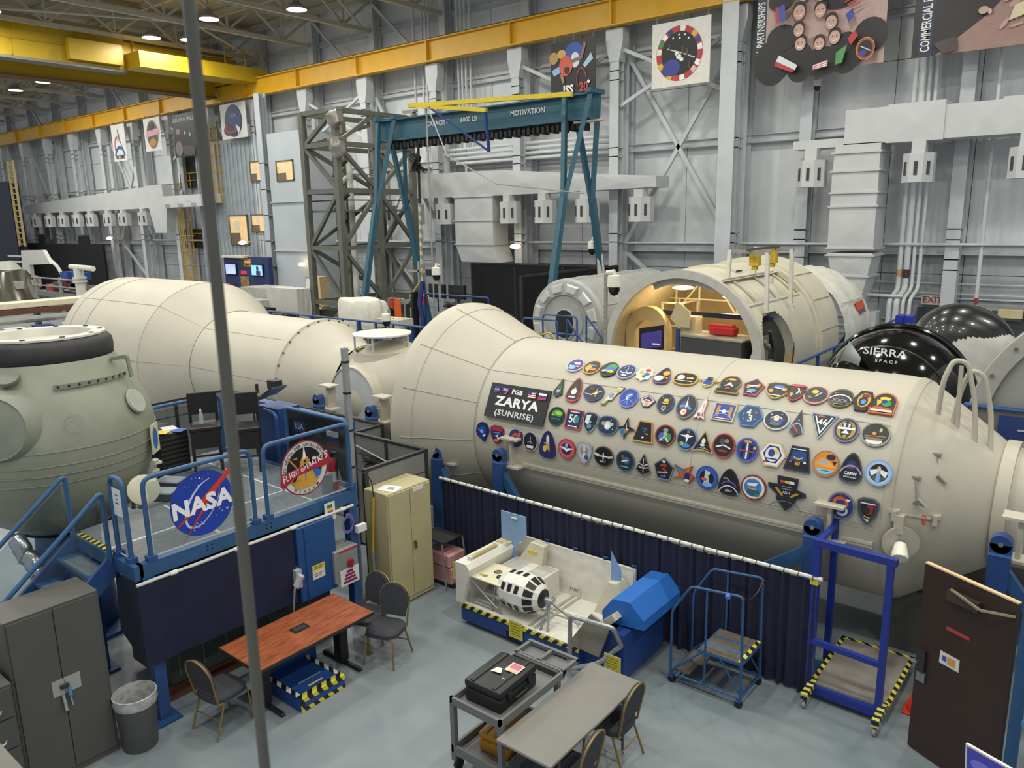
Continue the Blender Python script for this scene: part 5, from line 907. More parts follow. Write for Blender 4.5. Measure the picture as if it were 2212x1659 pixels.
for x, y in ((-12.85, 16.3), (-12.85, 17.2), (-11.45, 16.3), (-11.45, 17.2)): MB().bar((x, y, 0), (x, y, 1.9), 0.07).build('leg', BLUE, st, smooth=0)
rail(st, [(-12.2, 16.0, 1.8), (-12.2, 16.0, 2.55), (-11.7, 16.0, 2.68), (-11.42, 16.0, 2.3), (-11.35, 16.0, 1.8)], 0.026, M('#b59a2c', 0.5), 'yellow_rail')
# post with camera, standing beside the lab
def camera_post(x, y, h, label, s=1.0):
    t = thing('camera_post', label, 'post', (x, y, 0))
    MB().bar((0, 0, 0), (0, 0, h), 0.06).build('post', M('#8e8f8c', 0.5), t, smooth=0)
    for k in range(int(h/0.12)): MB().cyl((0.0, -0.031, 0.1+0.12*k), (0, -0.033, 0.1+0.12*k), 0.012, 6).build('hole', M('#3a3a38', 0.6), t)
    MB().b2((-0.2, -0.2, 0), (0.2, 0.2, 0.03)).build('base', M('#6d6e6c', 0.5), t, smooth=0)
    return t
camera_post(-8.85, 14.1, 4.40, 'perforated steel post carrying a dome camera before the open arch')
ptz((-8.62, 14.06, 4.38), 'white dome camera with black lens on the post before the open arch', (0.2, 0, 0), 0.92)
camera_post(-17.0, 17.4, 4.35, 'steel post with a dome camera left of the black screens')
ptz((-16.98, 17.25, 4.15), 'white dome camera on the post left of the black screens', (0.0, -0.15, 0), 0.9)
ptz((-15.0, 23.0, 4.75), 'white dome camera on the gantry leg above the silver module', (-0.25, -0.12, 0), 1.0)
mo = thing('display_monitor', 'black flat monitor with purple screen before the open arch', 'monitor', (-8.8, 16.0, 1.0), world=True)
MB().prism([(-9.1, 2.42), (-8.48, 2.52), (-8.48, 3.1), (-9.1, 2.98)], (0, 16.05, 0), (1, 0, 0), (0, 0, 1), 0.06).build('casing', M('#141417', 0.4), mo, smooth=0)
Dec((0, 15.985, 0), (1, 0, 0), (0, 0, 1)).p([(-9.04, 2.5), (-8.51, 2.58), (-8.51, 2.98), (-9.04, 2.86)], M('#40367c', 0.3, emit=0.35)).p(rect(-8.75, 2.62, -8.55, 2.66), M('#b9b4d8', 0.3, emit=0.4)).build('screen', mo)
MB().bar((-8.8, 16.05, 0), (-8.8, 16.05, 2.5), 0.07).b2((-9.2, 15.8, 0), (-8.4, 16.3, 0.05)).build('stand', M('#222225', 0.5), mo, smooth=0)
# black screens
for x0, x1, y0, y1, h, lab_ in ((-24.6, -16.75, 27.4, 27.4, 3.55, 'tall black screen wall behind the silver module'), (-16.6, -16.6, 21.0, 27.3, 3.6, 'black framed screen panel slanting behind the silver module')):
    t = thing('black_screen', lab_, 'screen', ((x0+x1)/2, (y0+y1)/2, 0), world=True)
    a, b = V((x0, y0, 0)), V((x1, y1, 0)); d = (b-a)
    MB().bar(a+V((0, 0, h/2)), b+V((0, 0, h/2)), 0.06, h).build('cloth', M('#101114', 0.9), t, smooth=0)
    MB().bar(a+V((0, 0, h)), b+V((0, 0, h)), 0.09, 0.08).build('top_rail', M('#2b2d2c', 0.6), t, smooth=0)
    for k in range(4): q = a+d*(k/3); MB().bar(q, q+V((0, 0, h)), 0.09).build('upright', M('#2b2d2c', 0.6), t, smooth=0)
# raised walkway rail at right of the lab
gw = thing('walkway_railing', 'blue sloping-view railing of the raised walkway beside the cream mockup', 'railing', (-5.9, 22, 0), world=True)
rail(gw, [(-5.9, 16.4, 2.2), (-5.9, 26.8, 2.2)], 0.035); rail(gw, [(-5.9, 16.4, 1.65), (-5.9, 26.8, 1.65)], 0.03)
for k in range(9): MB().bar((-5.9, 16.5+1.28*k, 1.1), (-5.9, 16.5+1.28*k, 2.2), 0.07).build('post', BLUE, gw, smooth=0)
MB().b2((-6.3, 16.4, 1.0), (-4.0, 26.8, 1.12)).build('deck', M('#3a4a66', 0.6), gw, smooth=0)
for y in (17, 21, 26): MB().b2((-5.95, y-0.05, 0), (-5.85, y+0.05, 1.0)).b2((-4.2, y-0.05, 0), (-4.1, y+0.05, 1.0)).build('deck_leg', BLUE, gw, smooth=0)
# parts rack with blue bins
rk = thing('bin_rack', 'grey steel rack of small blue parts bins by the exit door', 'rack', (-4.9, 24.2, 1.12), world=True)
for x in (-5.3, -4.3): MB().b2((x-0.03, 23.9, 1.12), (x+0.03, 24.5, 2.42)).build('side_panel', M('#4a4f58', 0.5), rk, smooth=0)
for k in range(4): MB().b2((-5.3, 23.9, 1.5+0.26*k), (-4.3, 24.5, 1.53+0.26*k)).build('shelf', M('#5c626a', 0.5), rk, smooth=0)
for k in range(3):
    for j in range(5): MB().box((-5.17+0.185*j, 24.0, 1.64+0.26*k), (0.16, 0.25, 0.16)).build('bin', M('#1f2f96', 0.45), rk, smooth=0); MB().box((-5.17+0.185*j, 23.87, 1.62+0.26*k), (0.09, 0.01, 0.03)).build('bin_label', M('#d6d6d2', 0.6), rk, smooth=0)
for i, x in enumerate((-5.22, -4.98)): one('parts_bin', MB().box((x, 24.1, 2.56), (0.22, 0.36, 0.22)), M('#1f2f9e', 0.45), ('left' if i == 0 else 'right') + ' blue bin standing on top of the parts rack', 'bin', bevel=0.01)
# glossy black shell and black-and-white lifting body
GLB = M('#0b0c0d', 0.10, var=0.2, coat=0.6)
sh = thing('black_shell', 'glossy black curved shell lettered SIERRA SPACE behind the emblem module', 'spacecraft', (-3.1, 14.6, 0), world=True)
m = MB(); n, k_ = 40, 16; vs = []
for i in range(k_+1):
    ph = radians(4+86*i/k_)
    for j in range(n+1):
        th = radians(-12+200*j/n); sx_ = 1.32; sy_ = 1.5; sz = 1.40
        vs.append((-3.32+sx_*cos(th)*sin(ph)*1.0, 15.4-sy_*cos(ph)*1.0, 2.1+sz*sin(th)*sin(ph)))
m.add(vs, [(i*(n+1)+j, i*(n+1)+j+1, (i+1)*(n+1)+j+1, (i+1)*(n+1)+j) for i in range(k_) for j in range(n)]); m.build('shell', GLB, sh, smooth=60)
MB().tube([(-3.32+1.34*cos(t), 15.42, 2.1+1.42*sin(t)) for t in [radians(d) for d in range(-12, 189, 6)]], 0.05, 8).build('rim', GLB, sh)
MB().tube([(-3.32+1.09*cos(t), 14.55, 2.1+1.155*sin(t)) for t in [radians(d) for d in range(0, 181, 8)]], 0.02, 6).build('seam', M('#2a2b2c', 0.3), sh)
MB().prism([(-0.62, -0.75), (0.0, -0.75), (-0.05, 0.1), (-0.5, 0.35)], (-3.6, 14.02, 3.0), V((0.80, -0.6, 0)), V((0.2, 0.3, 0.93)), 0.01).build('teal_panel', M('#1f4042', 0.12, coat=0.5), sh, smooth=0)
for (px_, py_, tx_, sz_) in ((1911, 762, 'SIERRA', 0.175), (1914, 781, 'S P A C E', 0.07)):
    D = Dec(at(px_, py_, Y=13.84), V((0.97, 0.1, -0.05)).normalized(), V((0.02, 0.25, 0.97)).normalized()); D.t(tx_, 0, 0, sz_, '#d6d8da', 0.015, sx=1.25); D.build('lettering', sh)
MB().b2((-4.0, 14.6, 0), (-2.2, 15.6, 1.0)).b2((-3.95, 14.4, 1.0), (-2.2, 15.3, 2.0)).build('stand', M('#3b3e44', 0.6), sh, smooth=0)
MB().tube(fillet([(-4.35, 14.3, 1.2), (-4.3, 14.2, 2.6), (-3.9, 14.0, 2.95), (-3.45, 13.9, 2.78), (-2.8, 13.85, 2.75), (-2.4, 13.9, 2.3)], 0.2), [0.16]*26 if 0 else 0.13, 10).build('lower_lip', GLB, sh)
lb = thing('lifting_body', 'black and white rounded spacecraft nose tilted upward with flag marking', 'spacecraft', (-2.6, 18, 0), world=True)
def _lb():
    m = MB(); n, k_ = 108, 60; P0 = at(2010, 870, Y=17.6); P1 = at(2122, 664, Y=18.2); axd = (P1-P0).normalized(); sd = V((0.35, -0.94, 0)); sd = (sd-axd*sd.dot(axd)).normalized(); up = sd.cross(axd)
    L = (P1-P0).length; vs = []
    for i in range(k_+1):
        u_ = i/k_; s_ = u_*L
        r_ = 0.98 if u_ < 0.62 else 0.98*math.sqrt(max(0, 1-((u_-0.62)/0.38)**2))
        for j in range(n):
            t = 2*pi*j/n; c_, d_ = cos(t), sin(t); e_ = 0.75
            c_ = math.copysign(abs(c_)**e_, c_); d_ = math.copysign(abs(d_)**e_, d_)
            vs.append(P0+axd*s_+sd*(c_*r_*0.82)+up*(d_*r_*0.95))
    fs = [(i*n+j, i*n+(j+1) % n, (i+1)*n+(j+1) % n, (i+1)*n+j) for i in range(k_) for j in range(n)]
    m.add(vs, fs)
    for q, fce in enumerate(fs):
        i, j = divmod(q, n); t = 2*pi*(j+0.5)/n
        ang = math.degrees(t); ang = ang-360 if ang > 180 else ang
        if -125 < ang < 18 and i < 50-(abs(ang+50)/75)**2*20: m.m[q] = 1
    m.build('body', [M('#17181a', 0.28, coat=0.3), M('#cfcdc6', 0.45)], lb, smooth=60)
    return P0, axd, sd, up, L
P0, axd, sd, up, L = _lb()
nq = (sd*0.82-up*0.57).normalized(); D = Dec(P0+axd*(L*0.60)+nq*0.93, axd, nq.cross(axd), 0.004)
for k in range(4): D.p(rect(.02+0.0, -.42+.09*k, .36, -.37+.09*k), '#a83a40'); D.k -= 1
D.k += 1; D.p(rect(.22, -.26, .36, -.05), '#2b3a72').p(strip(arc2(-.25, -.02, .24, .1, 2.6, 5.6, 12), .05), '#26282c').t('Dream', -.25, 0, .14, '#4a4c50', .01, shear=.3).t('SPACE', -.35, -.17, .08, '#8a8c8e', .0); D.build('markings', lb)
MB().prism(rect(-.16, -.12, .16, .12), P0+axd*(L*0.45)-sd*0.05+up*0.95, axd, sd, 0.02).build('paper_note', M('#e2c9c6', 0.6), lb, smooth=0)
MB().tube([P0+axd*(L*0.5)+sd*(0.3*cos(t)-0.35)+up*(0.90+0.05*sin(t)) for t in [0, 1, 2, 3, 4, 5, 6]], 0.025, 6).build('yellow_strap', M('#c9b52c', 0.5), lb)
MB().b2((-3.1, 17.2, 0), (-2.0, 18.2, 2.0)).build('stand', M('#2b4a86', 0.5), lb, smooth=0)
# big grey module at the right edge
gm = thing('grey_module', 'big plain grey drum with bolted rim at the right edge', 'module', (0.2, 13, 0), world=True)
gc = (0.17, 0, 2.65)
MB().lathe([(12.1, 1.62), (12.1, 1.84), (12.16, 1.86), (12.4, 1.86)], 72, gc, 'Y').build('rim', M('#9a9996', 0.5), gm, smooth=30)
MB().lathe([(12.16, 1.62), (12.12, 1.0), (12.12, 0.0001)], 64, gc, 'Y').build('end_face', M('#8c8c8c', 0.5, var=0.04), gm, smooth=20)
MB().lathe([(12.4, 1.80), (15.5, 1.80)], 64, gc, 'Y').build('drum', M('#8c8c8c', 0.5), gm)
for k in range(24):
    t = 2*pi*k/24+0.1; MB().cyl((gc[0]+1.75*cos(t), 12.10, gc[2]+1.75*sin(t)), (gc[0]+1.75*cos(t), 12.07, gc[2]+1.75*sin(t)), 0.025, 8).build('bolt', M('#5f5a50', 0.5), gm)
MB().b2((-1.3, 12.3, 0), (1.6, 15.2, 0.85)).build('cradle', BLUE, gm, smooth=0)
rb = thing('work_platform', 'dark grey platform wall with blue rail and blue panel at right edge', 'platform', (-0.6, 11.9, 0), world=True)
rail(rb, [(-1.70, 12.0, 2.95), (1.5, 12.0, 2.95)], 0.035); MB().bar((-1.68, 12.0, 0), (-1.68, 12.0, 2.96), 0.07).build('post', BLUE, rb, smooth=0)
MB().b2((-1.66, 12.01, 0.0), (1.5, 12.05, 2.9)).build('wall_panel', M('#6b6b68', 0.6), rb, smooth=0); MB().b2((-1.28, 11.97, 2.45), (0.6, 12.01, 2.86)).build('blue_panel', M('#1f3873', 0.55), rb, smooth=0)
MB().b2((-1.05, 11.955, 2.68), (-0.95, 11.97, 2.70)).build('panel_label', M('#b9b9b6', 0.6), rb, smooth=0)
# ================================================================ rigs and clutter behind the modules
TEAL = M('#2f5a6c', 0.45, var=0.08, scale=3)
TOWR = M('#66675f', 0.55, var=0.10, scale=2)
def crumple(mb, a, f_):
    mb.v = [tuple(V(v)+mathutils.noise.noise_vector(V(v)*f_)*a) for v in mb.v]; return mb
# steel lattice tower
tw = thing('steel_tower', 'dark grey steel lattice tower with diagonal braces left of the gantry', 'tower', (-29, 24.5, 0), world=True)
TX0, TX1, TY0, TY1, TH = -30.2, -27.9, 22.5, 27.0, 10.35
LV = [0.05, 1.9, 4.4, 6.9, 8.9, 10.3]
ym = (TY0+TY1)/2
for x, y in ((TX0, TY0), (TX1, TY0), (TX1, ym), (TX1, TY1), (TX0, TY1), (TX0, ym)): MB().bar((x, y, 0), (x, y, TH), 0.26).build('post', TOWR, tw, smooth=0)
for z in LV:
    m = MB()
    for a, b in (((TX0, TY0), (TX1, TY0)), ((TX1, TY0), (TX1, TY1)), ((TX1, TY1), (TX0, TY1)), ((TX0, TY1), (TX0, TY0))): m.bar((a[0], a[1], z), (b[0], b[1], z), 0.2)
    m.build('ring_beam', TOWR, tw, smooth=0)
for i in range(len(LV)-1):
    z0, z1 = LV[i], LV[i+1]; s_ = i % 2
    for a, b in (((TX0, TY0), (TX1, TY0)), ((TX1, TY0), (TX1, ym)), ((TX1, TY1), (TX1, ym)), ((TX0, TY1), (TX1, TY1)), ((TX0, TY0), (TX0, TY1))):
        p_, q_ = (a, b) if s_ == 0 else (b, a)
        MB().bar((p_[0], p_[1], z0), (q_[0], q_[1], z1), 0.16).build('brace', TOWR, tw, smooth=0)
for x, y, z in ((TX1+0.05, TY0-0.1, 9.9), (TX1+0.05, TY0-0.1, 8.7), (TX1, TY1, 10.2)):
    crumple(MB().sph((x+0.1, y, z), (0.36, 0.32, 0.42), 18, 12), 0.14, 3.0).box((x, y, z+0.40), (0.8, 0.25, 0.12)).build('wrapped_hoist', M('#8f8b84', 0.25, 0.2, bump=0.6), tw)
m = MB()
for k in range(24): z = 0.4+0.36*k; m.bar((-28.9, 25.2, z), (-28.3, 25.2, z), 0.05)
m.bar((-28.9, 25.2, 0), (-28.9, 25.2, 9), 0.07).bar((-28.3, 25.2, 0), (-28.3, 25.2, 9), 0.07); m.build('ladder', M('#8d8b80', 0.5), tw, smooth=0)
MB().b2((-30.4, 22.7, 6.0), (-28.0, 26.8, 6.08)).build('work_deck', TOWR, tw, smooth=0)
for z in (6.5, 7.0): MB().tube([(-30.4, 22.7, z), (-28.0, 22.7, z), (-28.0, 26.8, z)], 0.03, 6).build('guard_rail', M('#2c2c2a', 0.5), tw)
MB().cyl((-29.3, 24.3, 0.2), (-29.3, 24.3, 8.6), 0.14, 10).build('white_mast', M('#d9d7cf', 0.5), tw)
for k in range(9): MB().cyl((-29.6+0.3*(k % 3), 23.6, 6.1+0.25*k), (-29.35+0.3*(k % 3), 23.7, 6.3+0.25*k), 0.12, 8).build('fitting', M('#cbc9c0' if k % 2 else '#3a3b3c', 0.5), tw)
MB().b2((-30.3, 22.8, 0.1), (-28.1, 26.6, 1.5)).build('machinery', M('#44453f', 0.7, bump=0.5), tw, smooth=0)
# gantry
gy = thing('gantry_crane', 'teal A-frame gantry crane with black festoon trolleys under its beam', 'gantry', (-19, 21.6, 0), world=True)
GX0, GX1, GY = -23.9, -14.0, 21.6
MB().ibeam((GX0-0.2, GY, 8.98), (GX1, GY, 8.98), 0.5, 0.8, 0.05).build('beam', TEAL, gy, smooth=0)
for _x, _t in ((-1.9, 'CAPACITY'), (-0.35, '6000 LB'), (2.3, 'MOTIVATION')): Dec(((GX0+GX1)/2, GY-0.05, 9.05), (1, 0, 0), (0, 0, 1)).t(_t, _x, 0, 0.24, '#c9ccca', .015).build('lettering', gy)
for k in range(46): MB().box((GX0+0.55+0.2*k, GY, 8.42-0.04*(k % 2)), (0.13, 0.3, 0.22)).build('festoon_trolley', M('#17181a', 0.6), gy, smooth=0)
MB().b2((GX0+0.4, GY-0.04, 8.50), (GX1-0.2, GY+0.04, 8.58)).build('festoon_track', M('#17181a', 0.6), gy, smooth=0)
for x0, dx, yn, yf in ((-23.4, 0.48, 1.0, 1.0), (-14.5, 0.5, 0.95, 1.15)):
    for s_, dy in ((-1, 1.9*yn), (1, 1.9*yf)):
        mer = V((x0-0.2, GY+s_*dy*0.42, 6.0)); foot = V((x0-0.3, GY+s_*dy*1.15, 0.1))
        MB().bar((x0-dx, GY+s_*0.22, 9.45), mer, 0.15).build('leg_brace', TEAL, gy, smooth=0)
        MB().bar((x0+dx, GY+s_*0.22, 9.45), mer, 0.15).build('leg_brace', TEAL, gy, smooth=0)
        MB().bar(mer+V((0, 0, 0.2)), foot, 0.2).build('leg', TEAL, gy, smooth=0)
    MB().bar((x0-0.3, GY-2.6, 0.2), (x0-0.3, GY+2.6, 0.2), 0.2).build('foot_beam', TEAL, gy, smooth=0)
    for _s in (-dx, dx): MB().box((x0+_s, GY, 9.42), (0.2, 0.8, 0.14)).build('saddle', TEAL, gy, smooth=0)
MB().cyl((-14.7, GY+1.95, 1.5), (-14.75, GY+1.45, 4.3), 0.13, 10).build('white_sleeve', M('#d6d5cf', 0.5), gy)
MB().tube([(-14.6, GY-0.3, 8.5), (-13.5, GY-0.3, 8.5)], 0.04, 6).build('end_bar', M('#9c8f86', 0.5), gy)
jb = thing('jib_arm', 'yellow horizontal jib arm with blue struts above the gantry beam', 'jib', (-18, 20, 8.5), world=True)
MB().bar((-20.7, 20.0, 9.5), (-14.2, 20.6, 9.25), 0.14).build('boom', M('#cdb52a', 0.45), jb, smooth=0)
MB().bar((-20.3, 20.0, 9.45), (-17.3, 20.2, 9.05), 0.13).build('lower_boom', M('#cdb52a', 0.45), jb, smooth=0)
MB().bar((-17.35, 20.2, 9.05), (-17.4, 20.4, 7.75), 0.08).build('drop_strut', M('#1d3373', 0.5), jb, smooth=0); MB().bar((-19.7, 20.0, 9.35), (-17.45, 20.4, 7.8), 0.06).build('tie_strut', M('#1d3373', 0.5), jb, smooth=0)
MB().tube([(-19.8, 20, 9.4), (-18, 19, 7.6), (-15.5, 18.5, 6.6), (-12, 18, 6.2)], 0.02, 5).build('cable', M('#8f8f8a', 0.5), jb)
MB().cyl((-19.9, 20.05, 0.0), (-19.9, 20.05, 9.4), 0.03, 6).build('guy_line', M('#8f8f8a', 0.5), jb)
hk = thing('chain_hoist', 'black cable bundle and yellow striped strap hanging below the gantry', 'hoist', (-21.8, 21.5, 2.2), world=True)
rnd = random.Random(9)
for k in range(5):
    c_ = V((-21.75, 21.3, 7.7)); MB().tube([c_+V((rnd.uniform(-.35, .35), rnd.uniform(-.2, .2), rnd.uniform(-.4, .4))) for _ in range(8)], 0.035, 5).build('cable_loop', M('#1b1c1d', 0.6), hk)
MB().cyl((-21.8, 21.4, 6.2), (-21.75, 21.4, 8.4), 0.05, 6).build('black_cable', M('#17181a', 0.6), hk)
MB().cyl((-21.85, 21.4, 2.6), (-21.8, 21.4, 6.2), 0.06, 8).build('striped_strap', stripes('#c9c6a4', '#8f8f86', 3, (0.3, 0.3, 1)), hk)
MB().box((-21.85, 21.4, 2.5), (0.3, 0.2, 0.3)).build('hook_block', M('#a8382f', 0.5), hk, smooth=0)
# blue display kiosk with two screens
ko = thing('display_kiosk', 'blue exhibit wall with two lit screens and orange sign below the office windows', 'kiosk', (-42.9, 27.2, 0), world=True)
MB().b2((-45.3, 27.0, 0), (-40.5, 27.3, 3.55)).build('board', M('#1f2f5e', 0.6), ko, smooth=0); MB().b2((-45.3, 26.7, 3.5), (-42.6, 27.3, 3.62)).build('canopy', M('#c9c6b8', 0.5), ko, smooth=0)
for x0, x1, c_ in ((-45.0, -43.9, '#a9b6de'), (-42.15, -41.05, '#8cc4e2')):
    s_ = MB().b2((x0-0.06, 26.92, 2.42), (x1+0.06, 27.0, 3.14)).build('screen_frame', M('#15161a', 0.4), ko, smooth=0)
    MB().b2((x0, 26.9, 2.48), (x1, 26.92, 3.08)).build('screen', M(c_, 0.4, emit=0.6, var=0.25, scale=2.5), s_, smooth=0)
MB().sph((-41.5, 26.88, 2.9), (0.12, 0.02, 0.15), 10, 8).box((-41.45, 26.89, 2.62), (0.4, 0.02, 0.26)).build('screen_image', M('#3c3f5c', 0.5), ko)
D = Dec((-43.1, 26.98, 3.2), (1, 0, 0), (0, 0, 1)).plate(rect(-.1, -.24, .85, .24), '#b9803c', .04).p(ngon(-.15, 0, .3, 6), '#4a3a34').p(rect(.1, .02, .75, .1), '#e4d2a8').p(rect(.2, -.16, .6, -.06), '#4a3524'); D.build('orange_sign', ko)
MB().b2((-43.4, 26.95, 2.5), (-42.8, 27, 2.7)).build('red_display', M('#c22a3a', 0.5, emit=0.5), ko, smooth=0); MB().b2((-43.5, 26.95, 1.7), (-42.6, 27, 2.35)).build('poster', M('#8a6a3c', 0.6, var=0.5, scale=6), ko, smooth=0)
for x in (-44.9, -44.4, -41.9, -41.2): MB().b2((x-0.2, 26.6, 1.1), (x+0.2, 26.9, 1.9)).build('red_pack', M('#7a2a33', 0.6), ko, smooth=0); MB().b2((x-0.06, 26.57, 1.3), (x+0.06, 26.6, 1.7)).build('white_tag', M('#dadad6', 0.6), ko, smooth=0)
# crates and wrapped boxes
def wrapped(x0, x1, y0, y1, h, label, mat, name='wrapped_box', z0=0.0):
    m = MB(); n = 10; vs = []; rn = random.Random(int(x0*100))
    lev = 6
    for i in range(lev+1):
        z = z0+(h-z0)*i/lev
        for k in range(4*n):
            s_, f_ = divmod(k, n); f_ = f_/n; c_ = [(x0, y0), (x1, y0), (x1, y1), (x0, y1)]; a, b = c_[s_], c_[(s_+1) % 4]
            j = rn.uniform(-.03, .03) if i < lev else 0
            vs.append((a[0]+(b[0]-a[0])*f_+j, a[1]+(b[1]-a[1])*f_+j, z))
    N = 4*n; m.add(vs, [(i*N+k, i*N+(k+1) % N, (i+1)*N+(k+1) % N, (i+1)*N+k) for i in range(lev) for k in range(N)]+[tuple(lev*N+k for k in range(N))])
    return one(name, m, mat, label, 'box', smooth=50)
FOIL = M('#b3b1ac', 0.35, 0.15, var=0.12, scale=5, bump=0.5); CLOTH = M('#c4c3bd', 0.7, var=0.06)
wrapped(-35.6, -33.0, 22.0, 23.5, 2.42, 'foil-wrapped flight box beside the white module', FOIL)
wrapped(-33.9, -32.6, 20.8, 21.8, 1.95, 'smaller foil-wrapped box standing before the larger one', FOIL)
wrapped(-32.7, -30.3, 21.6, 22.3, 2.55, 'box under a grey cloth cover left of the steel tower', CLOTH, 'covered_box')
cr1 = thing('black_crate', 'open black crate with a printed side among the boxes', 'crate', (-31.6, 20.3, 0), world=True)
MB().b2((-32.1, 20.0, 0), (-30.9, 20.8, 1.75)).build('shell', M('#1b1b1d', 0.6), cr1, smooth=0); MB().b2((-31.85, 19.98, 1.25), (-31.35, 20.0, 1.6)).build('print', M('#8d8b8a', 0.6, var=0.5, scale=8), cr1, smooth=0)
cr2 = thing('brown_crate', 'dark brown long crate with paper labels behind the white module', 'crate', (-29.5, 19.8, 0), world=True)
MB().b2((-30.5, 19.4, 0), (-28.3, 20.2, 1.72)).build('shell', M('#3a2620', 0.6), cr2, smooth=0)
for x0, x1 in ((-30.4, -29.9), (-29.3, -29.1)): MB().b2((x0, 19.38, 1.3), (x1, 19.4, 1.6)).build('paper_label', M('#cfcdc8', 0.6), cr2, smooth=0)
ds = thing('desk_corner', 'pale desk with papers and shelf left of the steel tower', 'desk', (-33, 26.2, 0), world=True)
MB().b2((-36.3, 25.8, 1.1), (-34.0, 26.5, 1.16)).build('desk_top', M('#c9b08a', 0.5), ds, smooth=0); MB().b2((-34.7, 25.8, 0), (-34.1, 26.4, 2.7)).build('side_board', M('#d6b58c', 0.5), ds, smooth=0); MB().b2((-36.2, 26.4, 1.8), (-34.7, 26.45, 2.6)).build('notice_board', M('#8f8c88', 0.6), ds, smooth=0); MB().b2((-36.1, 26.36, 1.9), (-35.5, 26.4, 2.5)).build('paper', M('#dddcd8', 0.6), ds, smooth=0)
# tarp-covered machine
tp = MB(); n, rows = 48, 12; vs = []; rn = random.Random(4)
ph_ = [rn.uniform(0, 6) for _ in range(6)]
for i in range(rows+1):
    u_ = i/rows
    for k in range(n):
        t = 2*pi*k/n; sq = 1/max(abs(cos(t)), abs(sin(t)))**0.72
        fold = 0.05*u_*sin(7*t+ph_[0]+2*u_)+0.04*u_*sin(11*t+ph_[1]); r_ = (0.25 if i == 0 else 0.55+0.42*min(1, u_*2.2)**0.5)*sq*0.88+fold
        z = 2.72-0.08*u_-1.05*max(0, u_-0.28)*1.35+0.05*sin(3*t+ph_[2])*(1-u_)+0.1*sin(5*t+ph_[3])*u_
        vs.append((-21.75+1.1*r_*cos(t), 18.25+0.6*r_*sin(t), z+0.13))
tp.add(vs, [(i*n+k, i*n+(k+1) % n, (i+1)*n+(k+1) % n, (i+1)*n+k) for i in range(rows) for k in range(n)]+[tuple(range(n-1, -1, -1))])
tt = thing('covered_machine', 'machine on legs under a creased white dust sheet behind the railing', 'machine', (-21.75, 18.25, 1.1), world=True)
tp.build('dust_sheet', M('#dcd8ca', 0.75), tt, smooth=60)
for dx, dy in ((-.6, -.3), (.6, -.3), (-.6, .3), (.6, .3)): MB().bar((-21.75+dx, 18.25+dy, 1.1), (-21.75+dx, 18.25+dy, 2.4), 0.08).build('leg', M('#8c8b86', 0.5), tt, smooth=0)
oc = thing('cloth_rack', 'rack with hanging orange cloths beside the white dust sheet', 'rack', (-21.8, 20.0, 0), world=True)
MB().tube(fillet([(-22.3, 20, 0), (-22.3, 20, 2.68), (-21.4, 20, 2.68), (-21.4, 20, 0)], 0.1), 0.035, 8).build('frame', M('#8c8b86', 0.5), oc)
for x0, x1, z0, c_ in ((-22.22, -21.98, 2.3, '#c25a45'), (-21.95, -21.55, 1.6, '#dd6a35')):
    m = MB(); vs = []; k_ = 14
    for i in range(2):
        for k in range(k_+1): vs.append((x0+(x1-x0)*k/k_, 19.97+0.03*sin(k*1.7), 2.7 if i else z0))
    m.add(vs, [(k, k+1, k_+2+k, k_+1+k) for k in range(k_)]); m.build('orange_cloth', M(c_, 0.8), oc, smooth=60)
tb = thing('white_workbench', 'low white workbench strewn with yellow scraps behind the railing', 'workbench', (-20.0, 18.15, 1.1), world=True)
MB().b2((-20.6, 17.8, 2.0), (-19.4, 18.5, 2.26)).build('bench_top', M('#b7b5ad', 0.6), tb, smooth=0)
for x in (-20.5, -19.5): MB().bar((x, 18.15, 1.1), (x, 18.15, 2.0), 0.1).build('leg', M('#8c8b86', 0.5), tb, smooth=0)
for k in range(7): MB().box((-20.45+0.15*k, 18.05+0.1*(k % 3), 2.275), (0.16, 0.1, 0.03)).build('scrap', M('#c9bd4a' if k % 2 else '#dedbd2', 0.7), tb, smooth=0)
# walkway railing behind
rw2 = thing('walkway_railing', 'long blue railing of the walkway between the white modules', 'railing', (-21, 17.4, 0), world=True)
rail(rw2, [(-29.0, 17.4, 2.2), (-16.5, 17.4, 2.2)], 0.035); rail(rw2, [(-29.0, 17.4, 1.65), (-16.5, 17.4, 1.65)], 0.03)
for k in range(15): MB().bar((-28.9+0.88*k, 17.4, 1.1), (-28.9+0.88*k, 17.4, 2.2), 0.06 if k % 3 else 0.12).build('post', BLUE_D, rw2, smooth=0)
MB().b2((-29.0, 17.4, 1.0), (-16.5, 18.9, 1.1)).build('deck', M('#55524c', 0.7), rw2, smooth=0)
for k in range(5): MB().b2((-28.9+3*k, 17.45, 0), (-28.8+3*k, 17.55, 1.0)).build('deck_leg', BLUE_D, rw2, smooth=0)
for k, (x, c_, s_) in enumerate(((-24.4, '#b08a5c', 0.5), (-23.6, '#d2cfc6', 0.45), (-20.4, '#9c7a50', 0.4), (-18.9, '#cfae80', 0.7), (-17.6, '#5c5f66', 0.5), (-25.6, '#7d7f82', 0.45))):
    one('storage_box', MB().b2((x, 18.0, 1.105), (x+s_, 18.0+s_, 1.105+s_*0.7)), M(c_, 0.7), ['brown cardboard box left of centre on the walkway', 'pale box beside the brown cardboard on the walkway', 'small dark brown box under the white bench', 'wide tan wooden box on the walkway', 'dark grey box at the right end of the walkway', 'mid grey box at the left end of the walkway'][k], 'box', bevel=0.01)
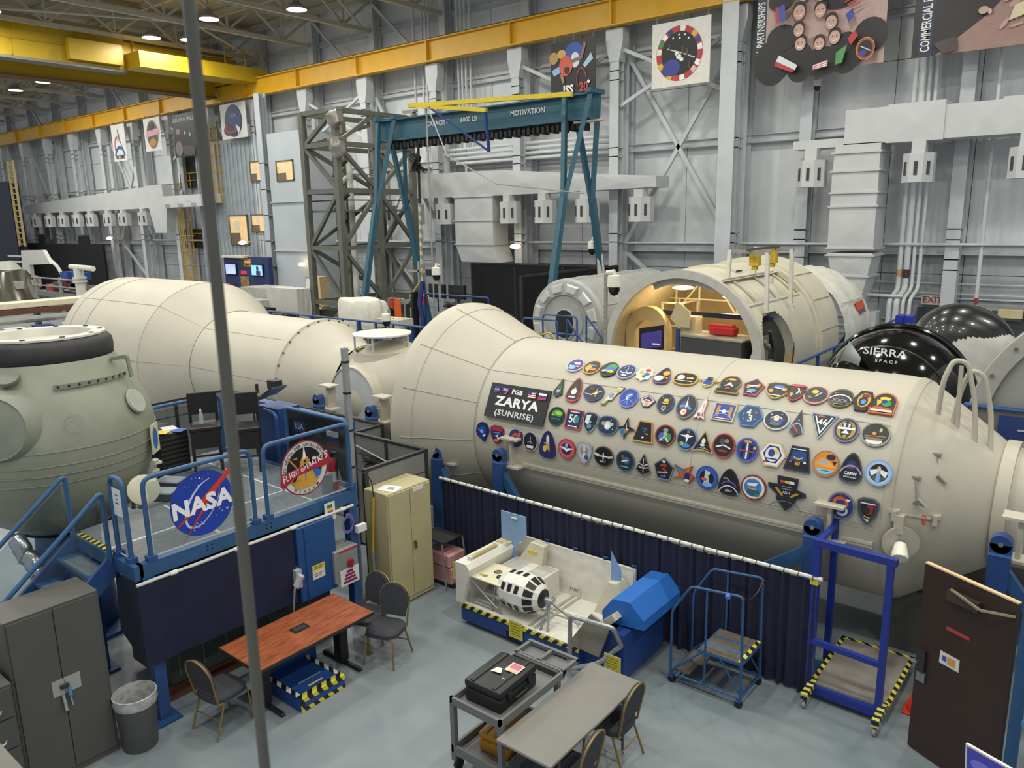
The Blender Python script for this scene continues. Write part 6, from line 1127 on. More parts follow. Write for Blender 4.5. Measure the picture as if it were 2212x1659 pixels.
# equipment between the big cone and the screens
eq = thing('equipment_cart', 'grey equipment cart with tangled black cables behind the white cone', 'cart', (-17.9, 19.2, 0), world=True)
MB().b2((-18.6, 18.9, 0.2), (-17.0, 19.8, 2.5)).build('cabinet', M('#8f908c', 0.5), eq, smooth=0)
for k in range(6): MB().tube([(-18.5+1.4*rnd.random(), 19.0+0.5*rnd.random(), 2.55+0.3*rnd.random()) for _ in range(7)], 0.04, 5).build('cable', M('#17181a', 0.6), eq)
MB().b2((-17.7, 18.9, 2.5), (-17.3, 19.3, 2.8)).build('white_case', M('#d4d3ce', 0.5), eq, smooth=0)
mk = thing('monitor_stand', 'two black monitors on a blue frame behind the white cone', 'monitor', (-19.5, 20.6, 0), world=True)
for x in (-20.2, -19.2): MB().b2((x-0.4, 20.5, 2.75), (x+0.4, 20.6, 3.25)).build('monitor', M('#17191d', 0.4), mk, smooth=0); MB().bar((x, 20.6, 0), (x, 20.6, 2.8), 0.07).build('stand', BLUE_D, mk, smooth=0)
rail(mk, [(-20.6, 20.3, 0), (-20.6, 20.3, 2.9), (-17.5, 20.3, 2.9), (-17.5, 20.3, 0)], 0.035, BLUE_D)
ms = thing('tool_mast', 'grey pole with cross arm, straps and yellow rod by the gantry foot', 'mast', (-20.4, 20.0, 0), world=True)
MB().bar((-20.55, 20, 0), (-20.55, 20, 4.1), 0.08).bar((-21.1, 20, 3.75), (-20.0, 20, 3.75), 0.08).build('pole', M('#8f8f89', 0.5), ms, smooth=0); MB().box((-20.05, 20, 3.72), (0.25, 0.1, 0.22)).build('clamp', M('#141416', 0.5), ms, smooth=0)
MB().tube([(-20.3, 19.9, 3.4), (-20.4, 19.8, 2.6), (-20.25, 19.8, 2.0), (-20.35, 19.8, 1.3)], 0.09, 6).build('straps', M('#1e2a6a', 0.6), ms); MB().cyl((-20.9, 19.8, 2.8), (-20.4, 19.9, 3.4), 0.03, 6).build('yellow_rod', M('#b8a94a', 0.5), ms); MB().bar((-20.75, 19.9, 1.0), (-20.75, 19.9, 3.0), 0.28, 0.1).build('black_bag', M('#17181a', 0.7), ms, smooth=0)
ptz((-16.3, 14.5, 3.05), 'small dome camera on a short post left of the large white cone', (0, 0, 0.0), 0.8)
camera_post(-16.3, 14.62, 3.15, 'short steel post behind the left shoulder of the white cone')
# far left: black curtain, capsule, white plate, T post, beam, blue mast
bc = thing('black_curtain', 'black curtain wall at the far left of the hall', 'curtain', (-74, 27.5, 0), world=True)
MB().b2((-100, 27.45, 0.6), (-63.1, 27.55, 4.2)).build('cloth', M('#15161b', 0.95), bc, smooth=0); MB().b2((-75.4, 27.45, 4.2), (-74.2, 27.55, 4.95)).b2((-67.4, 27.45, 4.2), (-65.4, 27.55, 4.85)).build('raised_flap', M('#15161b', 0.95), bc, smooth=0)
for x in (-63.2, -70, -77): MB().bar((x, 27.6, 0), (x, 27.6, 4.2), 0.1).build('stand', M('#1d1e20', 0.6), bc, smooth=0)
cp = thing('metal_capsule', 'shiny metal cone capsule at the far left', 'capsule', (-59.5, 20, 0), world=True)
MB().lathe([(0.5, 2.3), (0.8, 2.35), (2.65, 1.15), (2.75, 0.9)], 24, (-61.2, 20, 0), 'Z', cap1=True).build('cone', M('#8f8d84', 0.15, 0.85), cp, smooth=20)
for k in range(8): t = 2*pi*k/8; MB().box((-61.2+1.75*cos(t), 20+1.75*sin(t), 1.75), (0.5, 0.5, 0.5)).build('window', M('#d9d8d0', 0.2, 0.5), cp, smooth=0)
MB().lathe([(0.0, 2.2), (0.5, 2.3)], 24, (-61.2, 20, 0), 'Z', cap0=True).build('base_ring', M('#5c2f2c', 0.6), cp)
MB().lathe([(2.75, 0.95), (3.3, 0.5)], 20, (-61.2, 20, 0), 'Z', cap1=True).build('nose', M('#aeb0a6', 0.5), cp)
wp = thing('white_sign_plate', 'white angular plate on a post at the far left', 'plate', (-61, 22, 0), world=True)
MB().prism([(-63.2, 3.95), (-59.3, 4.02), (-58.3, 3.1), (-62.0, 2.95), (-62.1, 1.7), (-63.6, 1.7)][::-1], (0, 22, 0), (1, 0, 0), (0, 0, 1), 0.25).build('plate', M('#d4d1cd', 0.35), wp, smooth=0)
MB().bar((-62.8, 22, 0), (-62.8, 22, 2), 0.4).build('post', M('#bdbab4', 0.5), wp, smooth=0)
for z in (3.5, 3.1): MB().bar((-66.5, 22, z), (-63.2, 22, z), 0.12).build('arm', M('#d4d1cd', 0.4), wp, smooth=0)
MB().tube(fillet([(-58.8, 22, 3.3), (-57.8, 22, 2.9), (-57.2, 22, 2.3)], 0.4), 0.12, 8).build('hook_tube', M('#c6c2bc', 0.4), wp)
tpst = thing('robot_arm_post', 'white T-shaped post with a horizontal tube at the far left', 'post', (-49.2, 20, 0), world=True)
MB().cyl((-49.6, 20, 0), (-49.6, 20, 3.1), 0.28, 12).build('post', M('#cfccc2', 0.45), tpst); MB().cyl((-50.6, 20, 3.2), (-47.6, 20, 3.15), 0.16, 12).build('tube', M('#d9d5c8', 0.45), tpst); MB().cyl((-49.6, 20, 2.3), (-49.6, 20, 2.4), 0.4, 12).cyl((-49.6, 20, 2.5), (-49.6, 20, 2.6), 0.4, 12).build('flange', M('#cfccc2', 0.45), tpst)
gt = thing('equipment_deck', 'grey deck crowded with blue and red equipment at the far left', 'platform', (-54, 21, 0), world=True)
MB().b2((-58.2, 20.5, 1.1), (-50.2, 22.5, 1.4)).build('deck', M('#77787a', 0.6), gt, smooth=0)
for x in (-58, -54, -50.5): MB().cyl((x, 20.6, 0), (x, 20.6, 2.4), 0.15, 8).build('column', M('#8c8c8a', 0.5), gt)
for k, (x, z, c_) in enumerate(((-54.2, 2.6, '#23438c'), (-52.4, 2.6, '#23438c'), (-55.5, 1.9, '#4a4c50'), (-53.2, 1.9, '#33353a'), (-56.8, 1.7, '#a8464a'), (-51.8, 1.8, '#7a7c80'), (-54.6, 2.0, '#7d3a40'), (-52.8, 2.1, '#8a3a3e'))): MB().b2((x, 20.7, z-0.3), (x+1.1, 21.4, z+0.15)).build('instrument', M(c_, 0.5), gt, smooth=0)
for z in (1.8, 2.3): MB().tube([(-58.4, 20.5, z), (-50.2, 20.5, z)], 0.05, 6).build('rail', M('#9a9a98', 0.5), gt)
lb2 = thing('truss_beam', 'long cream topped beam with brown edge at the far left', 'beam', (-43, 15, 0), world=True)
MB().b2((-43.6, 9.0, 1.75), (-42.2, 17.6, 2.0)).build('top_deck', M('#d2cab0', 0.5), lb2, smooth=0); MB().b2((-42.25, 9.0, 1.45), (-42.1, 17.6, 1.7)).build('brown_edge', M('#5c3a26', 0.6), lb2, smooth=0); MB().cyl((-42.0, 9.0, 1.2), (-42.0, 17.6, 1.2), 0.16, 8).build('tube', M('#8c8b85', 0.5), lb2)
for y in (10, 12.5, 15, 17): MB().b2((-43.2, y, 0), (-42.8, y+0.2, 1.75)).build('leg', M('#7d7c78', 0.5), lb2, smooth=0)
for k in range(6): MB().box((-41.6, 9.6+1.3*k, 0.55), (0.7, 0.8, 0.7)).build('white_pack', M('#d9d5cd' if k % 2 else '#2c3f7c', 0.6), lb2, smooth=0)
bm_ = thing('blue_mast', 'dark blue lattice mast with yellow ladder at the left edge', 'mast', (-76, 26, 0), world=True)
MB().b2((-80, 25.6, 0), (-75.0, 26.4, 9.4)).build('mast', M('#1a2338', 0.6), bm_, smooth=0)
for x in (-74.7, -73.6): MB().bar((x, 25.7, 4.0), (x, 25.7, 11.0), 0.16).build('ladder_rail', M('#b9a878', 0.5), bm_, smooth=0)
for k in range(15): MB().bar((-74.7, 25.7, 4.2+0.46*k), (-73.6, 25.7, 4.2+0.46*k), 0.1).build('rung', M('#c9a53a', 0.5), bm_, smooth=0)
# ================================================================ blue platform with clear guard panels
PX, PY0, PY1, PZ = -8.2, 3.5, 6.55, 1.95
CLR = glassy('#e9eef0', 0.05, 0.08)
pf = thing('raised_platform', 'blue steel platform with grey deck and clear guard panels beside the green capsule', 'platform', (-9.7, 5, 0), world=True)
deck = [(-8.25, PY0), (-8.25, PY1), (-11.4, PY1), (-11.4, 5.35), (-9.95, 5.2), (-9.75, PY0)]
MB().prism(deck[::-1], (0, 0, PZ-0.06), (1, 0, 0), (0, 1, 0), 0.06).build('deck', M('#75777b', 0.7, var=0.14, scale=14), pf, smooth=0)
for a, b in (((-8.3, 4.55), (-11.2, 4.62)), ((-8.9, PY0), (-8.95, PY1)), ((-8.3, 5.9), (-11.2, 5.95))):
    if a[0] == -8.3 and a[1] == 4.55: b = (-9.75, 4.6)
    MB().bar((a[0], a[1], PZ+0.002), (b[0], b[1], PZ+0.002), 0.03, 0.004).build('floor_line', M('#d3d3cf', 0.6), pf, smooth=0)
MB().b2((PX-0.06, PY0, PZ-0.17), (PX+0.04, PY1, PZ)).build('edge_beam', BLUE_L, pf, smooth=0)
MB().b2((-9.75, PY0-0.06, PZ-0.17), (PX+0.04, PY0+0.04, PZ)).build('edge_beam', BLUE_L, pf, smooth=0)
MB().b2((-11.45, PY0+1.8, PZ-0.17), (-11.35, PY1, PZ)).build('edge_beam', BLUE, pf, smooth=0); MB().b2((-11.4, PY1-0.06, PZ-0.17), (PX, PY1+0.04, PZ)).build('edge_beam', BLUE, pf, smooth=0)
for y in (4.3, 5.1, 6.0):
    for dz in (0.05, 0.1): MB().cyl((PX+0.04, y, PZ-dz), (PX+0.045, y, PZ-dz), 0.012, 6).cyl((PX+0.04, y+0.06, PZ-dz), (PX+0.045, y+0.06, PZ-dz), 0.012, 6).build('bolt_hole', M('#0f1c40', 0.5), pf)
for x, y in ((-8.21, 3.58), (-8.21, 6.45), (-11.3, 5.5), (-11.3, 6.45), (-9.8, 3.6)):
    MB().bar((x, y, 0), (x, y, PZ-0.15), 0.13).build('column', BLUE, pf, smooth=0); MB().b2((x-0.15, y-0.15, 0), (x+0.15, y+0.15, 0.03)).build('foot_plate', BLUE, pf, smooth=0)
def guard(p, a, b, h=0.95, r_=0.028):
    a = V(a); b = V(b); d = (b-a).normalized()
    MB().tube(fillet([a, a+V((0, 0, h)), b+V((0, 0, h)), b], 0.12, 6), r_, 10).build('guard_frame', BLUE_L, p)
    MB().bar((a+b)/2+V((0, 0, 0.04))-(b-a)*0.46, (a+b)/2+V((0, 0, 0.04))+(b-a)*0.46, 0.012, 0.012).build('panel_edge', M('#b9bfc4', 0.3), p, smooth=0)
    c = (a+b)/2; L = (b-a).length-2*r_-0.03
    MB().bar(c-d*L/2+V((0, 0, 0.04+(h-0.1)/2)), c+d*L/2+V((0, 0, 0.04+(h-0.1)/2)), 0.008, h-0.1).build('clear_panel', CLR, p, smooth=0)
    for q in (a, b): MB().box(q+V((0, 0, 0.03)), (0.1, 0.1, 0.06)).build('post_socket', BLUE, p, smooth=0)
guard(pf, (PX, 3.66, PZ), (PX, 4.98, PZ)); guard(pf, (PX, 5.16, PZ), (PX, 6.48, PZ))
guard(pf, (-8.62, PY0, PZ), (-8.32, PY0, PZ)); guard(pf, (-8.28, PY1, PZ), (-9.7, PY1, PZ)); guard(pf, (-11.35, 5.3, PZ), (-11.35, 6.45, PZ))
# stairs
sr = thing('platform_stair', 'blue steel stair with clear panelled handrails below the green capsule', 'stairs', (-9.15, 2.5, 0), world=True)
for x in (-9.65, -8.68):
    MB().bar((x, 3.45, 1.85), (x, 1.25, 0.05), 0.05, 0.22).build('stringer', BLUE, sr, smooth=0)
    MB().tube(fillet([(x, 3.42, 1.9), (x, 3.42, 2.72), (x, 1.3, 0.98), (x, 1.3, 0.1)], 0.08, 5), 0.028, 10).build('handrail', BLUE_L, sr)
    MB().prism([(3.36, 1.95), (3.36, 2.6), (1.4, 1.0), (1.4, 0.35)], (x-0.004, 0, 0), (0, 1, 0), (0, 0, 1), 0.008).build('clear_panel', CLR, sr, smooth=0)
for k in range(8):
    t_ = MB().b2((-9.63, 3.2-0.27*k, 1.70-0.22*k), (-8.7, 3.46-0.27*k, 1.74-0.22*k)).build('tread', BLUE_L, sr, smooth=0)
    MB().b2((-9.5, 3.22-0.27*k, 1.741-0.22*k), (-8.83, 3.42-0.27*k, 1.745-0.22*k)).build('grip_mat', M('#6a6f74', 0.8), t_, smooth=0)
MB().b2((-9.66, 3.46, PZ), (-8.66, 3.53, PZ+0.006)).build('nosing', stripes('#c9b93a', '#1b1b1b', 9, (1, 0.4, 0)), sr, smooth=0)
# emblems on the panels
em = thing('round_logo', 'round blue NASA logo with red swoosh on the clear panel', 'logo', (PX+0.03, 4.31, 2.43), world=True)
D = Dec((PX+0.025, 4.31, 2.43), (0, 0.39, 0), (0, 0, 0.39), 0.0012)
D.plate(ell(0, 0, 1, 1, 56), '#1e3fa5', 0.006)
rs = random.Random(2)
D.ps([ell(a, b, r_, r_, 6) for a, b, r_ in [(rs.uniform(-.6, .3), rs.uniform(.5, .85), rs.choice([.012, .02, .03])) for _ in range(11)]+[(rs.uniform(.3, .8), rs.uniform(-.6, -.1), .016) for _ in range(9)]+[(rs.uniform(-.5, .1), rs.uniform(-.85, -.55), .016) for _ in range(8)]], '#dfe6f6')
D.p(strip(arc2(0, 0, .78, .42, .5, 3.3, 22, .95), [.02+.05*min(1, k/8) for k in range(23)]), '#c5cff0').p(strip(arc2(0, 0, .78, .42, 3.3, 5.9, 20, .95), [.055-.0022*k for k in range(21)]), '#aebae6')
D.p([(1.05, .95), (1.0, .72), (.05, -.02), (-1.02, -.64), (-.1, .08)], '#d23a2c').p([(.98, .80), (.30, .10), (-.78, -1.12), (.12, .05)], '#c9382c')
D.t('NASA', -.02, -.03, .68, '#f2f3f6', .045, rot=.03, sx=1.05, space=1.06); D.build('print', em)
em = thing('round_logo', 'round FLIGHT OPERATIONS emblem with red banner on the clear panel', 'logo', (PX+0.03, 5.74, 2.47), world=True)
D = Dec((PX+0.025, 5.74, 2.47), (0, 0.365, 0), (0, 0, 0.365), 0.0012)
D.plate(ell(0, 0, 1, 1, 56), '#8c2334', 0.006).p(ell(0, 0, .95, .95, 48), '#cfcfca').p(ell(0, 0, .76, .76, 44), '#17161a')
D.p([(-.62, -.44), (.62, -.44), (.35, -.68), (0, -.76), (-.35, -.68)], '#c9933c').p(ell(.25, -.3, .45, .18), '#2f6fc0').p([(-.5, -.7), (-.12, .4), (-.04, .4), (-.02, -.45), (.02, -.45), (.06, .4), (.14, .4), (.5, -.7), (0, -.76)], '#d09a3c').p([(-.09, .3), (0, .84), (.09, .3)], '#e9e9e6')
D.p(strip([(-.3, .42), (-.62, .42), (-.3, .02), (-.62, -.42), (-.2, -.4)], .08), '#b98a36').p(strip(arc2(.0, .25, .2, .07, 0, 6.2, 16), .04), '#c9933c').p(strip(arc2(.0, -.3, .75, .3, -.5, 1.3, 10, .3), .04), '#c9933c').p(ell(.4, .28, .1, .06), '#c9c9cf')
D.p([(-1.08, -.32), (-1.02, -.02), (-.3, .08), (.3, .12), (1.02, .42), (1.08, .12), (.98, -.1), (.3, -.14), (-.3, -.2), (-1.0, -.55)], '#a5283c')
for i, ch in enumerate('FLIGHT'): D.t(ch, -.90+.118*i, -.205+.03*i, .40-.034*i, '#f0efec', .02, rot=.14, sx=.62); D.k -= 1
for i, ch in enumerate('OPERATIONS'): D.t(ch, -.14+.118*i, -.035+.036*i, .21+.018*i, '#f0efec', .02, rot=.14, sx=.72); D.k -= 1
D.k += 1
D.arct('RES GESTA PER EXCELLENTIAM', 0, 0, .855, pi/2+.15, .15, '#2b2b30', sp=.92); D.arct('O S A E A M', 0, 0, .86, -pi/2, .14, '#2b2b30', inward=True); D.build('print', em)
# papers taped to the platform
nt_ = thing('taped_notice', 'white notice taped inside the narrow guard panel at the stair head', 'notice', (-8.47, PY0-0.02, 2.45), world=True)
Dec((-8.47, PY0-0.012, 2.62), (0.1, 0, 0), (0, 0, 0.16)).plate(rect(-1, -1, 1, 1), '#d9dcdd', .003).ps([rect(-.3, .5, .3, .58), rect(-.15, .2, .15, .28), rect(-.4, -.1, .4, 0)], '#55595c').build('sheet', nt_)
tg_ = thing('inspection_tag', 'small white tag with green, yellow and pink marks hanging on the platform edge', 'tag', (PX+0.1, 5.98, 1.65), world=True)
Dec((PX+0.1, 6.03, 1.79), (0, 0.085, 0), (0, 0, 0.13)).plate(rect(-1, -1, 1, 1), '#dedfd9', .004).p(rect(-.5, .4, .5, .75), '#3c7a3a').p(rect(-.4, .1, .5, .38), '#d8cf3a').p(rect(-.5, -.25, .6, .08), '#c23a6a').p(rect(-.3, -.7, .3, -.4), '#e0dc6a').build('sheet', tg_)
# skirt banner and rope
sk = thing('skirt_curtain', 'plain navy cloth skirt hanging below the platform edge', 'curtain', (-8.14, 4.4, 0.75), world=True)
m = MB(); n = 30; vs = []
for i, zf in enumerate((0, 0.5, 1)):
    for k in range(n+1):
        u_ = k/n; y = 3.42+(5.42-3.42)*u_; zt_, zb_ = 1.77-0.02*u_, 0.79-0.05*u_
        vs.append((-8.09+0.008*sin(k*0.7+i), y, zb_+(zt_-zb_)*zf))
m.add(vs, [(i*(n+1)+k, i*(n+1)+k+1, (i+1)*(n+1)+k+1, (i+1)*(n+1)+k) for i in range(2) for k in range(n)]); m.build('cloth', M('#171a38', 0.85, var=0.15, scale=3), sk, smooth=60)
m = MB(); m.add([(-8.15, 3.42, 0.79), (-8.75, 3.46, 1.0), (-8.7, 3.46, 1.77), (-8.15, 3.42, 1.77)], [(0, 1, 2, 3)]); m.build('side_cloth', M('#171a38', 0.85, var=0.15, scale=3), sk, smooth=0)
MB().tube([(-8.10, 3.42+0.2*k, 1.76+0.003*sin(k*1.3)) for k in range(16)], 0.02, 8).build('rope_light', M('#c6c6be', 0.4), sk)
for k in range(4): MB().cyl((-8.10, 3.8+0.8*k, 1.76), (-8.10, 3.88+0.8*k, 1.76), 0.028, 8).build('clip', M('#dededa', 0.4), sk)
# electrical things on the platform front
eb = thing('electrical_cabinet', 'tall blue electrical cabinet with yellow label under the platform edge', 'cabinet', (-8.1, 5.75, 0.7), world=True)
MB().b2((-8.35, 5.46, 0.7), (-8.06, 6.05, 1.74)).build('body', M('#1d4a82', 0.45, var=0.06), eb, smooth=0, bevel=0.012); MB().b2((-8.06, 5.56, 0.72), (-8.045, 6.04, 1.70)).build('door', M('#1d4a82', 0.45, var=0.06), eb, smooth=0)
Dec((-8.044, 5.74, 1.06), (0, 0.1, 0), (0, 0, 0.1)).plate(rect(-1, -1, 1, 1), '#d8d7cf', .003).p(rect(-1, .25, 1, 1), '#d8cc3a').ps([rect(-.8, .45, .6, .55), rect(-.8, .7, .8, .8), rect(-.8, -.3, .7, -.22), rect(-.8, -.6, .4, -.52)], '#55554a').build('warning_label', eb)
MB().b2((-8.14, 5.37, 0.95), (-8.02, 5.46, 1.2)).build('junction_box', M('#a2a5a6', 0.5), eb, smooth=0); MB().tube(fillet([(-8.05, 5.40, 1.05), (-8.0, 5.32, 1.0), (-8.05, 5.3, 0.6), (-8.1, 5.36, 0.3)], 0.1), 0.013, 6).build('cord', M('#8b8f92', 0.5), eb); MB().cyl((-8.02, 5.36, 1.0), (-7.98, 5.42, 1.14), 0.045, 8).build('plug', M('#b5b8b9', 0.5), eb)
swb = thing('disconnect_switch', 'grey switch box with red handle and magenta sign on the platform front', 'switch', (-8.0, 6.17, 0.76), world=True)
MB().b2((-8.3, 5.97, 0.77), (-8.0, 6.37, 1.24)).build('box', M('#8f9393', 0.45, 0.2), swb, smooth=0, bevel=0.008); MB().b2((-8.01, 6.05, 1.2), (-7.992, 6.36, 1.225)).build('red_strip', M('#b33030', 0.5), swb, smooth=0)
MB().cyl((-8.0, 6.22, 1.02), (-7.96, 6.22, 1.02), 0.05, 10).box((-7.95, 6.22, 1.02), (0.02, 0.03, 0.12)).build('handle', M('#8f2a34', 0.5), swb)
Dec((-7.985, 6.20, 0.83), (0, 0.16, 0), (0, 0, 0.12)).plate(rect(-1, -1, 1, 1), '#d9d9d6', .003).ps([rect(-.35, .45, .35, .75), rect(-.5, .05, .5, .35), rect(-.6, -.35, .6, -.05), rect(-.75, -.75, .75, -.45)], '#8a1f55').build('magenta_sign', swb)
cx = thing('cable_coil', 'violet network cable coil with white adapter under the platform corner', 'cable', (-8.1, 6.4, 1.35), world=True)
MB().tube([(-8.08, 6.3+0.09*cos(t), 1.5+0.12*sin(t)+0.004*t) for t in [0.5*k for k in range(30)]], 0.008, 5).build('coil', M('#7c6aa5', 0.5), cx); MB().b2((-8.1, 6.42, 1.36), (-8.03, 6.58, 1.46)).build('adapter', M('#dcdcda', 0.5), cx, smooth=0)
# things below the deck
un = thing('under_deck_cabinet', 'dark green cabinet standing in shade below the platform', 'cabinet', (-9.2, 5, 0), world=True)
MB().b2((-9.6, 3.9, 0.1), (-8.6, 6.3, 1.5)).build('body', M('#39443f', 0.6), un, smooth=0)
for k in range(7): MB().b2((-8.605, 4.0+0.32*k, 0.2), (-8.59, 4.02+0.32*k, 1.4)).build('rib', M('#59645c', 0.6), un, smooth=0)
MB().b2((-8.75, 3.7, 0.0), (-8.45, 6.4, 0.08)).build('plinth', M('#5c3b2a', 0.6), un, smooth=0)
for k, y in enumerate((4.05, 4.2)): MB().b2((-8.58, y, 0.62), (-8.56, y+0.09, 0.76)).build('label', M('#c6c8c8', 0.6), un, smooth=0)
# grey tube post with clips, yellow pole
po = thing('pipe_post', 'tall grey metal post with black bands beside the platform corner', 'post', (-8.62, 6.86, 0), world=True)
MB().bar((-8.62, 6.86, 0), (-8.62, 6.86, 3.85), 0.075).build('post', M('#9c9fa0', 0.4, 0.3), po, smooth=0)
for z in (1.5, 2.1, 2.65, 3.2, 3.65): MB().box((-8.62, 6.86, z), (0.085, 0.085, 0.03)).build('band', M('#1b1c1e', 0.5), po, smooth=0)
MB().tube([(-8.62, 6.86, 3.85), (-8.72, 6.9, 3.82), (-8.62, 6.95, 3.8)], 0.012, 5).build('top_tie', M('#6f7274', 0.5), po)
MB().b2((-8.75, 6.75, 0), (-8.5, 6.98, 0.02)).build('foot', M('#55585a', 0.5), po, smooth=0)
yp = thing('yellow_pole', 'yellow pole with black cable leaning beside the tan cabinet', 'pole', (-8.2, 6.86, 0.9), world=True)
MB().cyl((-8.22, 6.82, 0.9), (-8.18, 6.86, 1.72), 0.018, 8).build('pole', M('#c9a21f', 0.45), yp); MB().tube(fillet([(-8.18, 6.86, 1.72), (-8.19, 6.85, 2.0), (-8.5, 6.8, 2.15)], 0.1), 0.008, 5).build('cable', M('#17181a', 0.5), yp); MB().cyl((-8.22, 6.82, 0.02), (-8.22, 6.82, 0.9), 0.02, 8).build('lower_pole', M('#8c8e90', 0.4), yp)
# partitions
PTM = M('#7d7c79', 0.85, var=0.10, scale=30, bump=0.1)
def partition(p, a, b, h=2.06, n=2):
    a = V((a[0], a[1], 0)); b = V((b[0], b[1], 0)); d = b-a
    for k in range(n):
        q0 = a+d*(k/n); q1 = a+d*((k+1)/n); e_ = (q1-q0).normalized()*0.02
        MB().bar(q0+e_+V((0, 0, h*0.5)), q1-e_+V((0, 0, h*0.5)), 0.05, h-0.1).build('fabric_panel', PTM, p, smooth=0)
    MB().bar(a+V((0, 0, h-0.025)), b+V((0, 0, h-0.025)), 0.065, 0.04).build('top_rail', M('#2b2b2c', 0.5), p, smooth=0)
    MB().bar(a+V((0, 0, h-0.36)), b+V((0, 0, h-0.36)), 0.056, 0.015).build('mid_rail', M('#2b2b2c', 0.5), p, smooth=0)
    for k in range(n+1): q = a+d*(k/n); MB().bar(q, q+V((0, 0, h)), 0.07).build('upright', M('#2b2b2c', 0.5), p, smooth=0)
pt = thing('cubicle_partition', 'grey fabric cubicle partition behind the tan cabinet', 'partition', (-8.45, 7.5, 0), world=True)
partition(pt, (-8.48, 6.98), (-8.48, 8.2), n=1)
pt = thing('cubicle_partition', 'grey fabric cubicle partitions running back to the white modules', 'partition', (-10.5, 8.6, 0), world=True)
partition(pt, (-8.56, 8.22), (-10.2, 8.22), n=2); partition(pt, (-10.22, 8.26), (-10.22, 8.84), n=1); partition(pt, (-10.28, 8.86), (-15.2, 8.86), n=5)
pt = thing('cubicle_partition', 'dark wire-topped partition left behind the bar chairs', 'partition', (-15, 7.5, 0), world=True)
partition(pt, (-15.3, 8.8), (-15.3, 5.5), n=3)
cb = thing('cable_tangle', 'tangle of black cables hung behind the grey partition', 'cables', (-9.3, 7.6, 1.2), world=True)
rc = random.Random(11)
for k in range(9): MB().tube([(-9.9+1.2*j/6+rc.uniform(-.05, .05), 8.17-0.03*(k % 3), 1.62+rc.uniform(-.12, .12)) for j in range(7)], 0.012, 5).build('cable', M('#17181a', 0.6), cb)
MB().tube([(-10.1, 8.15, 1.85), (-8.6, 8.15, 1.55)], 0.015, 6).build('cable_bar', M('#9a9c9c', 0.4), cb)
sb_ = thing('module_sign', 'black sign with RSA logo and Russian flag behind the platform end', 'sign', (-9.4, 6.85, 1.6), world=True)
D = Dec((-9.4, 6.80, 2.35), (1, 0, 0), (0, 0, 1)).plate(rect(-.68, -.75, .66, .42), '#202226', .04).p(rect(-.5, .1, -.2, .28), '#2c3c72').t('RSA', -.35, .19, .13, '#c9ccd4', .01).p([(-.38, -.05), (-.18, .2), (-.28, -.03)], '#b23a34').p(rect(.32, .16, .6, .25), '#d8dadc').p(rect(.32, .07, .6, .16), '#2c3f86').p(rect(.32, -.02, .6, .07), '#a8323a').t('ZVEZDA', .02, -.42, .34, '#d4d6d8', .02, sx=.95); D.build('face', sb_)
# items on and around the deck
fe = thing('fire_extinguisher', 'red fire extinguisher with white label on the platform corner', 'extinguisher', (-8.42, 6.36, PZ))
MB().lathe([(0, 0.075), (0.36, 0.075), (0.42, 0.055), (0.46, 0.025)], 20, cap0=True).build('cylinder', M('#b3262e', 0.35), fe); MB().lathe([(0.12, 0.0765), (0.27, 0.0765)], 20).build('label', M('#d6d4cf', 0.5), fe); MB().cyl((0, 0, 0.46), (0, 0, 0.52), 0.02, 8).box((0.03, 0, 0.53), (0.14, 0.03, 0.03)).build('valve', M('#1d1d1f', 0.4), fe); MB().tube(fillet([(0.05, 0, 0.5), (0.11, 0, 0.45), (0.10, 0, 0.15)], 0.04), 0.012, 6).build('hose', M('#1d1d1f', 0.5), fe)
one('outlet_box', MB().b2((-8.40, 6.14, PZ), (-8.30, 6.27, PZ+0.28)), M('#96989a', 0.45, 0.2), 'small grey metal box beside the red extinguisher', 'box', bevel=0.01)
def bar_chair(loc, rz, label):
    t = thing('bar_chair', label, 'chair', loc, rz, group='black bar chairs on the platform'); bk = M('#1b1a1b', 0.45, var=0.15)
    MB().box((0, 0, 0.66), (0.44, 0.44, 0.07)).build('seat', bk, t, smooth=0, bevel=0.015); MB().box((0, 0.2, 0.98), (0.42, 0.05, 0.34)).build('backrest', bk, t, smooth=0, bevel=0.01)
    MB().box((0, -0.2, 0.50), (0.42, 0.04, 0.26)).build('apron', bk, t, smooth=0)
    for sx in (-1, 1):
        MB().bar((sx*0.19, -0.19, 0), (sx*0.19, -0.19, 0.64), 0.045).build('leg', bk, t, smooth=0); MB().bar((sx*0.19, 0.22, 0), (sx*0.19, 0.19, 1.12), 0.045).build('leg', bk, t, smooth=0); MB().bar((sx*0.19, -0.19, 0.2), (sx*0.19, 0.2, 0.2), 0.03).build('stretcher', bk, t, smooth=0)
    MB().bar((-0.19, -0.19, 0.25), (0.19, -0.19, 0.25), 0.03).build('stretcher', bk, t, smooth=0)
    return t
bar_chair((-10.75, 5.83, PZ), radians(62), 'black leather bar chair carrying a clear bottle'); bar_chair((-10.2, 6.16, PZ), radians(55), 'black leather bar chair partly behind the window mullion')
bo = thing('water_bottle', 'clear plastic water bottle on the black bar chair seat', 'bottle', (-10.78, 5.80, PZ+0.70))
MB().lathe([(0, 0.032), (0.12, 0.034), (0.17, 0.022), (0.19, 0.014), (0.20, 0.014)], 14, cap0=True).build('body', M('#b9c4cb', 0.1, alpha=0.55), bo); MB().lathe([(0.20, 0.016), (0.225, 0.016)], 12, cap1=True).build('cap', M('#e6e8ea', 0.4), bo)
rk_ = thing('slatted_rack', 'dark slatted rack with magazines beside the bar chairs', 'rack', (-10.9, 5.4, PZ), world=True)
MB().b2((-11.25, 5.15, PZ), (-10.88, 5.62, PZ+0.62)).build('body', M('#1e1d1e', 0.6), rk_, smooth=0)
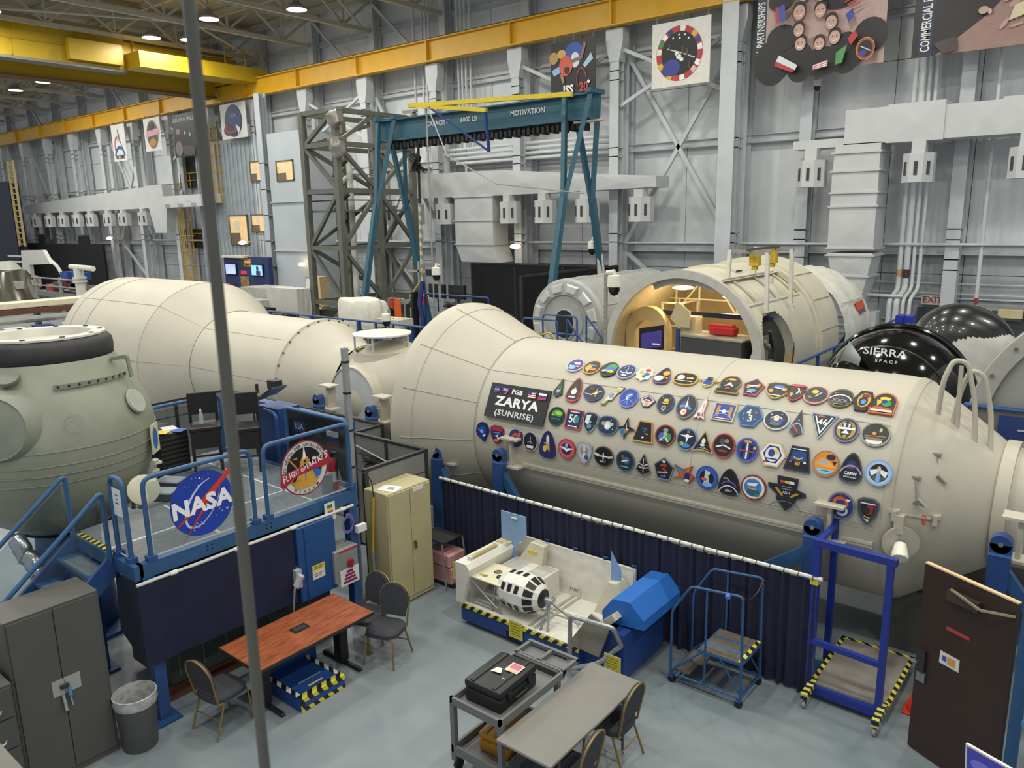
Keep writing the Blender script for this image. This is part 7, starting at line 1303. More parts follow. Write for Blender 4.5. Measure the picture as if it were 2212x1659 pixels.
for k in range(8): MB().b2((-10.885, 5.17, PZ+0.05+0.07*k), (-10.86, 5.6, PZ+0.085+0.07*k)).build('slat', M('#2d2c2c', 0.5), rk_, smooth=0)
for k, (dx, dy, r_, c_) in enumerate(((0, 0, 0.2, '#b9bfc6'), (0.08, 0.12, 0.5, '#2f4f9a'), (-0.1, 0.1, -0.2, '#cfd3d8'), (0.05, -0.12, 0.7, '#d8c23a'))):
    o = one('magazine', MB().box((0, 0, 0), (0.26, 0.2, 0.006)), M(c_, 0.5), ['pale magazine on top of the slatted rack', 'blue magazine fanned on the slatted rack', 'light grey magazine at the back of the slatted rack', 'yellow-edged magazine on the slatted rack'][k], 'magazine', smooth=0); o.location = (-11.06+dx, 5.38+dy, PZ+0.622+0.007*k); o.rotation_euler = (0, 0, r_)
for k, (x, y, r_, lab_) in enumerate(((-10.35, 5.02, 0.5, 'upper grey padded case lying on the deck'), (-10.0, 4.72, 0.6, 'lower grey padded case lying on the deck'))):
    t = thing('padded_case', lab_, 'case', (x, y, PZ), r_); MB().box((0, 0, 0.05), (0.34, 0.24, 0.10)).build('base', M('#4a4d50', 0.6), t, smooth=0, bevel=0.01); MB().box((0, 0, 0.115), (0.36, 0.26, 0.03)).build('lid', M('#a9aeb2', 0.5), t, smooth=0, bevel=0.008)
pd = thing('control_podium', 'blue control podium with tilted screens behind the bar chairs', 'podium', (-10.4, 6.9, 0), world=True)
MB().b2((-10.75, 6.75, 0), (-10.2, 7.15, 2.75)).build('cabinet', M('#1d3f7a', 0.5), pd, smooth=0); MB().prism([(0, 0), (0.42, 0), (0.42, 0.03), (0, 0.03)], (-10.8, 6.7, 2.78), (0.9, 0.1, 0.35), (-.2, .0, 1), 0.4).build('desk', M('#17181b', 0.4), pd, smooth=0)
MB().box((-10.42, 6.85, 3.0), (0.36, 0.28, 0.03), Matrix.Rotation(-0.5, 3, 'Y')).build('tablet', M('#15161a', 0.3), pd, smooth=0); MB().box((-10.41, 6.85, 3.02), (0.28, 0.2, 0.01), Matrix.Rotation(-0.5, 3, 'Y')).build('screen', M('#b9bec0', 0.3, emit=0.2), pd, smooth=0); MB().box((-10.6, 7.0, 3.06), (0.2, 0.15, 0.14)).build('joystick_box', M('#1f2023', 0.5), pd, smooth=0); MB().cyl((-10.72, 6.75, 2.95), (-10.72, 6.75, 3.1), 0.025, 8).build('joystick', M('#1f2023', 0.5), pd)
MB().bar((-11.5, 7.3, 2.55), (-9.2, 7.35, 2.5), 0.16).build('blue_beam', BLUE, pd, smooth=0); rail(pd, [(-10.18, 6.7, 0.5), (-10.18, 6.7, 2.7), (-10.5, 6.7, 2.72)], 0.03)
# green descent capsule
GRN = M('#8d907f', 0.5, var=0.10, scale=2.5); GRN_D = M('#858a7c', 0.5, var=0.08)
SX, SY = -11.25, 3.95
so = thing('descent_capsule', 'grey-green bell-shaped crew capsule with black collar at left', 'capsule', (SX, SY, 0), world=True)
sc_ = (SX, SY, 0)
MB().lathe([(1.55, 0.35), (1.62, 0.6), (1.8, 0.86), (2.1, 1.06), (2.5, 1.20), (2.8, 1.25), (3.0, 1.245), (3.3, 1.17), (3.55, 1.05), (3.8, 0.91), (3.92, 0.84)], 72, sc_, 'Z', cap0=True).build('shell', GRN, so, smooth=50)
for z, r_ in ((2.9, 1.253), (2.72, 1.24), (2.60, 1.225), (2.48, 1.197)): MB().tube([(SX+r_*cos(2*pi*k/64), SY+r_*sin(2*pi*k/64), z) for k in range(64)], 0.008, 5, closed=True).build('shell_seam', GRN_D, so)
MB().lathe([(3.9, 0.80), (3.93, 0.84), (4.02, 0.85), (4.12, 0.84), (4.19, 0.78), (4.2, 0.74)], 64, sc_, 'Z').build('collar', M('#2f2e2f', 0.6, var=0.2), so, smooth=60)
MB().lathe([(4.2, 0.775), (4.225, 0.77), (4.225, 0.6), (4.12, 0.55), (4.10, 0.0001)], 56, sc_, 'Z').build('hatch_rim', M('#c2bfb4', 0.4, 0.1), so, smooth=30)
for k in range(10): t = 2*pi*k/10; MB().box((SX+0.7*cos(t), SY+0.7*sin(t), 4.23), (0.05, 0.05, 0.012)).build('rim_slot', M('#2b2b2b', 0.6), so, smooth=0)
def on_caps(az, z, r_): return V((SX+r_*cos(az), SY+r_*sin(az), z))
caz = math.atan2(-SY, -SX)          # azimuth towards the photographer
n_ = V((cos(caz-0.5), sin(caz-0.5), 0.10)).normalized(); c_ = on_caps(caz-0.5, 3.22, 1.02)
tilt(MB().lathe([(-0.1, 0.50), (0.1, 0.46), (0.22, 0.40), (0.26, 0.375), (0.245, 0.36), (0.26, 0.3), (0.28, 0.0001)], 44), c_, n_).build('periscope_dome', GRN_D, so, smooth=40)
tilt(MB().lathe([(0, 0.13), (0.03, 0.125), (0.03, 0.0001)], 24), on_caps(caz-0.42, 3.80, 0.97), V((cos(caz-.42)*.6, sin(caz-.42)*.6, 1))).build('vent_lid', M('#6d7264', 0.5), so)
for r_, az, z in ((0.11, caz+0.18, 3.22),): tilt(MB().tube([(r_*cos(2*pi*k/24), r_*sin(2*pi*k/24), 0) for k in range(24)], 0.004, 4, closed=True), on_caps(az, z, 1.235), V((cos(az), sin(az), .35))).build('plug_ring', GRN_D, so)
m = MB()
for k in range(9):
    az = caz+0.05+k*0.115; m.bar(on_caps(az, 3.66, 1.035), on_caps(az+0.115, 3.66, 1.035), 0.02, 0.06)
m.build('hoisting_strip', GRN_D, so, smooth=0)
for k in range(9): az = caz+0.1+k*0.115; MB().cyl(on_caps(az, 3.66, 1.04), on_caps(az, 3.66, 1.052), 0.016, 8).build('strip_hole', M('#23241f', 0.6), so)
for az in (caz+0.95, caz+1.1): tilt(MB().lathe([(0, 0.17), (0.03, 0.16), (0.03, 0.0001)], 24), on_caps(az, 3.3, 1.19), V((cos(az), sin(az), .4))).build('side_window', M('#a9ada0', 0.4), so); break
az = caz+1.12; o_ = on_caps(az, 2.72, 1.30); Dec(o_, V((-sin(az), cos(az), 0)), V((0, 0, 1))).plate(rect(-.14, -.2, .14, .2), '#c9c5a8', .01).p(ell(0, 0, .09, .15), '#3a6aa8').build('mission_decal', so)
az = caz+1.0; m = MB(); m.bar(on_caps(az, 3.86, 0.9), on_caps(az, 3.9, 1.12), 0.05).bar(on_caps(az, 3.9, 1.12), on_caps(az, 3.62, 1.15), 0.04); m.build('lifting_lug', GRN_D, so, smooth=0)
MB().bar(on_caps(caz+1.02, 2.45, 1.32), on_caps(caz+1.05, 1.75, 1.02), 0.10, 0.06).build('hatch_hinge', M('#a9ab9c', 0.5), so, smooth=0)
for k in range(6): z = 2.4-0.11*k; MB().box(on_caps(caz+1.03, z, 1.33-0.045*k), (0.06, 0.12, 0.03)).build('hinge_tooth', M('#c6c5b6', 0.5), so, smooth=0)
tilt(MB().lathe([(0, 0.2), (0.05, 0.2), (0.07, 0.15), (0.07, 0.0001)], 24), V((-9.95, 4.45, PZ+0.22)), V((0.8, -0.3, 0.3))).build('hatch_door', M('#d4cdb4', 0.5), so)
MB().lathe([(0.0, 0.75), (0.06, 0.75), (0.06, 0.5), (1.5, 0.42), (1.58, 0.6)], 24, sc_, 'Z', cap0=True).build('stand', BLUE, so)
dt = thing('vent_duct', 'crinkled silver flexible duct below the green capsule', 'duct', (-9.9, 2.9, 0.4), world=True)
MB().tube([V((-10.6, 3.1, 1.75)).lerp(V((-9.85, 3.3, 1.0)), k/24)+V((0, 0, 0.04*sin(k))) for k in range(25)], [0.10+0.012*(k % 2) for k in range(25)], 12).build('duct', M('#b9bbbc', 0.2, 0.9, bump=0.8), dt)
MB().tube([V((-10.2, 2.6, 1.2)).lerp(V((-10.25, 2.4, 0.1)), k/24) for k in range(25)], [0.15+0.02*(k % 2) for k in range(25)], 14).build('black_hose', M('#1b1c1e', 0.6), dt)
# ================================================================ foreground
def tand(hexc, **k): return M(hexc, **k)
# tall tan cabinet
TAN = M('#b3a982', 0.5, var=0.05, scale=3)
tc_ = thing('storage_cabinet', 'tall tan metal two-door storage cabinet', 'cabinet', (-8.17, 7.4, 0), world=True)
MB().b2((-8.44, 6.90, 0.02), (-7.95, 7.76, 1.79)).build('body', TAN, tc_, smooth=0, bevel=0.006)
for y0, y1 in ((6.92, 7.325), (7.335, 7.74)): MB().b2((-7.95, y0, 0.10), (-7.93, y1, 1.765)).build('door', TAN, tc_, smooth=0)
MB().cyl((-7.93, 7.38, 0.93), (-7.9, 7.38, 0.93), 0.022, 10).box((-7.9, 7.38, 0.89), (0.02, 0.03, 0.11)).build('handle', M('#77736a', 0.3, 0.7), tc_)
MB().b2((-7.93, 7.4, 1.70), (-7.925, 7.6, 1.76)).build('label', M('#dcdad2', 0.5), tc_, smooth=0)
t = thing('paper_sheet', 'white printed sheet lying on top of the tan cabinet', 'paper', (-8.1, 7.2, 1.79), world=True)
Dec((-8.12, 7.12, 1.797), (0.14, 0.05, 0), (-0.05, 0.14, 0)).plate(rect(-1, -.8, 1, .8), '#e2e2e0', .006).p(rect(-.2, -.3, .5, .3), '#8a93a3').build('sheet', t)
# grey locker
LK = M('#504f4b', 0.5, var=0.05, scale=3)
lk = thing('storage_cabinet', 'tall dark grey locker with silver lock plate beside the bin', 'cabinet', (-8.3, 2.55, 0), world=True)
MB().b2((-8.60, 2.13, 0.0), (-8.09, 3.02, 1.89)).build('body', LK, lk, smooth=0, bevel=0.006)
for y0, y1 in ((2.16, 2.565), (2.575, 2.985)): MB().b2((-8.09, y0, 0.08), (-8.07, y1, 1.86)).build('door', LK, lk, smooth=0)
MB().b2((-8.07, 2.46, 0.93), (-8.062, 2.575, 1.10)).b2((-8.07, 2.58, 0.93), (-8.062, 2.73, 1.10)).build('lock_plate', M('#a9aaa5', 0.4, 0.3), lk, smooth=0)
MB().b2((-8.062, 2.53, 1.0), (-8.03, 2.61, 1.04)).build('hasp', M('#3f4042', 0.4, 0.5), lk, smooth=0); MB().b2((-8.045, 2.595, 0.9), (-8.03, 2.625, 1.0)).build('blue_tag', M('#4a86b8', 0.5), lk, smooth=0)
MB().bar((-8.05, 2.545, 0.93), (-8.03, 2.55, 0.76), 0.025).build('handle', M('#b4b5b2', 0.3, 0.7), lk, smooth=0); MB().bar((-8.05, 2.61, 0.88), (-8.04, 2.62, 0.78), 0.014).build('key', M('#b4b5b2', 0.3, 0.7), lk, smooth=0)
fc_ = thing('filing_cabinet', 'grey filing cabinet with chrome handles at the lower left corner', 'cabinet', (-8.0, 1.85, 0), world=True)
MB().b2((-8.42, 1.62, 0.0), (-7.98, 2.1, 1.33)).build('body', M('#4b4c48', 0.5), fc_, smooth=0, bevel=0.005)
for k in range(4):
    d = MB().b2((-7.98, 1.64, 0.04+0.32*k), (-7.96, 2.08, 0.34+0.32*k)).build('drawer', M('#4b4c48', 0.5), fc_, smooth=0)
    MB().tube(fillet([(-7.96, 1.98, 0.14+0.32*k), (-7.92, 1.96, 0.13+0.32*k), (-7.92, 1.80, 0.13+0.32*k), (-7.96, 1.78, 0.14+0.32*k)], 0.02), 0.01, 6).build('handle', M('#c9cac6', 0.25, 0.8), d)
    MB().b2((-7.96, 1.82, 0.22+0.32*k), (-7.953, 1.93, 0.28+0.32*k)).build('label_holder', M('#b9bab6', 0.3, 0.6), d, smooth=0)
# bin
tb_ = thing('waste_bin', 'round dark grey waste bin with clear liner beside the locker', 'bin', (-7.98, 3.2, 0))
MB().lathe([(0.0, 0.17), (0.02, 0.18), (0.60, 0.215), (0.62, 0.215)], 32, cap0=True).build('body', M('#4d4f4d', 0.5), tb_)
MB().lathe([(0.52, 0.218), (0.56, 0.228), (0.60, 0.222), (0.64, 0.226), (0.645, 0.215), (0.5, 0.19), (0.3, 0.17)], 32).build('liner', M('#a9aaa8', 0.25, var=0.25, scale=14, bump=0.5), tb_)
# orange table
WOOD = bpy.data.materials.new('mat_cherry'); WOOD.use_nodes = True
_nt = WOOD.node_tree; _b = _nt.nodes['Principled BSDF']; _tc = _nt.nodes.new('ShaderNodeTexCoord'); _mp = _nt.nodes.new('ShaderNodeMapping'); _mp.inputs['Scale'].default_value = (9, 1.4, 9)
_nz = _nt.nodes.new('ShaderNodeTexNoise'); _nz.inputs['Scale'].default_value = 3; _nz.inputs['Detail'].default_value = 6; _rp = _nt.nodes.new('ShaderNodeValToRGB')
_rp.color_ramp.elements[0].color = lin('#7d4026'); _rp.color_ramp.elements[0].position = 0.3; _rp.color_ramp.elements[1].color = lin('#b0643f'); _rp.color_ramp.elements[1].position = 0.7
_nt.links.new(_tc.outputs['Object'], _mp.inputs[0]); _nt.links.new(_mp.outputs[0], _nz.inputs['Vector']); _nt.links.new(_nz.outputs['Fac'], _rp.inputs[0]); _nt.links.new(_rp.outputs[0], _b.inputs['Base Color']); _b.inputs['Roughness'].default_value = 0.4
ot = thing('work_table', 'cherry wood laminate table with black power inlay', 'table', (-7.5, 5.0, 0), world=True)
MB().b2((-7.9, 4.17, 0.715), (-7.09, 5.83, 0.74)).build('top', WOOD, ot, smooth=0); MB().b2((-7.91, 4.16, 0.70), (-7.08, 5.84, 0.735)).build('edge_band', M('#26221f', 0.5), ot, smooth=0)
MB().b2((-7.57, 4.90, 0.74), (-7.43, 5.12, 0.746)).build('power_inlay', M('#1b1a1a', 0.5), ot, smooth=0); MB().b2((-7.54, 4.93, 0.746), (-7.46, 5.09, 0.75)).build('inlay_lid', M('#3a3a38', 0.4), ot, smooth=0)
for y in (4.45, 5.6):
    MB().b2((-7.57, y-0.06, 0.04), (-7.43, y+0.06, 0.70)).build('leg', M('#1b1b1c', 0.5), ot, smooth=0); MB().b2((-7.86, y-0.03, 0.0), (-7.12, y+0.03, 0.045)).build('foot', M('#1b1b1c', 0.5), ot, smooth=0, bevel=0.01)
MB().b2((-7.53, 4.45, 0.45), (-7.47, 5.6, 0.68)).build('modesty_beam', M('#1b1b1c', 0.5), ot, smooth=0)
# banquet chairs
FAB = M('#3a3b42', 0.85, var=0.12, scale=40, bump=0.15); BRS = M('#8a7444', 0.4, 0.45)
def banquet_chair(loc, rz, label):
    """seat front faces -Y in local coordinates"""
    t = thing('banquet_chair', label, 'chair', loc, rz, group='grey banquet chairs at the tables')
    m = MB(); n = 28; out = [(0.23*math.copysign(abs(cos(2*pi*k/n))**0.6, cos(2*pi*k/n)), 0.225*math.copysign(abs(sin(2*pi*k/n))**0.6, sin(2*pi*k/n))-0.01) for k in range(n)]
    m.prism(out, (0, 0, 0.40), (1, 0, 0), (0, 1, 0), 0.05); vs = [(x*s_, y*s_, z) for s_, z in ((1.0, 0.45), (0.93, 0.475), (0.6, 0.485)) for x, y in out]; m.add(vs, [(i*n+k, i*n+(k+1) % n, (i+1)*n+(k+1) % n, (i+1)*n+k) for i in range(2) for k in range(n)]+[tuple(2*n+k for k in range(n))]); m.build('seat', FAB, t, smooth=50)
    bp = [(-0.17, 0.0), (0.17, 0.0), (0.205, 0.2)]+[(0.205*cos(a), 0.22+0.19*sin(a)) for a in [pi*k/12 for k in range(13)]]+[(-0.205, 0.2)]
    ux, uy = V((1, 0, 0)), V((0, 0.19, 0.98)).normalized(); o = V((0, 0.21, 0.52))
    MB().prism(bp, o, ux, uy, 0.035).build('backrest', FAB, t, smooth=30)
    fr = [o+ux*(-0.20)+uy*(-0.12), o+ux*(-0.20)+uy*0.0]+[o+ux*(x*1.06)+uy*(y*1.02) for x, y in [(0.205*cos(a), 0.22+0.19*sin(a)) for a in [pi*k/14 for k in range(14, -1, -1)]]]+[o+ux*0.20+uy*0.0, o+ux*0.20+uy*(-0.12)]
    MB().tube(fr, 0.0125, 8).build('back_frame', BRS, t)
    for sx in (-1, 1):
        MB().tube(fillet([o+ux*(sx*0.20)+uy*(-0.12), V((sx*0.205, 0.12, 0.395)), V((sx*0.20, -0.20, 0.40)), V((sx*0.215, -0.235, 0.0))], 0.05), 0.0125, 8).build('leg', BRS, t)
        MB().tube([V((sx*0.205, 0.12, 0.395)), V((sx*0.22, 0.26, 0.0))], 0.0125, 8).build('leg', BRS, t)
    MB().tube([(-0.2, -0.2, 0.4), (0.2, -0.2, 0.4)], 0.011, 6).build('seat_frame', BRS, t)
    MB().tube([(-0.212, 0.19, 0.2), (0.212, 0.19, 0.2)], 0.009, 6).build('stretcher', BRS, t)
    return t
bc0 = banquet_chair((-7.58, 3.97, 0), pi+0.12, 'grey banquet chair at the near end of the cherry table beside the bin')
copytree(bc0, (-7.08, 6.02, 0), 0.32, 'grey banquet chair at the far right corner of the cherry table')
copytree(bc0, (-7.56, 6.10, 0), 0.12, 'grey banquet chair between the cherry table and the tan cabinet')
copytree(bc0, (-3.78, 6.20, 0), pi/2*1.02+pi, 'grey banquet chair at the far side of the grey folding table')
copytree(bc0, (-3.70, 5.30, 0), pi/2*1.05+pi, 'grey banquet chair at the bottom edge beside the grey folding table')
# hazard-striped step
HZ = stripes('#cfc645', '#1b1b1b', 9, (0.6, 0.8, 0.5)); HZW = stripes('#d8d6cb', '#1b1b1b', 9, (0.6, 0.8, 0.3))
sp = thing('step_platform', 'low blue step with hazard tape edges under the cherry table', 'step', (-7.35, 5.0, 0), world=True)
MB().b2((-7.75, 4.62, 0.0), (-7.02, 5.26, 0.17)).build('box', M('#1f4488', 0.5), sp, smooth=0)
MB().b2((-7.10, 4.62, 0.17), (-7.02, 5.26, 0.176)).build('tape', HZ, sp, smooth=0)
for y in (4.62, 5.20): MB().b2((-7.75, y, 0.17), (-7.10, y+0.06, 0.176)).build('tape', HZW, sp, smooth=0)
MB().b2((-7.02, 4.62, 0.0), (-7.012, 5.26, 0.045)).b2((-7.02, 4.62, 0.115), (-7.012, 5.26, 0.172)).b2((-7.02, 4.62, 0.04), (-7.012, 4.67, 0.12)).build('tape', HZ, sp, smooth=0)
MB().b2((-7.32, 4.8, 0.17), (-7.30, 5.12, 0.174)).build('grip_strip', M('#8f9296', 0.6), sp, smooth=0); MB().b2((-7.19, 4.85, 0.17), (-7.165, 5.05, 0.174)).build('grip_strip', M('#c9be5a', 0.6), sp, smooth=0)
MB().b2((-8.0, 4.8, 0.0), (-7.76, 5.4, 0.30)).build('upper_step', M('#1f4488', 0.5), sp, smooth=0)
# pink crates and black stool
pk = thing('foam_crate_stack', 'two stacked pink foam blocks in wrap beside the tan cabinet', 'crate', (-7.9, 8.1, 0), world=True)
PINK = M('#c08b90', 0.4, var=0.12, scale=6, bump=0.2)
MB().b2((-8.25, 7.92, 0.06), (-7.72, 8.28, 0.33)).build('lower_block', PINK, pk, smooth=0, bevel=0.015); MB().b2((-8.27, 7.90, 0.34), (-7.74, 8.26, 0.55)).build('upper_block', PINK, pk, smooth=0, bevel=0.02); MB().b2((-8.25, 7.93, 0.02), (-7.7, 8.3, 0.055)).build('dolly', M('#2a2a2c', 0.5), pk, smooth=0)
for x, y in ((-8.2, 7.97), (-7.75, 7.97), (-8.2, 8.25), (-7.75, 8.25)): MB().sph((x, y, 0.012), (0.025, 0.025, 0.012), 8, 6).build('foot', M('#17171a', 0.5), pk)
bs = thing('step_stool', 'black-topped step stool with grey legs over the pink blocks', 'stool', (-8.0, 8.05, 0), world=True)
MB().b2((-8.35, 7.85, 0.74), (-7.80, 8.25, 0.77)).build('top', M('#232424', 0.8), bs, smooth=0, bevel=0.008)
for x, y, dx in ((-8.33, 7.84, -0.03), (-7.82, 7.84, 0.06), (-8.33, 8.29, -0.03), (-7.82, 8.29, 0.12)): MB().tube([(x, y, 0.74), (x+dx, y, 0.0)], 0.014, 8).build('leg', M('#9a9c9d', 0.3, 0.6), bs)
# payload bay trainer
WHT = M('#d9d6cb', 0.5, var=0.04); SILV = M('#a3a5a6', 0.3, 0.6)
pl = thing('payload_bay_trainer', 'white payload bay trainer on a blue hazard-striped base', 'trainer', (-5.9, 7.9, 0), world=True)
MB().b2((-6.92, 7.27, 0.06), (-4.92, 8.42, 0.30)).build('base', M('#1f4080', 0.5), pl, smooth=0)
for x in (-6.4, -5.2): MB().b2((x, 7.35, 0.0), (x+0.14, 8.3, 0.06)).build('skid_block', M('#b59a78', 0.7), pl, smooth=0)
for x in (-6.1, -5.35): MB().b2((x, 7.262, 0.06), (x+0.22, 7.27, 0.16)).build('fork_slot', M('#15161a', 0.8), pl, smooth=0)
MB().b2((-6.92, 7.25, 0.265), (-4.92, 7.272, 0.315)).build('hazard_tape', stripes('#cfc645', '#1b1b1b', 7, (1, 0, -0.8)), pl, smooth=0)
MB().b2((-6.92, 7.27, 0.30), (-4.92, 8.42, 0.33)).build('bay_floor', WHT, pl, smooth=0)
for y in (7.75, 7.85): MB().b2((-6.2, y, 0.33), (-4.95, y+0.03, 0.345)).build('floor_rail', M('#a89f90', 0.5), pl, smooth=0)
for x in (-5.75, -5.66): MB().b2((x, 7.3, 0.33), (x+0.035, 8.4, 0.35)).build('floor_rail', M('#b9b2a4', 0.4, 0.3), pl, smooth=0)
MB().prism([(-6.92, 0.33), (-6.86, 0.33), (-6.72, 0.86), (-6.78, 0.93), (-6.98, 0.93), (-6.98, 0.33)], (0, 8.42, 0), (1, 0, 0), (0, 0, 1), 1.18).build('left_sill', WHT, pl, smooth=0)
MB().cyl((-6.84, 7.42, 0.955), (-6.84, 7.95, 0.955), 0.03, 10).build('sill_handle', M('#b5a878', 0.35), pl)
for y in (7.4, 7.95): MB().box((-6.84, y, 0.95), (0.07, 0.04, 0.06)).build('handle_bracket', M('#c9c7c0', 0.4), pl, smooth=0)
MB().b2((-6.95, 8.08, 0.931), (-6.75, 8.32, 0.936)).build('instruction_print', M('#cbb98a', 0.5, var=0.5, scale=20), pl, smooth=0)
m = MB(); n = 40; vs = []
for i in range(13):
    for k in range(n+1):
        x = -6.92+2.1*k/n; z = 0.33+0.62*i/12; vs.append((x, 8.42-0.08*(1-i/12)+0.012*mathutils.noise.noise(V((x*7, z*9, 0)))+0.008*mathutils.noise.noise(V((x*19, z*21, 3))), z))
m.add(vs, [(i*(n+1)+k, i*(n+1)+k+1, (i+1)*(n+1)+k+1, (i+1)*(n+1)+k) for i in range(12) for k in range(n)]); m.build('back_blanket', M('#d4d1c6', 0.55), pl, smooth=70)
MB().b2((-6.95, 8.42, 0.3), (-4.8, 8.46, 0.97)).build('back_wall', WHT, pl, smooth=0)
for x in (-6.3, -5.8, -5.3, -4.85): MB().tube([(x, 8.45, 0.9), (x, 8.45, 1.01), (x+0.06, 8.45, 1.01)], 0.015, 6).build('edge_clip', BLUE, pl)
Dec((-5.72, 8.34, 0.42), (0.09, 0, 0), (0, 0, 0.1)).plate([(-1, -1), (1, -1), (1, .3), (.5, .9), (-.5, .9), (-1, .3)], '#dcd9d0', .006).t('PORT', 0, .1, .7, '#55554f', .01).build('port_plate', pl)
MB().b2((-6.84, 7.30, 0.74), (-6.22, 7.82, 0.755)).build('shelf_panel', M('#d8d2b6', 0.5), pl, smooth=0)
Dec((-6.52, 7.62, 0.756), (0.06, 0, 0), (0, 0.06, 0)).p(ell(0, 0, 1, 1, 18), '#1d1d20').p(ell(-.3, 0, .5, .6, 12), '#b5474a').p(ell(.35, .1, .5, .55, 12), '#4a8a52').build('shelf_sticker', pl)
Dec((-6.62, 7.42, 0.756), (0.07, 0, 0), (0, 0.03, 0)).p(rect(-1, -1, 0, 1), '#b5ad4a').p(rect(0, -1, 1, 1), '#77756a').build('shelf_label', pl)
for a, b in (((-6.82, 7.32, 0.33), (-6.82, 7.32, 0.74)), ((-6.24, 7.32, 0.33), (-6.24, 7.32, 0.74)), ((-6.82, 7.8, 0.33), (-6.82, 7.8, 0.74)), ((-6.82, 7.32, 0.72), (-6.24, 7.32, 0.36)), ((-6.82, 7.32, 0.4), (-6.24, 7.32, 0.4))): MB().cyl(a, b, 0.014, 8).build('frame_tube', SILV, pl)
MB().b2((-6.72, 7.85, 0.33), (-5.95, 8.30, 0.70)).build('equipment_box', WHT, pl, smooth=0, bevel=0.01); MB().b2((-6.68, 7.9, 0.70), (-6.4, 8.26, 0.704)).b2((-6.25, 7.9, 0.70), (-5.98, 8.26, 0.704)).build('mesh_panel', M('#b3b2ab', 0.6), pl, smooth=0)
MB().prism([(-0.28, 0.0), (0.16, 0.0), (0.22, 0.34), (-0.02, 0.36)], (-6.38, 8.34, 0.66), (1, 0, 0), (0, 0, 1), 0.12).build('corner_gusset', M('#d3cdb8', 0.5), pl, smooth=0); MB().b2((-6.45, 8.205, 0.86), (-6.28, 8.22, 0.90)).build('yellow_label', M('#cdb92f', 0.5), pl, smooth=0)
LBL = M('#7fa0c6', 0.5)
MB().prism([(-0.2, -0.3), (0.02, -0.3), (0.10, 0.05), (0.26, 0.2), (0.26, 0.5), (-0.2, 0.5)], (-6.75, 8.24, 0.88), (1, 0, 0), (0, 0, 1), 0.02).build('blue_fin', LBL, pl, smooth=0); MB().b2((-6.75, 8.20, 1.31), (-6.65, 8.22, 1.33)).build('fin_label', M('#e2e2de', 0.5), pl, smooth=0)
MB().prism([(-0.04, -0.45), (0.10, -0.45), (0.10, 0.02), (-0.04, 0.30)], (-5.02, 8.25, 0.95), (0.9, 0.4, 0), (0, 0, 1), 0.02).build('blue_fin', LBL, pl, smooth=0)
MB().prism([(-0.35, 0.0), (0.12, 0.0), (0.12, 0.30), (0.0, 0.5), (-0.12, 0.5)], (-4.92, 8.36, 0.33), (1, 0, 0), (0, 0, 1), 0.22).build('corner_gusset', M('#d3cdb8', 0.5), pl, smooth=0)
# right door wing of the bay: sloped panel, U frame, extra base
MB().prism([(-4.92, 0.06), (-4.33, 0.06), (-4.33, 0.66), (-4.5, 0.66), (-4.92, 0.29)], (0, 8.35, 0), (1, 0, 0), (0, 0, 1), 1.0).build('side_base', M('#1f4080', 0.5), pl, smooth=0)
MB().prism([(-4.96, 0.32), (-4.46, 0.80), (-4.52, 0.86), (-5.02, 0.39)], (0, 8.36, 0), (1, 0, 0), (0, 0, 1), 0.98).build('sloped_wing', M('#bfb8aa', 0.5), pl, smooth=0)
MB().cyl((-4.66, 7.75, 0.80), (-4.66, 8.3, 0.80), 0.03, 10).build('wing_handle', M('#a3977a', 0.35), pl)
MB().prism([(-0.36, 0.0), (0.1, -0.02), (0.25, 0.42), (-0.02, 0.52)], (-4.72, 7.28, 0.34), (1, 0, 0), (0, 0, 1), 0.03).build('wing_rib', M('#8d857a', 0.5), pl, smooth=0)
MB().tube(fillet([(-4.95, 7.1, 0.12), (-4.95, 7.12, 0.82), (-4.36, 7.16, 0.84), (-4.36, 7.35, 0.52)], 0.06), 0.03, 8).build('guard_tube', SILV, pl); MB().tube(fillet([(-4.95, 7.1, 0.12), (-4.6, 7.2, 0.26), (-4.36, 7.35, 0.52)], 0.1), 0.03, 8).build('guard_tube', SILV, pl)
for o_, lab_ in ((V((-6.93, 7.255, 0.78)), 0), (V((-5.92, 7.245, 0.24)), 1), (V((-4.42, 7.24, 0.30)), 2)):
    D = Dec(o_, (0.115, 0, 0), (0, 0, 0.125)).plate(rect(-1, -1, 1, 1), '#cfcdb8', .006).p(rect(-.92, -.92, .92, .92), '#cbbb2f').ps([rect(-.75, .6-.3*k, .7-.1*(k % 2), .68-.3*k) for k in range(5)], '#6f6a2a'); D.build('warning_sign', pl)
bt = thing('blue_cover', 'bright blue faceted plastic cover resting on the trainer wing', 'cover', (-4.2, 8.0, 0.6), world=True)
pr_ = [(-0.30, 0.0), (0.32, 0.0), (0.32, 0.12), (0.14, 0.33), (-0.12, 0.33), (-0.30, 0.14)]
MB().prism(pr_, (-4.45, 8.50, 0.68), (0.94, 0, 0.10), (-0.10, 0, 0.98), 0.98).build('shell', M('#2466b8', 0.55, var=0.05), bt, smooth=0)
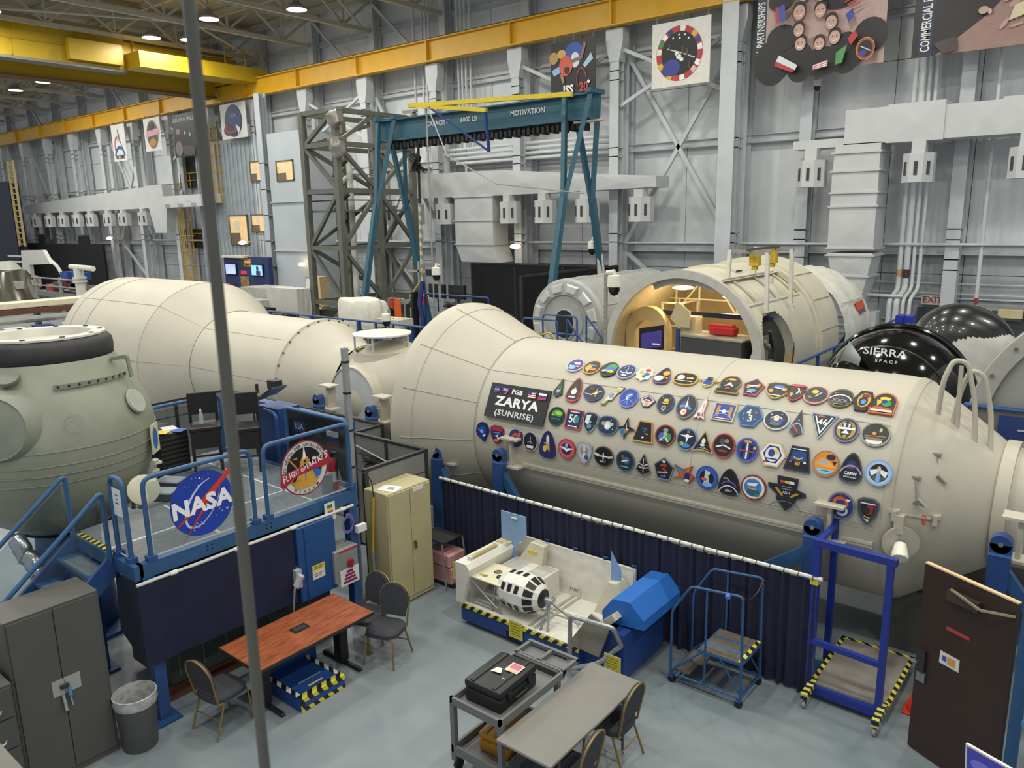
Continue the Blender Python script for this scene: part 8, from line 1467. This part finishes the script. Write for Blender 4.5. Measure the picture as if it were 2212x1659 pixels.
# striped drum on the trainer
dr = thing('striped_drum', 'white barrel-shaped drum with black stripes on the payload bay trainer', 'drum', (-6.05, 7.55, 0.35), world=True)
dcx, dcy, dcz = -5.98, 7.52, 0.66
prof = [(-0.36, 0.16), (-0.32, 0.20), (-0.22, 0.25), (-0.02, 0.27), (0.14, 0.255), (0.28, 0.18), (0.32, 0.14)]
MB().lathe(prof, 12, (dcx, dcy, dcz), 'X', radians(15), radians(375), cap0=True, cap1=True).build('shell', M('#dedcd5', 0.45), dr, smooth=20)
def dpt(x, a, k=1.012):
    for i in range(len(prof)-1):
        if prof[i][0] <= x <= prof[i+1][0]:
            u_ = (x-prof[i][0])/(prof[i+1][0]-prof[i][0]); r_ = prof[i][1]*(1-u_)+prof[i+1][1]*u_; break
    return V((dcx+x, dcy+r_*k*cos(a), dcz+r_*k*sin(a)))
BLK = M('#161617', 0.5)
for f_ in range(12):
    a0_, a1_ = radians(15+30*f_+4), radians(15+30*f_+26)
    if f_ % 2 == 0:
        for x0, x1 in ((-0.22, -0.16), (-0.11, -0.04), (0.01, 0.07)):
            MB().add([dpt(x0, a0_), dpt(x1, a0_), dpt(x1, a1_), dpt(x0, a1_)], [(0, 1, 2, 3)]).build('black_stripe', BLK, dr, smooth=0)
    MB().add([dpt(0.15, a0_), dpt(0.265, a0_), dpt(0.265, a1_), dpt(0.15, a1_)], [(0, 1, 2, 3)]).build('black_facet', BLK, dr, smooth=0)
MB().lathe([(0.322, 0.13), (0.326, 0.0001)], 12, (dcx, dcy, dcz), 'X').build('end_cap', BLK, dr, smooth=0)
MB().cyl((dcx+0.36, dcy, dcz), (dcx+0.48, dcy, dcz), 0.04, 10).box((dcx+0.44, dcy, dcz), (0.05, 0.16, 0.05)).build('end_fitting', SILV, dr); MB().lathe([(-0.46, 0.06), (-0.46, 0.11), (-0.40, 0.12)], 14, (dcx, dcy, dcz), 'X', cap0=True).build('left_knob', BLK, dr)
for a, b in (((dcx+0.42, dcy, dcz), (dcx+0.52, dcy-0.18, 0.33)), ((dcx+0.42, dcy, dcz), (dcx+0.42, dcy-0.2, 0.33)), ((dcx+0.42, dcy, dcz), (dcx+0.8, dcy+0.15, 0.36)), ((dcx-0.42, dcy-0.1, dcz), (dcx-0.42, dcy-0.2, 0.33))): MB().cyl(a, b, 0.018, 8).build('strut', SILV, dr)
MB().add([dpt(-0.2, radians(200), 1.014), dpt(-0.12, radians(200), 1.014), dpt(-0.12, radians(190), 1.014), dpt(-0.2, radians(190), 1.014)], [(0, 1, 2, 3)]).build('tan_label', M('#c9a870', 0.6), dr, smooth=0)
# rolling stair
RB = M('#2b527f', 0.45, var=0.1)
rs_ = thing('rolling_stair', 'blue rolling step ladder with wooden deck before the navy curtain', 'step ladder', (-3.45, 8.0, 0), world=True)
ya, yb_ = 7.78, 8.36
for y in (ya, yb_):
    MB().tube(fillet([(-3.92, y, 0.09), (-3.92, y, 0.94), (-3.68, y, 1.33), (-3.05, y, 1.39), (-3.03, y, 0.09)], 0.06), 0.016, 8).build('side_frame', RB, rs_); MB().tube([(-3.92, y, 0.12), (-3.03, y, 0.12)], 0.014, 8).build('base_tube', RB, rs_)
    MB().tube([(-3.48, y, 0.12), (-3.48, y, 1.34)], 0.014, 8).build('rail_post', RB, rs_); MB().tube([(-3.92, y, 0.14), (-3.5, y, 0.56)], 0.014, 8).build('stringer', RB, rs_); MB().tube([(-3.03, y, 0.15), (-3.3, y, 0.55)], 0.012, 8).build('brace', RB, rs_)
    for x in (-3.9, -3.05): MB().cyl((x, y-0.02, 0.045), (x, y+0.02, 0.045), 0.045, 14).build('caster', M('#17181b', 0.5), rs_); MB().box((x, y, 0.085), (0.05, 0.05, 0.03)).build('caster_fork', RB, rs_, smooth=0)
for x in (-3.92, -3.03): MB().tube([(x, ya, 0.12), (x, yb_, 0.12)], 0.014, 8).build('cross_tube', RB, rs_)
MB().b2((-3.55, ya, 0.54), (-3.03, yb_, 0.57)).build('deck', M('#5d564d', 0.8, var=0.2, scale=10), rs_, smooth=0); MB().b2((-3.57, ya-0.01, 0.53), (-3.02, yb_+0.01, 0.56)).build('deck_frame', RB, rs_, smooth=0)
for y in (7.95, 8.15): MB().b2((-3.55, y, 0.57), (-3.05, y+0.035, 0.573)).build('grip_tape', M('#3b5f93', 0.6), rs_, smooth=0)
MB().b2((-3.08, ya, 0.57), (-3.03, yb_, 0.576)).build('hazard_tape', HZ, rs_, smooth=0)
for k in range(2): MB().b2((-3.88+0.17*k, ya+0.02, 0.16+0.19*k), (-3.68+0.17*k, yb_-0.02, 0.18+0.19*k)).build('tread', M('#5d564d', 0.8), rs_, smooth=0)
MB().tube([(-3.04, ya+(yb_-ya)*k/10, 1.37-0.10*(1-(k/5-1)**2)) for k in range(11)], 0.012, 6).build('chain', M('#35363a', 0.4, 0.5), rs_)
MB().sph((-3.22, ya-0.02, 1.35), 0.035, 10, 8).build('blue_tape_roll', M('#3f6fc4', 0.5), rs_)
# rolling blue frame
FB = M('#1b2f86', 0.42, var=0.08)
rf = thing('mobile_platform', 'bright blue rolling frame with plywood deck and hazard-taped feet', 'platform', (-2.1, 9.0, 0), world=True)
for x, y in ((-2.5, 8.52), (-1.72, 8.47), (-2.52, 9.25)): MB().bar((x, y, 0.10), (x, y, 1.97), 0.07).build('upright', FB, rf, smooth=0)
MB().bar((-2.52, 8.52, 1.93), (-1.66, 8.47, 1.93), 0.08).build('top_bar', FB, rf, smooth=0); MB().bar((-2.5, 8.5, 0.72), (-1.72, 8.47, 0.70), 0.06).build('mid_bar', FB, rf, smooth=0)
MB().bar((-2.52, 8.52, 1.9), (-2.52, 9.25, 1.9), 0.06).build('side_bar', FB, rf, smooth=0); MB().bar((-2.48, 8.5, 0.12), (-1.72, 8.48, 0.12), 0.10).build('sill', FB, rf, smooth=0)
MB().b2((-2.48, 8.5, 0.16), (-1.62, 9.75, 0.20)).build('deck', M('#86807a', 0.75, var=0.12, scale=6), rf, smooth=0)
for a, b in (((-2.48, 8.5), (-2.43, 9.75)), ((-1.67, 8.5), (-1.62, 9.75)), ((-2.48, 9.70), (-1.62, 9.75))): MB().b2((a[0], a[1], 0.2), (b[0], b[1], 0.205)).build('hazard_tape', HZ, rf, smooth=0)
for x, y in ((-2.45, 8.22), (-1.68, 8.18)):
    MB().bar((x, y-0.02, 0.16), (x, 8.55, 0.18), 0.075).build('foot_bar', stripes('#cfc645', '#16204a', 10, (0, 1, 0.6)), rf, smooth=0); MB().cyl((x-0.015, y+0.02, 0.045), (x+0.015, y+0.02, 0.045), 0.045, 12).build('caster', M('#8c8a84', 0.5), rf); MB().bar((x, y+0.02, 0.05), (x, y+0.02, 0.14), 0.03).build('caster_stem', FB, rf, smooth=0)
for x, y in ((-2.45, 9.7), (-1.66, 9.7)): MB().cyl((x-0.015, y, 0.045), (x+0.015, y, 0.045), 0.045, 12).bar((x, y, 0.05), (x, y, 0.17), 0.03).build('caster', M('#8c8a84', 0.5), rf)
MB().b2((-2.55, 8.48, 1.42), (-2.46, 8.56, 1.48)).build('yellow_tape', M('#cdbf3a', 0.5), rf, smooth=0)
one('crate', MB().b2((-2.1, 10.2, 0.0), (-1.2, 11.0, 0.85)), M('#55544e', 0.6, var=0.1), 'dark grey crate in shade below the emblem module', 'crate', bevel=0.01)
# cone
cn = thing('traffic_cone', 'red-orange traffic cone half hidden by the brown door', 'cone', (-1.40, 8.95, 0)); CNM = M('#d8402a', 0.5)
MB().lathe([(0.02, 0.13), (0.45, 0.025), (0.46, 0.02)], 20, cap1=True).build('cone', CNM, cn); MB().box((0, 0, 0.011), (0.3, 0.3, 0.022)).build('base', CNM, cn, smooth=0, bevel=0.006)
# brown door leaf standing open at right
d3 = thing('door_3', None, None, (-0.9, 8.05, 0), world=True, kind='structure')
A = V((-1.34, 8.28, 0)); dd = V((0.89, -0.455, 0)).normalized(); nn = V((-0.455, -0.89, 0)); nd = V((dd.y, -dd.x, 0))
BRN = M('#2f201b', 0.5, var=0.08, scale=3)
MB().prism([(0, 0.02), (0.95, 0.02), (0.95, 2.10), (0, 2.10)], A, dd, (0, 0, 1), 0.045).build('door_leaf', BRN, d3, smooth=0)
MB().prism([(0, 2.10), (0.95, 2.10), (0.95, 2.115), (0, 2.115)], A, dd, (0, 0, 1), 0.045).build('top_edge', M('#d9b98e', 0.5), d3, smooth=0)
nf = dd.cross(V((0, 0, 1))).normalized()
def dbox(u0, u1, z0, z1, t0, t1, name, mat): MB().prism([(u0, z0), (u1, z0), (u1, z1), (u0, z1)], A+nf*(0.045+t0), dd, (0, 0, 1), t1-t0).build(name, mat, d3, smooth=0)
dbox(0.30, 0.62, 1.86, 1.96, 0, 0.06, 'door_closer', M('#3b332e', 0.4)); MB().bar(A+dd*0.34+V((0, 0, 1.98))+nf*0.1, A+dd*0.68+V((0, 0, 1.94))+nf*0.16, 0.02).bar(A+dd*0.68+V((0, 0, 1.94))+nf*0.16, A+dd*0.95+V((0, 0, 1.98))+nf*0.06, 0.02).build('closer_arm', M('#a89a86', 0.4, 0.5), d3, smooth=0)
dbox(0.30, 0.54, 1.52, 1.555, 0, 0.004, 'red_sign', M('#a83a3c', 0.5)); dbox(0.26, 0.47, 1.14, 1.27, 0, 0.006, 'name_plate', M('#c9c6c2', 0.5)); dbox(0.29, 0.335, 1.18, 1.235, 0.006, 0.008, 'plate_logo', M('#33509c', 0.5)); dbox(0.345, 0.43, 1.165, 1.245, 0.006, 0.008, 'plate_text', M('#c08a48', 0.5))
dbox(0.02, 0.12, 0.93, 1.18, 0, 0.03, 'lock_body', M('#26272a', 0.35)); MB().bar(A+dd*0.07+V((0, 0, 1.02))+nf*0.05, A+dd*-0.05+V((0, 0, 1.02))+nf*0.09, 0.025).build('lever', M('#a9aaac', 0.25, 0.8), d3, smooth=0); dbox(0.03, 0.13, 0.82, 0.94, 0, 0.02, 'key_plate', M('#8c8d90', 0.3, 0.7))
# blue steel rack at the right edge
rr_ = thing('steel_rack', 'blue steel upright rack at the right edge beside the brown door', 'rack', (-0.3, 7.6, 0), world=True)
for x, y in ((-0.42, 7.75), (-0.05, 7.4)): MB().bar((x, y, 0), (x, y, 2.35), 0.10).build('upright', M('#27507c', 0.45), rr_, smooth=0)
MB().bar((-0.44, 7.77, 1.02), (0.6, 7.1, 0.98), 0.05).build('rail', M('#4a7cae', 0.4), rr_, smooth=0); MB().bar((-0.42, 7.75, 1.75), (0.3, 7.3, 1.75), 0.06).build('rail', M('#3a6a9c', 0.4), rr_, smooth=0); MB().b2((-0.40, 7.72, 1.75), (-0.32, 7.66, 2.35)).build('light_plate', M('#86a6c8', 0.45), rr_, smooth=0)
for k in range(4): MB().b2((-0.2, 7.5, 0.2+0.45*k), (0.5, 7.9, 0.45+0.45*k)).build('stored_box', M('#8c7d68' if k % 2 else '#4c4f54', 0.6), rr_, smooth=0)
# print board at the lower right corner
pb_ = thing('print_board', 'purple-blue photo print board at the lower right corner', 'poster', (-0.45, 5.6, 0), world=True)
o_ = at(2086, 1606, Y=5.75); b_ = V((0.93, -0.36, 0)).normalized(); bu = V((-0.05, -0.12, 0.99)).normalized()
D = Dec(o_-bu*0.55, b_, bu); D.plate(rect(0, 0, 0.8, 0.55), '#d6d3cf', .02).p(rect(.012, .012, .788, .535), '#4a48b8').p([(.02, .1), (.2, .3), (.35, .2), (.5, .42), (.7, .3), (.78, .02), (.02, .02)], '#2a2870').ps([ell(.12, .42, .08, .05), ell(.45, .30, .06, .09), ell(.28, .2, .05, .03)], '#7c7ae0'); D.build('board', pb_)
for u_ in (0.08, 0.72): MB().bar(o_-bu*0.5+b_*u_-V((0, 0, 0.02)), V(((o_+b_*u_).x, (o_+b_*u_).y+0.1, 0)), 0.03).build('easel_leg', M('#3a3b3e', 0.5), pb_, smooth=0)
# utility cart
CG = M('#6b6c6c', 0.6, var=0.05)
uc = thing('utility_cart', 'grey plastic utility cart with two trays', 'cart', (-4.63, 5.6, 0), world=True)
def tray(z, h, ya_, yb2, name):
    m = MB(); x0, x1 = -4.97, -4.30; w = 0.03; m.b2((x0, ya_, z-0.02), (x1, yb2, z)); m.b2((x0, ya_, z), (x0+w, yb2, z+h)); m.b2((x1-w, ya_, z), (x1, yb2, z+h)); m.b2((x0, ya_, z), (x1, ya_+w, z+h)); m.b2((x0, yb2-w, z), (x1, yb2, z+h)); m.build(name, CG, uc, smooth=0)
tray(0.79, 0.065, 5.0, 6.08, 'top_tray'); tray(0.22, 0.08, 5.0, 6.0, 'lower_tray')
for x in (-4.95, -4.32):
    for y in (5.03, 5.97): MB().bar((x, y, 0.12), (x, y, 0.8), 0.055).build('corner_post', CG, uc, smooth=0)
MB().b2((-4.97, 6.08, 0.80), (-4.30, 6.10, 0.86)).b2((-4.97, 6.30, 0.84), (-4.30, 6.34, 0.88)).b2((-4.97, 6.06, 0.82), (-4.93, 6.34, 0.87)).b2((-4.34, 6.06, 0.82), (-4.30, 6.34, 0.87)).b2((-4.66, 6.08, 0.82), (-4.62, 6.32, 0.87)).b2((-4.95, 6.1, 0.80), (-4.32, 6.3, 0.82)).build('handle', CG, uc, smooth=0)
MB().b2((-4.93, 6.0, 0.79), (-4.34, 6.04, 0.855)).build('tray_divider', M('#3d3e3f', 0.6), uc, smooth=0)
for x in (-4.93, -4.34):
    for y in (5.06, 5.95): MB().cyl((x-0.02, y, 0.06), (x+0.02, y, 0.06), 0.06, 14).build('caster', M('#17181a', 0.5), uc); MB().box((x, y, 0.115), (0.05, 0.06, 0.03)).build('caster_fork', M('#2a2b2d', 0.5), uc, smooth=0)
def hard_case(name, c, d, rz, hexc, label):
    t = thing(name, label, 'case', c, rz); w, l, h = d
    MB().box((0, 0, h*0.31), (w, l, h*0.62)).build('base', M(hexc, 0.5), t, smooth=30, bevel=0.02, bseg=2); MB().box((0, 0, h*0.82), (w*1.02, l*1.02, h*0.36)).build('lid', M(hexc, 0.5), t, smooth=30, bevel=0.025, bseg=2)
    for s_ in (-0.3, 0.3): MB().box((s_*w, 0, h*1.0), (0.04, l*0.96, 0.02)).build('lid_rib', M(hexc, 0.5), t, smooth=0)
    for s_ in (-0.28, 0.28): MB().box((w/2+0.012, s_*l, h*0.6), (0.02, 0.06, 0.07)).build('latch', M(hexc, 0.45), t, smooth=0)
    MB().tube(fillet([(w/2, -0.09, h*0.4), (w/2+0.035, -0.09, h*0.36), (w/2+0.035, 0.09, h*0.36), (w/2, 0.09, h*0.4)], 0.02), 0.012, 6).build('handle', M(hexc, 0.45), t)
    return t
hc = hard_case('hard_case', (-4.66, 5.45, 0.792), (0.46, 0.62, 0.24), 0.04, '#1d1e20', 'black hard equipment case with stickers on the cart top')
D = Dec((0.06, 0.05, 0.252), (1, 0, 0), (0, 1, 0), 0.0012).p(rect(-.04, -.02, .12, .14), '#d9c9c2').p(rect(-.02, .04, .1, .13), '#c26a80').p(rect(.0, -.02, .1, .03), '#d8b48a').p([(-.14, -.12), (-.02, -.1), (-.06, -.02), (-.12, -.03)], '#d6d6d0').p(ell(.06, -.16, .02, .012, 10), '#a89f86'); D.build('sticker', hc)
hard_case('hard_case', (-4.60, 5.45, 0.225), (0.36, 0.50, 0.22), 0.1, '#a8741f', 'amber hard case on the lower tray of the cart')
# folding table
ft = thing('folding_table', 'grey plastic folding table beside the utility cart', 'table', (-3.95, 5.72, 0), world=True)
MB().b2((-4.28, 4.9, 0.70), (-3.63, 6.56, 0.74)).build('top', M('#7d7a75', 0.6, var=0.04), ft, smooth=30, bevel=0.018, bseg=2)
for y in (5.15, 6.3):
    MB().tube(fillet([(-4.2, y, 0.0), (-4.2, y, 0.68), (-3.71, y, 0.68), (-3.71, y, 0.0)], 0.05), 0.014, 8).build('leg', M('#55565a', 0.4, 0.4), ft); MB().tube([(-4.2, y, 0.15), (-3.71, y, 0.15)], 0.01, 6).build('leg_brace', M('#55565a', 0.4, 0.4), ft)
# window mullion of the viewing gallery, just in front of the photographer
MUL = M('#5c5c55', 0.45, 0.3, var=0.04)
w4 = thing('window_4', None, None, (-0.87, 0.5, 4.4), world=True, kind='structure')
mp = at(490, 830, Y=0.5)
MB().cyl((mp.x, 0.5, 4.2), (mp.x, 0.5, 7.0), 0.0075, 16).build('mullion', MUL, w4)
for x0, x1 in ((-3.2, mp.x-0.004), (mp.x+0.004, 1.6)): MB().b2((x0, 0.498, 4.2), (x1, 0.502, 7.0)).build('pane', glassy('#fbfdfc', 0.0, 0.0), w4, smooth=0)
MB().b2((-3.2, 0.44, 4.12), (1.6, 0.56, 4.2)).build('sill', MUL, w4, smooth=0); MB().b2((-3.2, 0.44, 7.0), (1.6, 0.56, 7.08)).build('head', MUL, w4, smooth=0)
